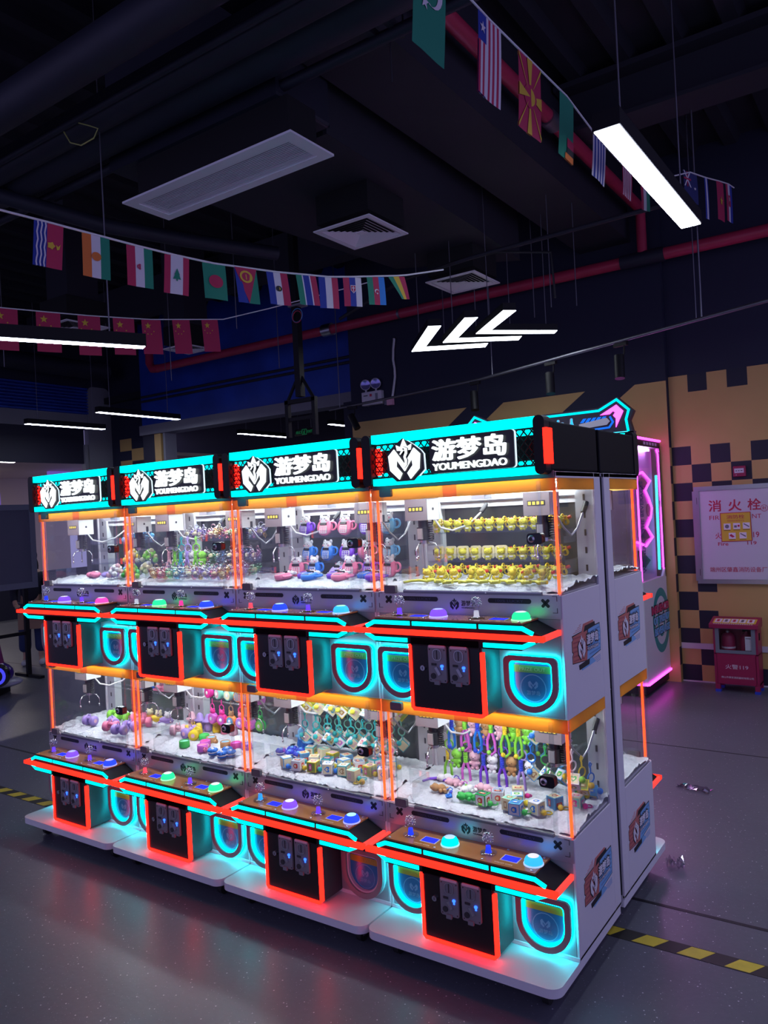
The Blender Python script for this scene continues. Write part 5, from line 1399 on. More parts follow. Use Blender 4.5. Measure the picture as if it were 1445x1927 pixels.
# ------------------------------------------------------------------ left background
t = thing('display_board', 'large dark grey board with a pale frame standing behind the far end of the row', 'board', (-4.5, 0, 0))
part('panel', t, None, lambda b: b.box(-0.03, 0, 1.2, 2.60, 1.12, 1.98, 'board_grey'))
part('frame', t, None, lambda b: b.ring([(1.13, 1.05), (2.67, 1.05), (2.67, 2.045), (1.13, 2.045)], [(1.2, 1.12), (2.60, 1.12), (2.60, 1.98), (1.2, 1.98)], 'x', -0.04, 0.01, 'board_frame'))
part('stand', t, None, lambda b: (b.box(-0.05, -0.01, 1.3, 1.35, 0, 1.06, 'black_satin'), b.box(-0.05, -0.01, 2.5, 2.55, 0, 1.06, 'black_satin'), b.box(-0.3, 0.25, 1.3, 1.35, 0, 0.03, 'black_satin'), b.box(-0.3, 0.25, 2.5, 2.55, 0, 0.03, 'black_satin'), b.box(-0.05, -0.02, 1.3, 2.55, 0.5, 0.54, 'black_satin')))
t = thing('kiddie_ride', 'glossy purple toy vehicle with a blue-lit wheel at the edge of the floor', 'ride', (-4.06, 1.70, 0), (0, 0, 0.6))
t.scale = (0.8, 0.8, 0.8)
part('body', t, None, lambda b: (b.sph((0, 0, 0.28), (0.45, 0.24, 0.20), 'ride_purple', 18, 12), b.sph((-0.1, 0, 0.45), (0.25, 0.2, 0.16), 'ride_yellow', 14, 10)))
part('column', t, None, lambda b: b.tube([(0.18, 0, 0.35), (0.16, 0, 0.7), (0.12, 0, 0.95)], 0.09, 'ride_pink', 14, radii=[0.15, 0.11, 0.08]))
part('bumper', t, None, lambda b: b.sph((0.2, 0, 0.16), (0.36, 0.27, 0.07), 'ride_grey', 16, 8))
w_ = part('wheel', t, None, lambda b: b.cyl((0.38, -0.24, 0.30), (0.38, -0.30, 0.30), 0.15, 'black_gloss', 20))
part('rim', w_, None, lambda b: b.torus((0.38, -0.305, 0.30), 0.10, 0.02, 'ride_rim', 'y', 20, 6))
part('base', t, None, lambda b: b.box(-0.3, 0.3, -0.2, 0.2, 0, 0.12, 'black_satin'))
def skinned(name, parent, verts, edges, radii, m, sub=2):
    me = bpy.data.meshes.new(name); me.from_pydata(verts, edges, []); me.materials.append(MAT[m])
    o = bpy.data.objects.new(name, me); link(o, parent)
    o.modifiers.new('skin', 'SKIN')
    sd = me.skin_vertices[0].data if me.skin_vertices else None
    if sd is None:
        import bmesh
        bm = bmesh.new(); bm.from_mesh(me); bm.verts.layers.skin.verify(); bm.to_mesh(me); bm.free(); sd = me.skin_vertices[0].data
    for i, r in enumerate(radii):
        sd[i].radius = r if isinstance(r, tuple) else (r, r)
        sd[i].use_root = (i == 0)
    s = o.modifiers.new('smooth', 'SUBSURF'); s.levels = sub; s.render_levels = sub
    o.modifiers['skin'].use_smooth_shade = True
    return o
t = thing('person', 'person in dark jacket and blue jeans behind the far machine, holding a tan bag', 'person', (-5.25, 3.02, 0), (0, 0, 0.9))
# body: pelvis, chest, neck, head, arms, legs in one surface
V = [(0, 0, 0.80), (0, 0, 1.0), (0, 0, 1.17), (0, 0, 1.25), (0, -0.02, 1.31), (0, -0.03, 1.40),
     (0.15, 0, 1.16), (0.20, -0.02, 0.95), (0.16, -0.16, 0.82), (0.12, -0.22, 0.80), (-0.15, 0, 1.16), (-0.20, -0.02, 0.95), (-0.17, -0.14, 0.80), (-0.14, -0.20, 0.78),
     (0.08, 0, 0.74), (0.09, -0.02, 0.42), (0.09, 0.02, 0.09), (0.10, -0.10, 0.04), (-0.08, 0, 0.74), (-0.09, 0.0, 0.42), (-0.10, 0.04, 0.09), (-0.11, -0.08, 0.04)]
E_ = [(0, 1), (1, 2), (2, 3), (3, 4), (4, 5), (2, 6), (6, 7), (7, 8), (8, 9), (2, 10), (10, 11), (11, 12), (12, 13), (0, 14), (14, 15), (15, 16), (16, 17), (0, 18), (18, 19), (19, 20), (20, 21)]
R_ = [0.11, 0.105, 0.12, 0.045, 0.065, 0.075, 0.05, 0.038, 0.03, 0.03, 0.05, 0.038, 0.03, 0.03, 0.075, 0.05, 0.035, 0.03, 0.075, 0.05, 0.035, 0.03]
pb = skinned('body', t, V, E_, R_, 'skin')
for s_ in (1, -1):
    for k in range(4):
        x = s_ * 0.13 + (k - 1.5) * 0.014
        skinned('finger', pb, [(x, -0.22, 0.795), (x, -0.25, 0.775), (x, -0.255, 0.75 + 0.004 * k)], [(0, 1), (1, 2)], [0.009, 0.008, 0.006], 'skin', 1)
    skinned('thumb', pb, [(s_ * 0.13 - 0.03, -0.20, 0.80), (s_ * 0.13 - 0.045, -0.225, 0.785)], [(0, 1)], [0.010, 0.008], 'skin', 1)
skinned('jacket', t, [(0, 0, 0.78), (0, 0, 1.0), (0, 0, 1.16), (0, 0, 1.22), (0.16, 0, 1.15), (0.205, -0.02, 0.95), (0.17, -0.13, 0.84), (-0.16, 0, 1.15), (-0.205, -0.02, 0.95), (-0.18, -0.12, 0.82)],
        [(0, 1), (1, 2), (2, 3), (2, 4), (4, 5), (5, 6), (2, 7), (7, 8), (8, 9)], [0.14, 0.13, 0.14, 0.07, 0.065, 0.055, 0.048, 0.065, 0.055, 0.048], 'jacket_navy')
skinned('jeans', t, [(0, 0, 0.80), (0.085, 0, 0.72), (0.095, -0.02, 0.42), (0.095, 0.02, 0.15), (-0.085, 0, 0.72), (-0.095, 0, 0.42), (-0.105, 0.04, 0.15)], [(0, 1), (1, 2), (2, 3), (0, 4), (4, 5), (5, 6)], [0.13, 0.095, 0.08, 0.085, 0.095, 0.08, 0.085], 'jeans_blue')
for s_, y in ((1, 0.0), (-1, 0.02)): skinned('shoe', t, [(s_ * 0.10, y + 0.03, 0.045), (s_ * 0.105, y - 0.06, 0.045), (s_ * 0.11, y - 0.15, 0.035)], [(0, 1), (1, 2)], [0.042, 0.042, 0.034], 'shoe_white')
part('hair', t, None, lambda b: (b.sph((0, 0.005, 1.41), (0.098, 0.105, 0.105), 'hair_dark', 14, 10), b.sph((0, 0.06, 1.27), (0.10, 0.06, 0.17), 'hair_dark', 14, 10)))
part('face', pb, None, lambda b: (b.sph((0.03, -0.105, 1.375), (0.009, 0.005, 0.006), 'black_print', 8, 5), b.sph((-0.03, -0.105, 1.375), (0.009, 0.005, 0.006), 'black_print', 8, 5), b.sph((0, -0.115, 1.35), (0.012, 0.014, 0.02), 'skin', 8, 6), b.sph((0, -0.10, 1.315), (0.022, 0.006, 0.006), 'sticker_red', 8, 5)))
single('handbag', 'tan bag held at the waist by the person behind the far machine', 'bag', None, lambda b: (b.box(-0.16, 0.16, -0.05, 0.05, 0, 0.20, 'bag_tan'), b.tube([(-0.09, 0, 0.20), (-0.08, 0, 0.29), (0.08, 0, 0.29), (0.09, 0, 0.20)], 0.008, 'bag_tan', 6)), (-5.045, 2.90, 0.49), (0, 0, 0.9), bevel=0.015)

# ------------------------------------------------------------------ prizes inside the cases
TC = {'lemon': (0.80, 0.74, 0.06), 'yellow': (0.85, 0.64, 0.03), 'cream': (0.85, 0.78, 0.50), 'red': (0.70, 0.05, 0.03), 'pink': (0.85, 0.22, 0.38), 'hotpink': (0.80, 0.03, 0.32),
      'palepink': (0.85, 0.50, 0.60), 'purple': (0.18, 0.05, 0.62), 'lilac': (0.42, 0.30, 0.75), 'blue': (0.02, 0.20, 0.75), 'skyblue': (0.15, 0.50, 0.85), 'royal': (0.03, 0.06, 0.60),
      'teal': (0.03, 0.50, 0.52), 'mint': (0.25, 0.70, 0.55), 'green': (0.04, 0.48, 0.08), 'lime': (0.25, 0.70, 0.06), 'white': (0.85, 0.85, 0.88), 'brown': (0.48, 0.26, 0.10),
      'orange': (0.80, 0.28, 0.06), 'black': (0.01, 0.01, 0.012), 'gold': (0.75, 0.52, 0.05), 'magenta': (0.70, 0.15, 0.65)}
for k_, c_ in TC.items(): mat('toy_' + k_, c_, 0.35)
for k_, c_ in {'clearpink': (1, 0.66, 0.80), 'clearblue': (0.62, 0.85, 1), 'cleargreen': (0.66, 1, 0.75), 'clearlilac': (0.82, 0.75, 1), 'cleargold': (1, 0.86, 0.55), 'clear': (0.93, 0.96, 1)}.items(): pane('toy_' + k_, c_, 0.16, 0.6)
BED = 0.582
def face(b, c, r, s=1.0, dark='toy_black'):
    for sx in (-1, 1): b.sph((c[0] + sx * 0.35 * r, c[1] - 0.93 * r, c[2] + 0.1 * r), 0.09 * r, dark, 6, 4)
    b.sph((c[0], c[1] - 1.0 * r, c[2] - 0.12 * r), (0.13 * r, 0.08 * r, 0.08 * r), dark, 6, 4)
def bear(col, ear='toy_', toast=False, strap='yellow', rope='red'):
    """little bear figure with its strap bundled behind it"""
    c = 'toy_' + col
    def f(b):
        if toast: b.prism(rrect(-0.026, 0.026, 0.006, 0.060, 0.010), 'y', 0.002, 0.012, 'toy_cream')
        b.sph((0, 0, 0.014), (0.013, 0.011, 0.013), c, 10, 7)
        b.sph((0, -0.002, 0.035), (0.018, 0.015, 0.0155), c, 12, 8)
        for s in (-1, 1):
            b.sph((s * 0.013, 0, 0.048), 0.0055, c, 8, 5); b.sph((s * 0.013, -0.003, 0.014), (0.005, 0.005, 0.008), c, 8, 5); b.sph((s * 0.007, -0.005, 0.004), (0.006, 0.008, 0.005), c, 8, 5)
        face(b, (0, -0.002, 0.034), 0.0165)
        b.box(-0.008, 0.008, -0.0125, -0.010, 0.012, 0.018, 'toy_white')
        b.torus((0.020, 0.022, 0.026), 0.011, 0.0036, 'toy_' + strap, 'y', 12, 6); b.torus((0.004, 0.024, 0.046), 0.011, 0.0032, 'toy_' + strap, 'x', 12, 6); b.tube([(-0.02, 0.02, 0.012), (0.0, 0.026, 0.045), (0.022, 0.022, 0.050), (0.03, 0.018, 0.020)], 0.003, 'toy_' + strap, 6)
        b.cyl((0.018, 0.026, 0.040), (0.040, 0.028, 0.047), 0.0065, 'toy_' + rope, 8)
    return f
def lying_strap(col, rope):
    def f(b):
        b.tube([(-0.05, 0.0, 0.006), (-0.02, 0.012, 0.010), (0.015, 0.004, 0.012), (0.045, -0.014, 0.008), (0.05, 0.002, 0.007), (0.01, 0.018, 0.010), (-0.03, 0.016, 0.009)], 0.0052, 'toy_' + col, 8)
        b.cyl((0.045, -0.006, 0.010), (0.075, 0.0, 0.012), 0.0075, 'toy_' + rope, 10)
    return f
def purse(col):
    c = 'toy_' + col
    def f(b):
        M = Matrix.Rotation(PI / 2, 4, 'X')
        b.lathe([(0, -0.016), (0.030, -0.016), (0.040, -0.010), (0.041, 0.006), (0.034, 0.012), (0, 0.013)], (0, 0.0, 0.0), c, 20, Matrix.Translation((0, 0, 0.042)) @ M)
        b.sph((0, -0.006, 0.078), (0.029, 0.014, 0.020), 'toy_white', 12, 8)
        for s in (-1, 1): b.sph((s * 0.020, -0.004, 0.094), (0.009, 0.007, 0.011), 'toy_white', 8, 6); b.sph((s * 0.017, -0.019, 0.074), (0.005, 0.002, 0.003), 'toy_pink', 6, 4); b.sph((s * 0.010, -0.020, 0.081), 0.0024, 'toy_black', 6, 4)
        b.prism(rrect(-0.018, 0.018, 0.052, 0.062, 0.004), 'y', -0.020, -0.010, 'toy_black')
        b.prism(rrect(-0.020, 0.020, 0.012, 0.048, 0.004), 'y', -0.0155, -0.010, 'toy_white')
        for i in range(3):
            for j in range(4): b.box(-0.016 + i * 0.0115, -0.0075 + i * 0.0115, -0.0165, -0.0155, 0.015 + j * 0.008, 0.0205 + j * 0.008, c)
        b.torus((0.046, 0, 0.048), 0.019, 0.005, c, 'y', 16, 6)
    return f
def bubble(c1, c2):
    def f(b):
        r = random.Random(len(c1) * 7 + len(c2))
        for k in range(9):
            a = k * 2.4
            b.sph((0.022 * math.cos(a), 0.016 * math.sin(a), 0.016 + 0.005 * k), r.uniform(0.012, 0.017), 'toy_' + (c1 if k % 3 else c2), 10, 7)
        b.sph((0, -0.016, 0.036), (0.016, 0.010, 0.013), 'toy_cream', 10, 7); face(b, (0, -0.012, 0.037), 0.013)
        b.torus((0.004, 0.005, 0.072), 0.012, 0.003, 'toy_' + c1, 'y', 12, 5)
    return f
def hang_plush(kind, ring, cuff, strap):
    """hook and ring, plush figure and looped wrist strap; hangs from the origin"""
    body = {'bear': 'brown', 'pig': 'palepink', 'frog': 'lime', 'white': 'white'}[kind]
    c = 'toy_' + body
    def f(b):
        b.tube([(0, 0, 0), (0.006, 0, 0.008), (0, 0, 0.014), (-0.005, 0, 0.006), (0, 0, -0.006), (0, 0, -0.020)], 0.0028, 'toy_' + ring, 6)
        b.torus((0, 0, -0.034), 0.016, 0.0025, 'toy_' + ring, 'y', 16, 6)
        x, z = 0.024, -0.065
        b.sph((x, 0.008, z - 0.022), (0.015, 0.013, 0.017), c, 10, 7); b.sph((x, 0.006, z), (0.019, 0.016, 0.017), c, 12, 8)
        for s in (-1, 1):
            b.sph((x + s * 0.013, 0.006, z + 0.016), 0.0068, 'toy_white' if kind == 'frog' else c, 8, 6)
            b.sph((x + s * 0.014, 0.002, z - 0.022), 0.006, c, 8, 5); b.sph((x + s * 0.008, 0.002, z - 0.038), 0.0068, c, 8, 5)
        face(b, (x, 0.004, z), 0.017)
        b.cyl((-0.004, -0.004, -0.050), (-0.004, -0.004, -0.085), 0.0066, 'toy_' + cuff, 10)
        for k in range(6): b.torus((-0.004, -0.004, -0.053 - 0.006 * k), 0.0068, 0.0012, 'toy_' + cuff, 'z', 10, 4)
        b.tube([(-0.008, -0.004, -0.085), (-0.017, -0.005, -0.110), (-0.017, -0.006, -0.140), (-0.004, -0.006, -0.156), (0.010, -0.006, -0.142), (0.008, -0.005, -0.112), (0.0, -0.004, -0.085)], 0.0046, 'toy_' + strap, 8)
        b.sph((-0.012, -0.010, -0.148), 0.008, 'toy_' + cuff, 8, 6)
    return f
def grown(fn, k):
    def f(b):
        t_ = MB(); fn(t_)
        b.v += [(p[0] * k, p[1] * k, p[2] * k) for p in t_.v]; b.f += t_.f; b.m += t_.m; b.s += t_.s
    return f
def lying_plush(kind, cuff, strap):
    body = {'bear': 'brown', 'pig': 'palepink', 'frog': 'green', 'white': 'white'}[kind]
    c = 'toy_' + body
    def f(b):
        b.sph((0.0, 0, 0.015), (0.020, 0.017, 0.016), c, 12, 8); b.sph((-0.026, -0.004, 0.016), (0.018, 0.018, 0.016), c, 12, 8)
        for s in (-1, 1):
            b.sph((-0.038, s * 0.015, 0.020), 0.007, c, 8, 6); b.sph((0.004, s * 0.018, 0.010), 0.008, c, 8, 6); b.sph((0.020, s * 0.012, 0.010), 0.009, c, 8, 6)
        b.sph((-0.040, -0.008, 0.014), (0.007, 0.008, 0.006), c, 8, 6)
        b.tube([(0.022, 0.0, 0.010), (0.034, 0.012, 0.018), (0.046, 0.008, 0.014), (0.046, -0.006, 0.008)], 0.0022, 'toy_' + strap, 6)
        b.cyl((0.046, -0.008, 0.009), (0.052, -0.032, 0.009), 0.0065, 'toy_' + cuff, 8)
        b.tube([(0.050, -0.032, 0.007), (0.040, -0.046, 0.006), (0.052, -0.062, 0.006), (0.066, -0.050, 0.006), (0.056, -0.034, 0.007)], 0.0046, 'toy_' + strap, 8)
    return f
def cube_faces(b, a, tint, ink, M=None):
    cells = [('toy_' + tint), 'toy_' + ink, 'toy_cream', 'toy_white']
    h = a / 2
    b.box(-h, h, -h, h, -h, h, cells[0], M)
    t = 0.0006
    for ax in range(3):
        for s in (-1, 1):
            def quad(u0, u1, v0, v1, m, d):
                def P(u, v, w): 
                    p = [0, 0, 0]; p[ax] = s * (h + w); p[(ax + 1) % 3] = u; p[(ax + 2) % 3] = v; return tuple(p)
                vs = [P(u0, v0, d), P(u1, v0, d), P(u1, v1, d), P(u0, v1, d)]
                b.add(vs, [(0, 1, 2, 3) if s > 0 else (3, 2, 1, 0)], m, False, M)
            k = (ax + (s > 0) + len(ink) + len(tint)) % 3
            quad(-h * 0.86, h * 0.86, -h * 0.86, h * 0.86, (cells[3], 'toy_cream', 'toy_clearblue')[k] if tint != 'cream' else (cells[3], 'toy_mint', 'toy_cream')[k], t)
            if k == 0:
                pts = [(h * 0.5 * math.cos(i * PI / 8) * (1.25 if i in (2, 6) else 1), h * 0.5 * math.sin(i * PI / 8) * (1.25 if i in (2, 6) else 1)) for i in range(16)]
            elif k == 1:
                pts = [(0, -h * 0.6), (h * 0.55, -h * 0.05), (h * 0.55, h * 0.35), (h * 0.28, h * 0.5), (0, h * 0.3), (-h * 0.28, h * 0.5), (-h * 0.55, h * 0.35), (-h * 0.55, -h * 0.05)]
            else:
                pts = [(-h * 0.6, -h * 0.5), (h * 0.6, -h * 0.5), (h * 0.6, h * 0.1), (-h * 0.6, h * 0.1)]
            def P2(u, v, w):
                p = [0, 0, 0]; p[ax] = s * (h + w); p[(ax + 1) % 3] = u; p[(ax + 2) % 3] = v; return tuple(p)
            vs = [P2(u, v, 2 * t) for u, v in pts]
            b.add(vs, [tuple(range(len(vs))) if s > 0 else tuple(range(len(vs) - 1, -1, -1))], cells[1], False, M)
            vs = [P2(u * 0.55, v * 0.5 - h * 0.08, 3 * t) for u, v in pts]
            b.add(vs, [tuple(range(len(vs))) if s > 0 else tuple(range(len(vs) - 1, -1, -1))], cells[2], False, M)
def hang_cube(ring, tint, ink, bell):
    def f(b):
        b.tube([(0, 0, 0), (0.006, 0, 0.008), (0, 0, 0.014), (-0.005, 0, 0.006), (0, 0, -0.006), (0, 0, -0.022)], 0.0028, 'toy_' + ring, 6)
        b.torus((0, 0, -0.036), 0.015, 0.0025, 'toy_' + ring, 'y', 16, 6)
        b.tube([(0, 0, -0.050), (0.0, 0, -0.058)], 0.002, 'toy_' + ring, 6)
        M = Matrix.Translation((0.004, 0, -0.084)) @ Matrix.Rotation(0.55, 4, 'Z') @ Matrix.Rotation(PI / 4, 4, 'Y')
        cube_faces(b, 0.036, tint, ink, M)
        b.sph((0.006, -0.030, -0.072), 0.010, 'toy_' + bell, 10, 7)
    return f
def lying_cube(tint, ink, bell):
    def f(b):
        cube_faces(b, 0.040, tint, ink, Matrix.Translation((0, 0, 0.020)))
        b.sph((0.031, -0.004, 0.010), 0.010, 'toy_' + bell, 10, 7)
        b.torus((0.034, 0.016, 0.004), 0.013, 0.0022, 'toy_' + bell, 'z', 14, 5)
    return f
def cup(col, lid, head):
    def f(b):
        b.lathe([(0, 0), (0.026, 0), (0.027, 0.004), (0.027, 0.032), (0.024, 0.034), (0.022, 0.030), (0, 0.030)], (0, 0, 0), 'toy_' + col, 18)
        b.lathe([(0, 0.0305), (0.020, 0.0305)], (0, 0, 0), 'toy_' + lid, 16)
        if head: b.sph((0.032, -0.012, 0.012), (0.013, 0.012, 0.012), 'toy_' + head, 10, 7); b.sph((0.026, -0.014, 0.023), 0.005, 'toy_' + head, 6, 5); b.sph((0.038, -0.014, 0.023), 0.005, 'toy_' + head, 6, 5)
    return f
def hang_cup(ring, head, rim, disc_):
    def f(b):
        b.tube([(0, 0, 0.014), (0, 0, -0.015)], 0.0028, 'toy_' + ring, 6); b.torus((0, 0, -0.028), 0.015, 0.0024, 'toy_' + ring, 'y', 16, 6)
        b.sph((0, 0, -0.055), (0.016, 0.014, 0.015), 'toy_' + head, 10, 7); b.sph((-0.012, 0, -0.042), 0.006, 'toy_' + head, 8, 5); b.sph((0.012, 0, -0.042), 0.006, 'toy_' + head, 8, 5)
        face(b, (0, 0.0, -0.055), 0.0145)
        M = Matrix.Translation((0, 0, -0.092)) @ Matrix.Rotation(PI / 2, 4, 'X')
        b.lathe([(0, -0.014), (0.028, -0.014), (0.029, 0.012), (0.023, 0.014)], (0, 0, 0), 'toy_' + rim, 18, M); b.lathe([(0.023, 0.013), (0, 0.013)], (0, 0, 0), 'toy_' + disc_, 18, M); b.sph((0, -0.015, -0.092), (0.010, 0.003, 0.010), 'toy_white', 10, 6)
    return f
def dumbbell(col):
    def f(b):
        for x in (-0.030, 0.030):
            b.lathe([(0, -0.014), (0.024, -0.014), (0.028, -0.009), (0.028, 0.009), (0.024, 0.014), (0, 0.014)], (0, 0, 0), 'toy_' + col, 18, Matrix.Translation((x, 0, 0.029)) @ Matrix.Rotation(PI / 2, 4, 'Y'))
            b.lathe([(0.011, 0.0146), (0, 0.0146)], (0, 0, 0), 'toy_palepink', 12, Matrix.Translation((x, 0, 0.029)) @ Matrix.Rotation(PI / 2 * (1 if x > 0 else -1), 4, 'Y'))
        b.cyl((-0.03, 0, 0.029), (0.03, 0, 0.029), 0.011, 'toy_' + col, 12)
        b.sph((0, -0.006, 0.044), (0.014, 0.013, 0.012), 'toy_' + col, 10, 7)
        for s in (-1, 1): b.sph((s * 0.007, -0.004, 0.060), (0.004, 0.003, 0.010), 'toy_' + col, 8, 5)
        face(b, (0, -0.006, 0.045), 0.012)
    return f
def hat_figure(body, hat):
    def f(b):
        b.lathe([(0, 0), (0.022, 0), (0.024, 0.01), (0.020, 0.045), (0.014, 0.055)], (0, 0, 0), 'toy_' + body, 16)
        b.lathe([(0.032, 0.052), (0.032, 0.058), (0.020, 0.060), (0.018, 0.080), (0.008, 0.092), (0, 0.094)], (0, 0, 0), 'toy_' + hat, 16)
        face(b, (0, -0.004, 0.038), 0.018)
    return f
def pad(col):
    def f(b):
        b.sph((0, 0, 0.018), (0.050, 0.030, 0.018), 'toy_' + col, 16, 8); b.sph((-0.042, -0.012, 0.016), (0.022, 0.026, 0.016), 'toy_' + col, 12, 8); b.sph((0.042, -0.012, 0.016), (0.022, 0.026, 0.016), 'toy_' + col, 12, 8)
        b.prism(rrect(-0.022, 0.022, -0.012, 0.014, 0.004), 'z', 0.030, 0.0365, 'toy_palepink' if col == 'pink' else 'toy_lilac')
        for k in range(3): b.sph((0.036 + 0.006 * (k - 1), -0.004 + 0.008 * (k % 2), 0.032), 0.004, 'toy_white', 6, 4)
    return f
def sneaker(col, head):
    def f(b):
        b.sph((0, 0, 0.018), (0.042, 0.020, 0.018), 'toy_' + col, 14, 8); b.box(-0.042, 0.040, -0.018, 0.018, 0.0, 0.010, 'toy_' + col); b.sph((0.012, 0, 0.042), (0.021, 0.019, 0.020), 'toy_' + head, 12, 8)
        for s in (-1, 1): b.sph((0.012 + s * 0.013, 0, 0.060), 0.007, 'toy_' + head, 8, 5)
        face(b, (0.012, 0, 0.042), 0.019)
    return f
def lump(c1, c2):
    def f(b):
        r = random.Random(hash(c1) % 99 if False else len(c1))
        for k in range(14):
            a = k * 2.4; q = 0.012 + 0.0022 * k
            b.sph((q * 1.4 * math.cos(a), q * 0.8 * math.sin(a), 0.014 + 0.0042 * (13 - k)), (0.017, 0.014, 0.015), 'toy_' + (c1 if k % 4 else c2), 9, 6)
    return f
def flower(col):
    def f(b):
        for k in range(6): b.sph((0.016 * math.cos(k * PI / 3), 0.016 * math.sin(k * PI / 3), 0.020), (0.011, 0.011, 0.010), 'toy_' + col, 8, 6)
        b.sph((0, 0, 0.024), (0.010, 0.010, 0.009), 'toy_skyblue' if col == 'royal' else 'toy_white', 8, 6); b.lathe([(0, 0), (0.022, 0), (0.022, 0.012), (0, 0.012)], (0, 0, 0), 'toy_' + col, 14)
        b.torus((0, 0, 0.012), 0.023, 0.003, 'toy_white', 'z', 18, 5)
    return f
def grown_plush(*a): return grown(hang_plush(*a), 1.28)
def grown_cube(*a): return grown(hang_cube(*a), 1.22)
def grown_lying(*a): return grown(lying_cube(*a), 1.12)
CASE = {(3, 1): 'nearest machine\'s upper case', (3, 0): 'nearest machine\'s lower case', (2, 1): 'second-nearest machine\'s upper case', (2, 0): 'second-nearest machine\'s lower case',
        (1, 1): 'third-nearest machine\'s upper case', (1, 0): 'third-nearest machine\'s lower case', (0, 1): 'farthest machine\'s upper case', (0, 0): 'farthest machine\'s lower case'}
def toy(name, cat, label, key, fn, m, lv, x, y, z, rz=0.0, tilt=0.0, group=None):
    return single(name, label, cat, key, fn, (MX[m] + x, y, z + UPZ * lv), (tilt, 0, rz), group)
R = random.Random(11)
# nearest machine, upper case: yellow bears
for i in range(12):
    toy('bear_figure', 'toy', '%s yellow bear from the left end of the top shelf, nearest machine' % ORD[i].capitalize(), 'bearY', bear('lemon'), 3, 1, 0.118 + 0.0505 * i, 0.315, 0.773, R.uniform(-0.3, 0.3), group='yellow bear figures on the top shelf')
for i in range(6):
    toy('toast_bear_figure', 'toy', '%s yellow bear in a toast slice, counted from the left of the middle shelf' % ORD[i].capitalize(), 'bearT', bear('lemon', toast=True), 3, 1, 0.120 + 0.060 * i, 0.31, 0.653, R.uniform(-0.2, 0.2), group='toast bears on the middle shelf')
for i in range(5):
    toy('bear_figure', 'toy', '%s plain yellow bear after the toast bears on the middle shelf' % ORD[i].capitalize(), 'bearY', bear('lemon'), 3, 1, 0.468 + 0.050 * i, 0.31, 0.653, R.uniform(-0.3, 0.3), group='plain yellow bears on the middle shelf')
for i in range(10):
    toy('bear_figure', 'toy', '%s yellow bear from the left in the back line on the white fluff' % ORD[i].capitalize(), 'bearY', bear('lemon'), 3, 1, 0.13 + 0.062 * i, 0.24 + R.uniform(-0.015, 0.02), BED + 0.002, R.uniform(-0.5, 0.5), group='yellow bears at the back of the fluff')
for i in range(9):
    toy('bear_figure', 'toy', '%s yellow bear from the left in the front line on the white fluff' % ORD[i].capitalize(), 'bearY2', bear('yellow', strap='lemon'), 3, 1, 0.16 + 0.062 * i, 0.155 + R.uniform(-0.015, 0.015), BED, R.uniform(-0.9, 0.9), -0.3, group='yellow bears at the front of the fluff')
for i in range(9):
    toy('wrist_strap', 'toy', '%s yellow wrist strap from the left lying along the front glass' % ORD[i].capitalize(), 'strapY', lying_strap('lemon' if True else '', 'lemon'), 3, 1, 0.15 + 0.063 * i, 0.075 + R.uniform(-0.02, 0.03), BED - 0.004, R.uniform(-0.6, 0.6), group='yellow straps along the front glass')
# second-nearest, upper: keypad purses
rowt = ['purple', 'pink', 'pink', 'purple', 'skyblue']
for i, c in enumerate(rowt):
    toy('keypad_purse', 'toy purse', '%s keypad purse on the top shelf, %s from its left end' % (c.capitalize(), ORD[i]), 'purse' + c, purse(c), 2, 1, 0.165 + 0.122 * i, 0.315, 0.773, R.uniform(-0.25, 0.1), -0.18, group='keypad purses on the top shelf')
rowm = ['blue', 'blue', 'purple', 'pink', 'skyblue']
for i, c in enumerate(rowm):
    toy('keypad_purse', 'toy purse', '%s keypad purse on the middle shelf, %s from its left end' % (c.capitalize(), ORD[i]), 'purse' + c, purse(c), 2, 1, 0.175 + 0.120 * i, 0.315, 0.653, R.uniform(-0.3, 0.2) + (1.2 if i == 3 else 0), -0.18, group='keypad purses on the middle shelf')
rowb = ['pink', 'blue', 'lilac', 'pink', 'purple', 'pink']
for i, c in enumerate(rowb):
    toy('keypad_purse', 'toy purse', '%s keypad purse standing on the fluff, %s from the left' % (c.capitalize(), ORD[i]), 'purse' + c, purse(c), 2, 1, 0.155 + 0.108 * i, 0.25, BED, R.uniform(-0.3, 0.3), -0.15 if i != 2 else -0.9, group='keypad purses standing on the fluff')
for i, c in enumerate(['pink', 'purple', 'blue', 'purple', 'pink', 'blue', 'purple']):
    toy('keypad_purse', 'toy purse', '%s keypad purse lying flat by the front glass, %s from the left' % (c.capitalize(), ORD[i]), 'purse' + c, purse(c), 2, 1, 0.15 + 0.09 * i, 0.16 if i % 2 else 0.10, BED + 0.012, R.uniform(-0.6, 0.6), -1.45, group='keypad purses lying by the front glass')
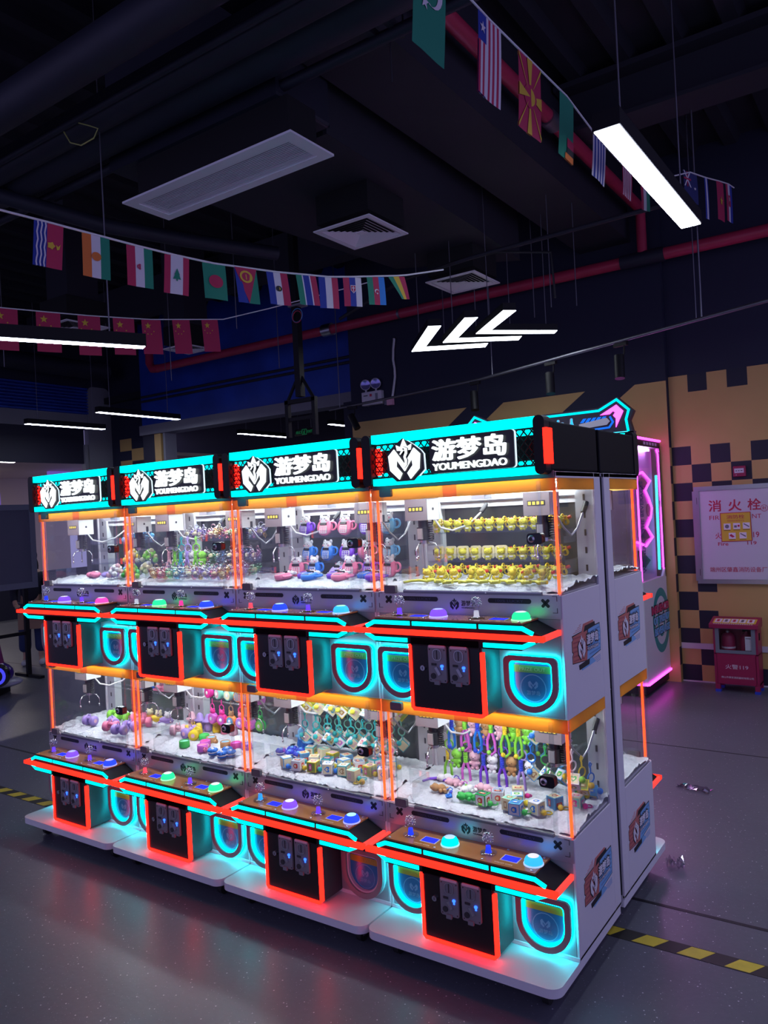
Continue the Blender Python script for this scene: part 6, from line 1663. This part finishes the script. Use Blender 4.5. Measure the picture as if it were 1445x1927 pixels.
# third-nearest, upper: clear bubble animals
CB = [('clear', 'clearpink'), ('clearlilac', 'cleargold'), ('clearlilac', 'clear'), ('clearpink', 'clearlilac'), ('cleargold', 'clearpink'), ('clearpink', 'cleargold'), ('cleargreen', 'clear'), ('clearblue', 'clear')]
def cbname(p): return {'clear': 'clear', 'clearpink': 'pink', 'clearlilac': 'lilac', 'cleargold': 'gold', 'cleargreen': 'green', 'clearblue': 'blue'}[p]
for row, (n, y, z, nm, sp) in enumerate(((10, 0.32, 0.773, 'top shelf', 0.062), (9, 0.315, 0.653, 'middle shelf', 0.066), (9, 0.27, BED, 'fluff at the back', 0.068), (10, 0.17, BED, 'fluff in the middle', 0.062), (9, 0.08, BED - 0.004, 'fluff along the glass', 0.066))):
    for i in range(n):
        c = CB[(i + row * 3) % len(CB)]
        toy('bubble_animal', 'toy', '%s bubble animal on the %s, %s from the left' % (cbname(c[0]).capitalize(), nm, ORD[i]), 'bub' + c[0] + c[1], bubble(*c), 1, 1, 0.115 + sp * i, y + R.uniform(-0.01, 0.01), z, R.uniform(-0.6, 0.6), group='bubble animals on the ' + nm)
for i, (c, x) in enumerate((('palepink', 0.14), ('lime', 0.185), ('teal', 0.235), ('lilac', 0.285), ('lime', 0.35))):
    toy('strap_keychain', 'toy', '%s strap keychain hanging at the left of the bubble animals, %s from the side glass' % (c.capitalize() if c != 'palepink' else 'Pink', ORD[i]), 'hpz' + c, grown_plush('frog' if c == 'lime' else 'white', c, c, c), 1, 1, x - 0.06, 0.22, 0.78, 0.3, group='strap keychains left of the bubble animals')
# farthest, upper
toy('crystal_lump', 'toy', 'Blue clear toy bundle on the top shelf of the farthest machine', 'lumpB', lump('clearblue', 'skyblue'), 0, 1, 0.42, 0.32, 0.773)
toy('crystal_lump', 'toy', 'Second blue clear toy bundle at the right end of the farthest top shelf', 'lumpB', lump('clearblue', 'skyblue'), 0, 1, 0.56, 0.32, 0.773)
toy('plush_bundle', 'toy', 'Yellow and cream toy bundle on the farthest middle shelf', 'lumpY', lump('cream', 'yellow'), 0, 1, 0.42, 0.32, 0.653)
toy('plush_bundle', 'toy', 'Lime toy bundle at the right of the farthest middle shelf', 'lumpL', lump('lime', 'cream'), 0, 1, 0.58, 0.32, 0.653)
toy('plush_bundle', 'toy', 'Blue toy bundle standing at the back of the farthest upper fluff', 'lumpS', lump('skyblue', 'clearblue'), 0, 1, 0.45, 0.28, BED)
toy('plush_bundle', 'toy', 'Cream toy bundle at the back right of the farthest upper fluff', 'lumpC', lump('cream', 'white'), 0, 1, 0.60, 0.28, BED)
for i, (c, x, y) in enumerate((('pink', 0.30, 0.15), ('lilac', 0.43, 0.17), ('lilac', 0.54, 0.22))):
    toy('controller_plush', 'toy', '%s gamepad-shaped toy on the farthest upper fluff%s' % (c.capitalize(), '' if i == 0 else (', beside the pink one' if i == 1 else ', farther back')), 'pad' + c, pad(c), 0, 1, x, y, BED, R.uniform(-0.3, 0.3), group='gamepad-shaped toys')
toy('plush_bundle', 'toy', 'White bunny toy in front of the lilac gamepad toys', 'lumpW', lump('white', 'palepink'), 0, 1, 0.55, 0.11, BED)
toy('plush_bundle', 'toy', 'Bright green toy at the right corner of the farthest upper fluff', 'lumpG', lump('lime', 'green'), 0, 1, 0.67, 0.12, BED)
# nearest, lower: keychains and cubes
HP = [('bear', 'skyblue', 'royal', 'blue', 'Brown bear keychain with a blue wrist strap at the left end of the rail'), ('pig', 'palepink', 'lime', 'magenta', 'Pink pig keychain with a lime cuff, second on the rail'),
      ('bear', 'skyblue', 'royal', 'blue', 'Brown bear keychain with a blue strap, third on the rail'), ('pig', 'palepink', 'lime', 'magenta', 'Pink pig keychain with a lime cuff, fourth on the rail'),
      ('frog', 'lime', 'yellow', 'lime', 'Green frog keychain with a yellow cuff, fifth on the rail'), ('frog', 'lime', 'yellow', 'lime', 'Green frog keychain next to the hanging cubes on the rail')]
for i, (k, r_, c, s, lab) in enumerate(HP):
    toy('plush_keychain', 'keychain', lab, 'hp' + k + r_ + c + s, grown_plush(k, r_, c, s), 3, 0, 0.165 + 0.062 * i, 0.285, 0.905, R.uniform(-0.4, 0.4), group='plush keychains on the front rail')
for i, k in enumerate(('pig', 'bear', 'pig', 'bear', 'pig', 'frog', 'frog')):
    toy('plush_keychain', 'keychain', '%s keychain hanging on the rear rail, %s from the left' % (k.capitalize(), ORD[i]), 'hpr' + k, grown_plush(k, 'white', 'lime', 'skyblue'), 3, 0, 0.20 + 0.056 * i, 0.36, 0.905, R.uniform(-0.4, 0.4), group='plush keychains on the rear rail')
for i, (r_, t_, ik, be) in enumerate((('skyblue', 'skyblue', 'green', 'blue'), ('palepink', 'yellow', 'red', 'hotpink'), ('green', 'white', 'green', 'green'))):
    toy('cube_keychain', 'keychain', '%s picture cube keychain at the right of the front rail' % ['Blue', 'Yellow', 'Green and white'][i], 'hc%d' % i, grown_cube(r_, t_, ik, be), 3, 0, 0.535 + 0.058 * i, 0.285, 0.905, 0.2 * i, group='hanging picture cubes')
for i, (r_, t_, ik, be) in enumerate((('blue', 'skyblue', 'brown', 'blue'), ('green', 'green', 'blue', 'green'), ('skyblue', 'skyblue', 'green', 'yellow'))):
    toy('cube_keychain', 'keychain', '%s picture cube keychain on the lower rail of the nearest machine' % ['Blue and brown', 'Green', 'Sky blue'][i], 'hd%d' % i, grown_cube(r_, t_, ik, be), 3, 0, 0.525 + 0.062 * i, 0.27, 0.765, 0.3 * i, group='hanging picture cubes')
for i, (k, c, s, lab) in enumerate((('frog', 'yellow', 'lime', 'Green frog keychain with a yellow cuff on the lower rail'), ('pig', 'lime', 'magenta', 'Pink pig keychain with a magenta strap on the lower rail'), ('white', 'royal', 'purple', 'White bunny keychain with a violet strap on the lower rail'), ('bear', 'royal', 'purple', 'Brown bear keychain with a violet strap on the lower rail'), ('white', 'royal', 'lilac', 'White bunny keychain with a lilac strap on the lower rail'))):
    toy('plush_keychain', 'keychain', lab, 'hq' + k + c + s, grown_plush(k, s, c, s), 3, 0, 0.14 + 0.085 * i, 0.285, 0.765, R.uniform(-0.3, 0.3), group='plush keychains on the lower rail')
LP = [('pig', 'lime', 'magenta', 0.215, 0.20, 0.2, 'Pink pig toy lying on the fluff below the hanging frog'), ('pig', 'lime', 'magenta', 0.36, 0.195, -0.1, 'Pink pig toy lying in the middle of the nearest lower fluff'), ('white', 'purple', 'purple', 0.155, 0.235, 0.5, 'White bunny toy lying at the back left of the nearest lower fluff'),
      ('bear', 'royal', 'blue', 0.195, 0.115, 0.1, 'Brown bear toy lying by the front glass with a blue strap'), ('frog', 'lime', 'lime', 0.335, 0.085, 0.4, 'Green frog toy lying by the front glass'), ('white', 'lime', 'hotpink', 0.30, 0.16, 1.0, 'White bunny toy with a hot pink strap in the middle')]
for k, c, s, x, y, rz, lab in LP:
    toy('plush_keychain', 'keychain', lab, 'lp' + k + c + s, lying_plush(k, c, s), 3, 0, x, y, BED, rz, group='plush keychains lying on the fluff')
toy('wrist_strap', 'toy', 'Violet wrist strap lying at the back left of the nearest lower fluff', 'strapV', lying_strap('purple', 'purple'), 3, 0, 0.11, 0.20, BED, 0.6)
CU = [('green', 'red', 'green', 0.405, 0.075, 'Green picture cube lying nearest the front glass'), ('white', 'red', 'gold', 0.445, 0.125, 'White and red picture cube with a gold bell on the fluff'), ('cream', 'red', 'hotpink', 0.50, 0.19, 'Cream picture cube with a pink bell'), ('skyblue', 'green', 'yellow', 0.525, 0.125, 'Sky blue picture cube with a yellow bell'),
      ('cream', 'brown', 'gold', 0.515, 0.080, 'Cream and brown picture cube with a gold bell'), ('skyblue', 'blue', 'green', 0.555, 0.050, 'Blue picture cube at the front glass with a green bell'), ('white', 'blue', 'yellow', 0.62, 0.09, 'White and blue picture cube by the door lock'), ('skyblue', 'red', 'gold', 0.66, 0.17, 'Sky blue and red picture cube behind the clear chute wall'), ('cream', 'hotpink', 'hotpink', 0.73, 0.21, 'Cream and pink picture cube by the right side glass'), ('white', 'green', 'yellow', 0.70, 0.30, 'White and green picture cube at the back right corner')]
for i, (t_, ik, be, x, y, lab) in enumerate(CU):
    toy('cube_keychain', 'keychain', lab, 'lc' + t_ + ik + be, grown_lying(t_, ik, be), 3, 0, x, y, BED - 0.002, R.uniform(-0.6, 0.6), group='picture cubes lying on the fluff')
for i in range(3):
    toy('cube_keychain', 'keychain', '%s cube keychain hanging at the right side glass of the nearest lower case' % ['Pale', 'Gold', 'Blue'][i], 'he%d' % i, grown_cube(['white', 'yellow', 'blue'][i], ['white', 'yellow', 'skyblue'][i], ['green', 'brown', 'blue'][i], ['lime', 'gold', 'blue'][i]), 3, 0, 0.745, 0.15 + 0.09 * i, 0.80 - 0.05 * i, 1.2, group='hanging picture cubes')
# second-nearest, lower: yellow row, teal row, cubes on the fluff
for i in range(8):
    toy('cube_keychain', 'keychain', '%s yellow-ringed cube keychain from the left of the top rail' % ORD[i].capitalize(), 'hy%d' % (i % 3), grown_cube('lemon', ['yellow', 'cream', 'white'][i % 3], ['brown', 'palepink', 'skyblue'][i % 3], 'lemon'), 2, 0, 0.145 + 0.072 * i, 0.285, 0.905, 0.3 * (i % 3), group='yellow-ringed cubes on the top rail')
for i in range(9):
    toy('cube_keychain', 'keychain', '%s yellow-ringed cube from the left on the rear rail' % ORD[i].capitalize(), 'hz%d' % (i % 2), grown_cube('lemon', ['yellow', 'cream'][i % 2], ['magenta', 'brown'][i % 2], 'lemon'), 2, 0, 0.15 + 0.062 * i, 0.36, 0.905, 0.4 * (i % 2), group='yellow-ringed cubes on the rear rail')
for i in range(8):
    toy('cube_keychain', 'keychain', '%s teal-ringed cube keychain from the left of the lower rail' % ORD[i].capitalize(), 'ht%d' % (i % 4), grown_cube('teal', ['teal', 'white', 'skyblue', 'teal'][i % 4], ['palepink', 'pink', 'brown', 'magenta'][i % 4], 'teal'), 2, 0, 0.14 + 0.070 * i, 0.275, 0.765, 0.3 * (i % 3), group='teal-ringed cubes on the lower rail')
for i in range(9):
    toy('cube_keychain', 'keychain', '%s teal-ringed cube from the left on the rear lower rail' % ORD[i].capitalize(), 'hu%d' % (i % 2), grown_cube('mint', ['teal', 'mint'][i % 2], ['cream', 'palepink'][i % 2], 'teal'), 2, 0, 0.15 + 0.062 * i, 0.36, 0.765, 0.4 * (i % 2), group='teal-ringed cubes on the rear lower rail')
C2 = [('teal', 'brown'), ('cream', 'palepink'), ('yellow', 'magenta'), ('skyblue', 'red'), ('cream', 'orange'), ('teal', 'pink'), ('skyblue', 'cream'), ('white', 'red'), ('yellow', 'hotpink'), ('white', 'blue')]
for r_, (n, y, nm) in enumerate(((7, 0.235, 'back line'), (7, 0.165, 'middle line'), (6, 0.085, 'front line'))):
    for i in range(n):
        t_, ik = C2[(i + 3 * r_) % len(C2)]
        be = ['yellow', 'teal', 'blue'][(i + r_) % 3]
        toy('cube_keychain', 'keychain', '%s picture cube with a %s bell, %s from the left in the %s' % (t_.capitalize(), be, ORD[i], nm), 'lc' + t_ + ik + be, grown_lying(t_, ik, be), 2, 0, 0.19 + 0.078 * i + (0.03 if r_ == 1 else 0), y + R.uniform(-0.02, 0.02), BED - 0.002, R.uniform(-0.7, 0.7), group='picture cubes in the %s' % nm)
toy('bell_keychain', 'keychain', 'Loose gold bell with a yellow ring lying near the front glass', 'bellG', lambda b: (b.sph((0, 0, 0.013), 0.013, 'toy_gold', 12, 8), b.torus((-0.03, 0, 0.004), 0.012, 0.002, 'toy_yellow', 'z', 14, 5), b.tube([(-0.018, 0, 0.005), (-0.01, 0, 0.008)], 0.002, 'toy_yellow', 6)), 2, 0, 0.645, 0.045, BED - 0.006)
for i in range(3):
    toy('plush_bundle', 'toy', '%s blue toy from the left glass in the second-nearest lower case' % ORD[i].capitalize(), 'hb', hat_figure('blue', 'skyblue'), 2, 0, 0.055 + 0.05 * i, 0.34 - 0.03 * i, BED, 0.2 * i, group='blue toys at the left glass')
for i in range(5):
    toy('flower_cup', 'toy', '%s blue flower cup from the left on the left fluff of the second-nearest machine' % ORD[i].capitalize(), 'flroyal', flower('royal'), 2, 0, 0.05 + 0.028 * i, 0.19 + 0.05 * (i % 2), BED, 0.0 + i, group='blue flower cups at the left glass')
# third-nearest, lower: cup toys
HC = [('hotpink', 'hotpink', 'hotpink', 'hotpink', 'Hot pink hanging cup toy at the left end of the rail'), ('teal', 'skyblue', 'mint', 'palepink', 'Mint hanging cup toy with a blue head, second on the rail'), ('teal', 'skyblue', 'mint', 'cream', 'Mint hanging cup toy with a cream disc, third on the rail'), ('brown', 'brown', 'orange', 'skyblue', 'Orange-rimmed hanging cup toy with a blue disc'), ('brown', 'brown', 'orange', 'blue', 'Orange-rimmed hanging cup toy with a dark blue disc'), ('palepink', 'pink', 'magenta', 'magenta', 'Magenta hanging cup toy with a pink head at the right end')]
for i, (r_, h_, rm, dc, lab) in enumerate(HC):
    toy('cup_keychain', 'keychain', lab, 'hk%d' % i, hang_cup(r_, h_, rm, dc), 1, 0, 0.27 + 0.075 * i, 0.275, 0.905, R.uniform(-0.3, 0.3), group='hanging cup toys')
HL = [('hotpink', 'hotpink', 'magenta', 'magenta', 'Magenta cup toy with a dark pink head on the lower rail'), ('hotpink', 'hotpink', 'hotpink', 'magenta', 'Hot pink cup toy on the lower rail'), ('brown', 'brown', 'orange', 'skyblue', 'Brown bear cup toy with an orange rim on the lower rail'), ('hotpink', 'pink', 'magenta', 'lilac', 'Pink-headed cup toy with a lilac disc on the lower rail'), ('palepink', 'pink', 'magenta', 'magenta', 'Magenta cup toy with a pink head on the lower rail'), ('green', 'green', 'green', 'lime', 'Green cup toy at the right end of the lower rail')]
for i, (r_, h_, rm, dc, lab) in enumerate(HL):
    toy('cup_keychain', 'keychain', lab, 'hl%d' % i, hang_cup(r_, h_, rm, dc), 1, 0, 0.28 + 0.07 * i, 0.285, 0.765, R.uniform(-0.3, 0.3), group='hanging cup toys')
for i in range(6):
    toy('hat_figure', 'toy', '%s pastel hat figure from the left at the back of the third-nearest lower case' % ORD[i].capitalize(), 'hf%d' % i, hat_figure(['palepink', 'lilac', 'lilac', 'yellow', 'pink', 'palepink'][i], ['palepink', 'lilac', 'lilac', 'gold', 'pink', 'palepink'][i]), 1, 0, 0.06 + 0.065 * i, 0.33, BED, R.uniform(-0.4, 0.4), group='pastel hat figures')
CP = [('green', 'green', None, 0.30, 0.20, 'Green cup toy standing behind the orange cup'), ('green', 'mint', None, 0.29, 0.075, 'Green cup toy nearest the front glass'), ('brown', 'skyblue', 'brown', 0.37, 0.185, 'Tan cup toy with a blue inside behind the magenta cup'), ('magenta', 'hotpink', 'palepink', 0.39, 0.125, 'Magenta cup toy with a pink head in the middle'), ('magenta', 'pink', 'pink', 0.43, 0.07, 'Magenta cup toy with a pink head at the front glass'), ('brown', 'skyblue', None, 0.50, 0.16, 'Tan cup toy with a blue inside next to the hot pink cup'), ('hotpink', 'magenta', None, 0.565, 0.17, 'Hot pink cup toy on the fluff'), ('blue', 'skyblue', None, 0.63, 0.18, 'Blue cup toy on the fluff by the side chute')]
for i, (c, l_, h_, x, y, lab) in enumerate(CP):
    toy('cup_toy', 'toy', lab, 'cp%d' % i, cup(c, l_, h_), 1, 0, x, y, BED - 0.004, R.uniform(-0.4, 0.4), group='cup toys on the fluff')
for i, (x, y) in enumerate(((0.52, 0.055), (0.575, 0.10), (0.625, 0.075), (0.60, 0.04))):
    toy('flower_cup', 'toy', '%s blue flower cup from the left on the front right fluff' % ORD[i].capitalize(), 'flblue', flower('blue'), 1, 0, x, y, BED - 0.004, i, group='blue flower cups at the front glass')
for i, (c, x, y) in enumerate((('palepink', 0.10, 0.20), ('gold', 0.165, 0.245), ('lilac', 0.19, 0.20), ('yellow', 0.245, 0.19))):
    toy('dumbbell_toy', 'toy', '%s dumbbell toy on the left fluff of the third-nearest lower case' % {'palepink': 'Pink', 'gold': 'Gold', 'lilac': 'Lilac', 'yellow': 'Yellow'}[c], 'db' + c, dumbbell(c), 1, 0, x, y, BED, 0.6 + 0.5 * i, group='pastel dumbbell toys')
# farthest, lower: dumbbells
for i, (c, x, y, rz, lab) in enumerate((('lime', 0.27, 0.26, 0.5, 'Lime dumbbell toy at the back left'), ('lime', 0.36, 0.24, 0.4, 'Lime dumbbell toy beside the other lime one'), ('pink', 0.47, 0.27, 1.0, 'Pink dumbbell toy at the back'), ('pink', 0.58, 0.22, 0.6, 'Pink dumbbell toy next to the right glass'), ('lilac', 0.40, 0.15, -0.4, 'Lilac dumbbell toy in the middle of the fluff'), ('lilac', 0.24, 0.11, 0.1, 'Lilac dumbbell toy at the left by the glass'), ('lilac', 0.57, 0.14, 0.2, 'Lilac dumbbell toy right of the middle one'), ('pink', 0.47, 0.085, 0.4, 'Pink dumbbell toy near the front glass'), ('lilac', 0.58, 0.06, 0.2, 'Lilac dumbbell toy nearest the front glass'))):
    toy('dumbbell_toy', 'toy', lab + ', farthest machine', 'db' + c, dumbbell(c), 0, 0, x, y, BED, rz, group='dumbbell toys on the farthest fluff')
for i, (c, h_, x, z, lab) in enumerate((('blue', 'white', 0.46, 0.772, 'Blue shoe toy with a white head on the rail shelf'), ('blue', 'skyblue', 0.53, 0.772, 'Blue shoe toy with a sky blue head on the rail shelf'), ('pink', 'palepink', 0.61, 0.772, 'Pink shoe toy on the rail shelf'), ('pink', 'pink', 0.67, 0.772, 'Deep pink shoe toy at the right end of the rail shelf'))):
    toy('shoe_toy', 'toy', lab, 'sn%d' % i, sneaker(c, h_), 0, 0, x, 0.325, z, 0.1, group='shoe toys on the rail shelf')
for i, (c, h_, x) in enumerate((('orange', 'cream', 0.46), ('yellow', 'cream', 0.54), ('lilac', 'white', 0.62))):
    toy('shoe_toy', 'toy', '%s shoe toy standing at the back of the farthest lower fluff' % c.capitalize(), 'so%d' % i, sneaker(c, h_), 0, 0, x, 0.345, BED, 0.4, group='shoe toys on the fluff')
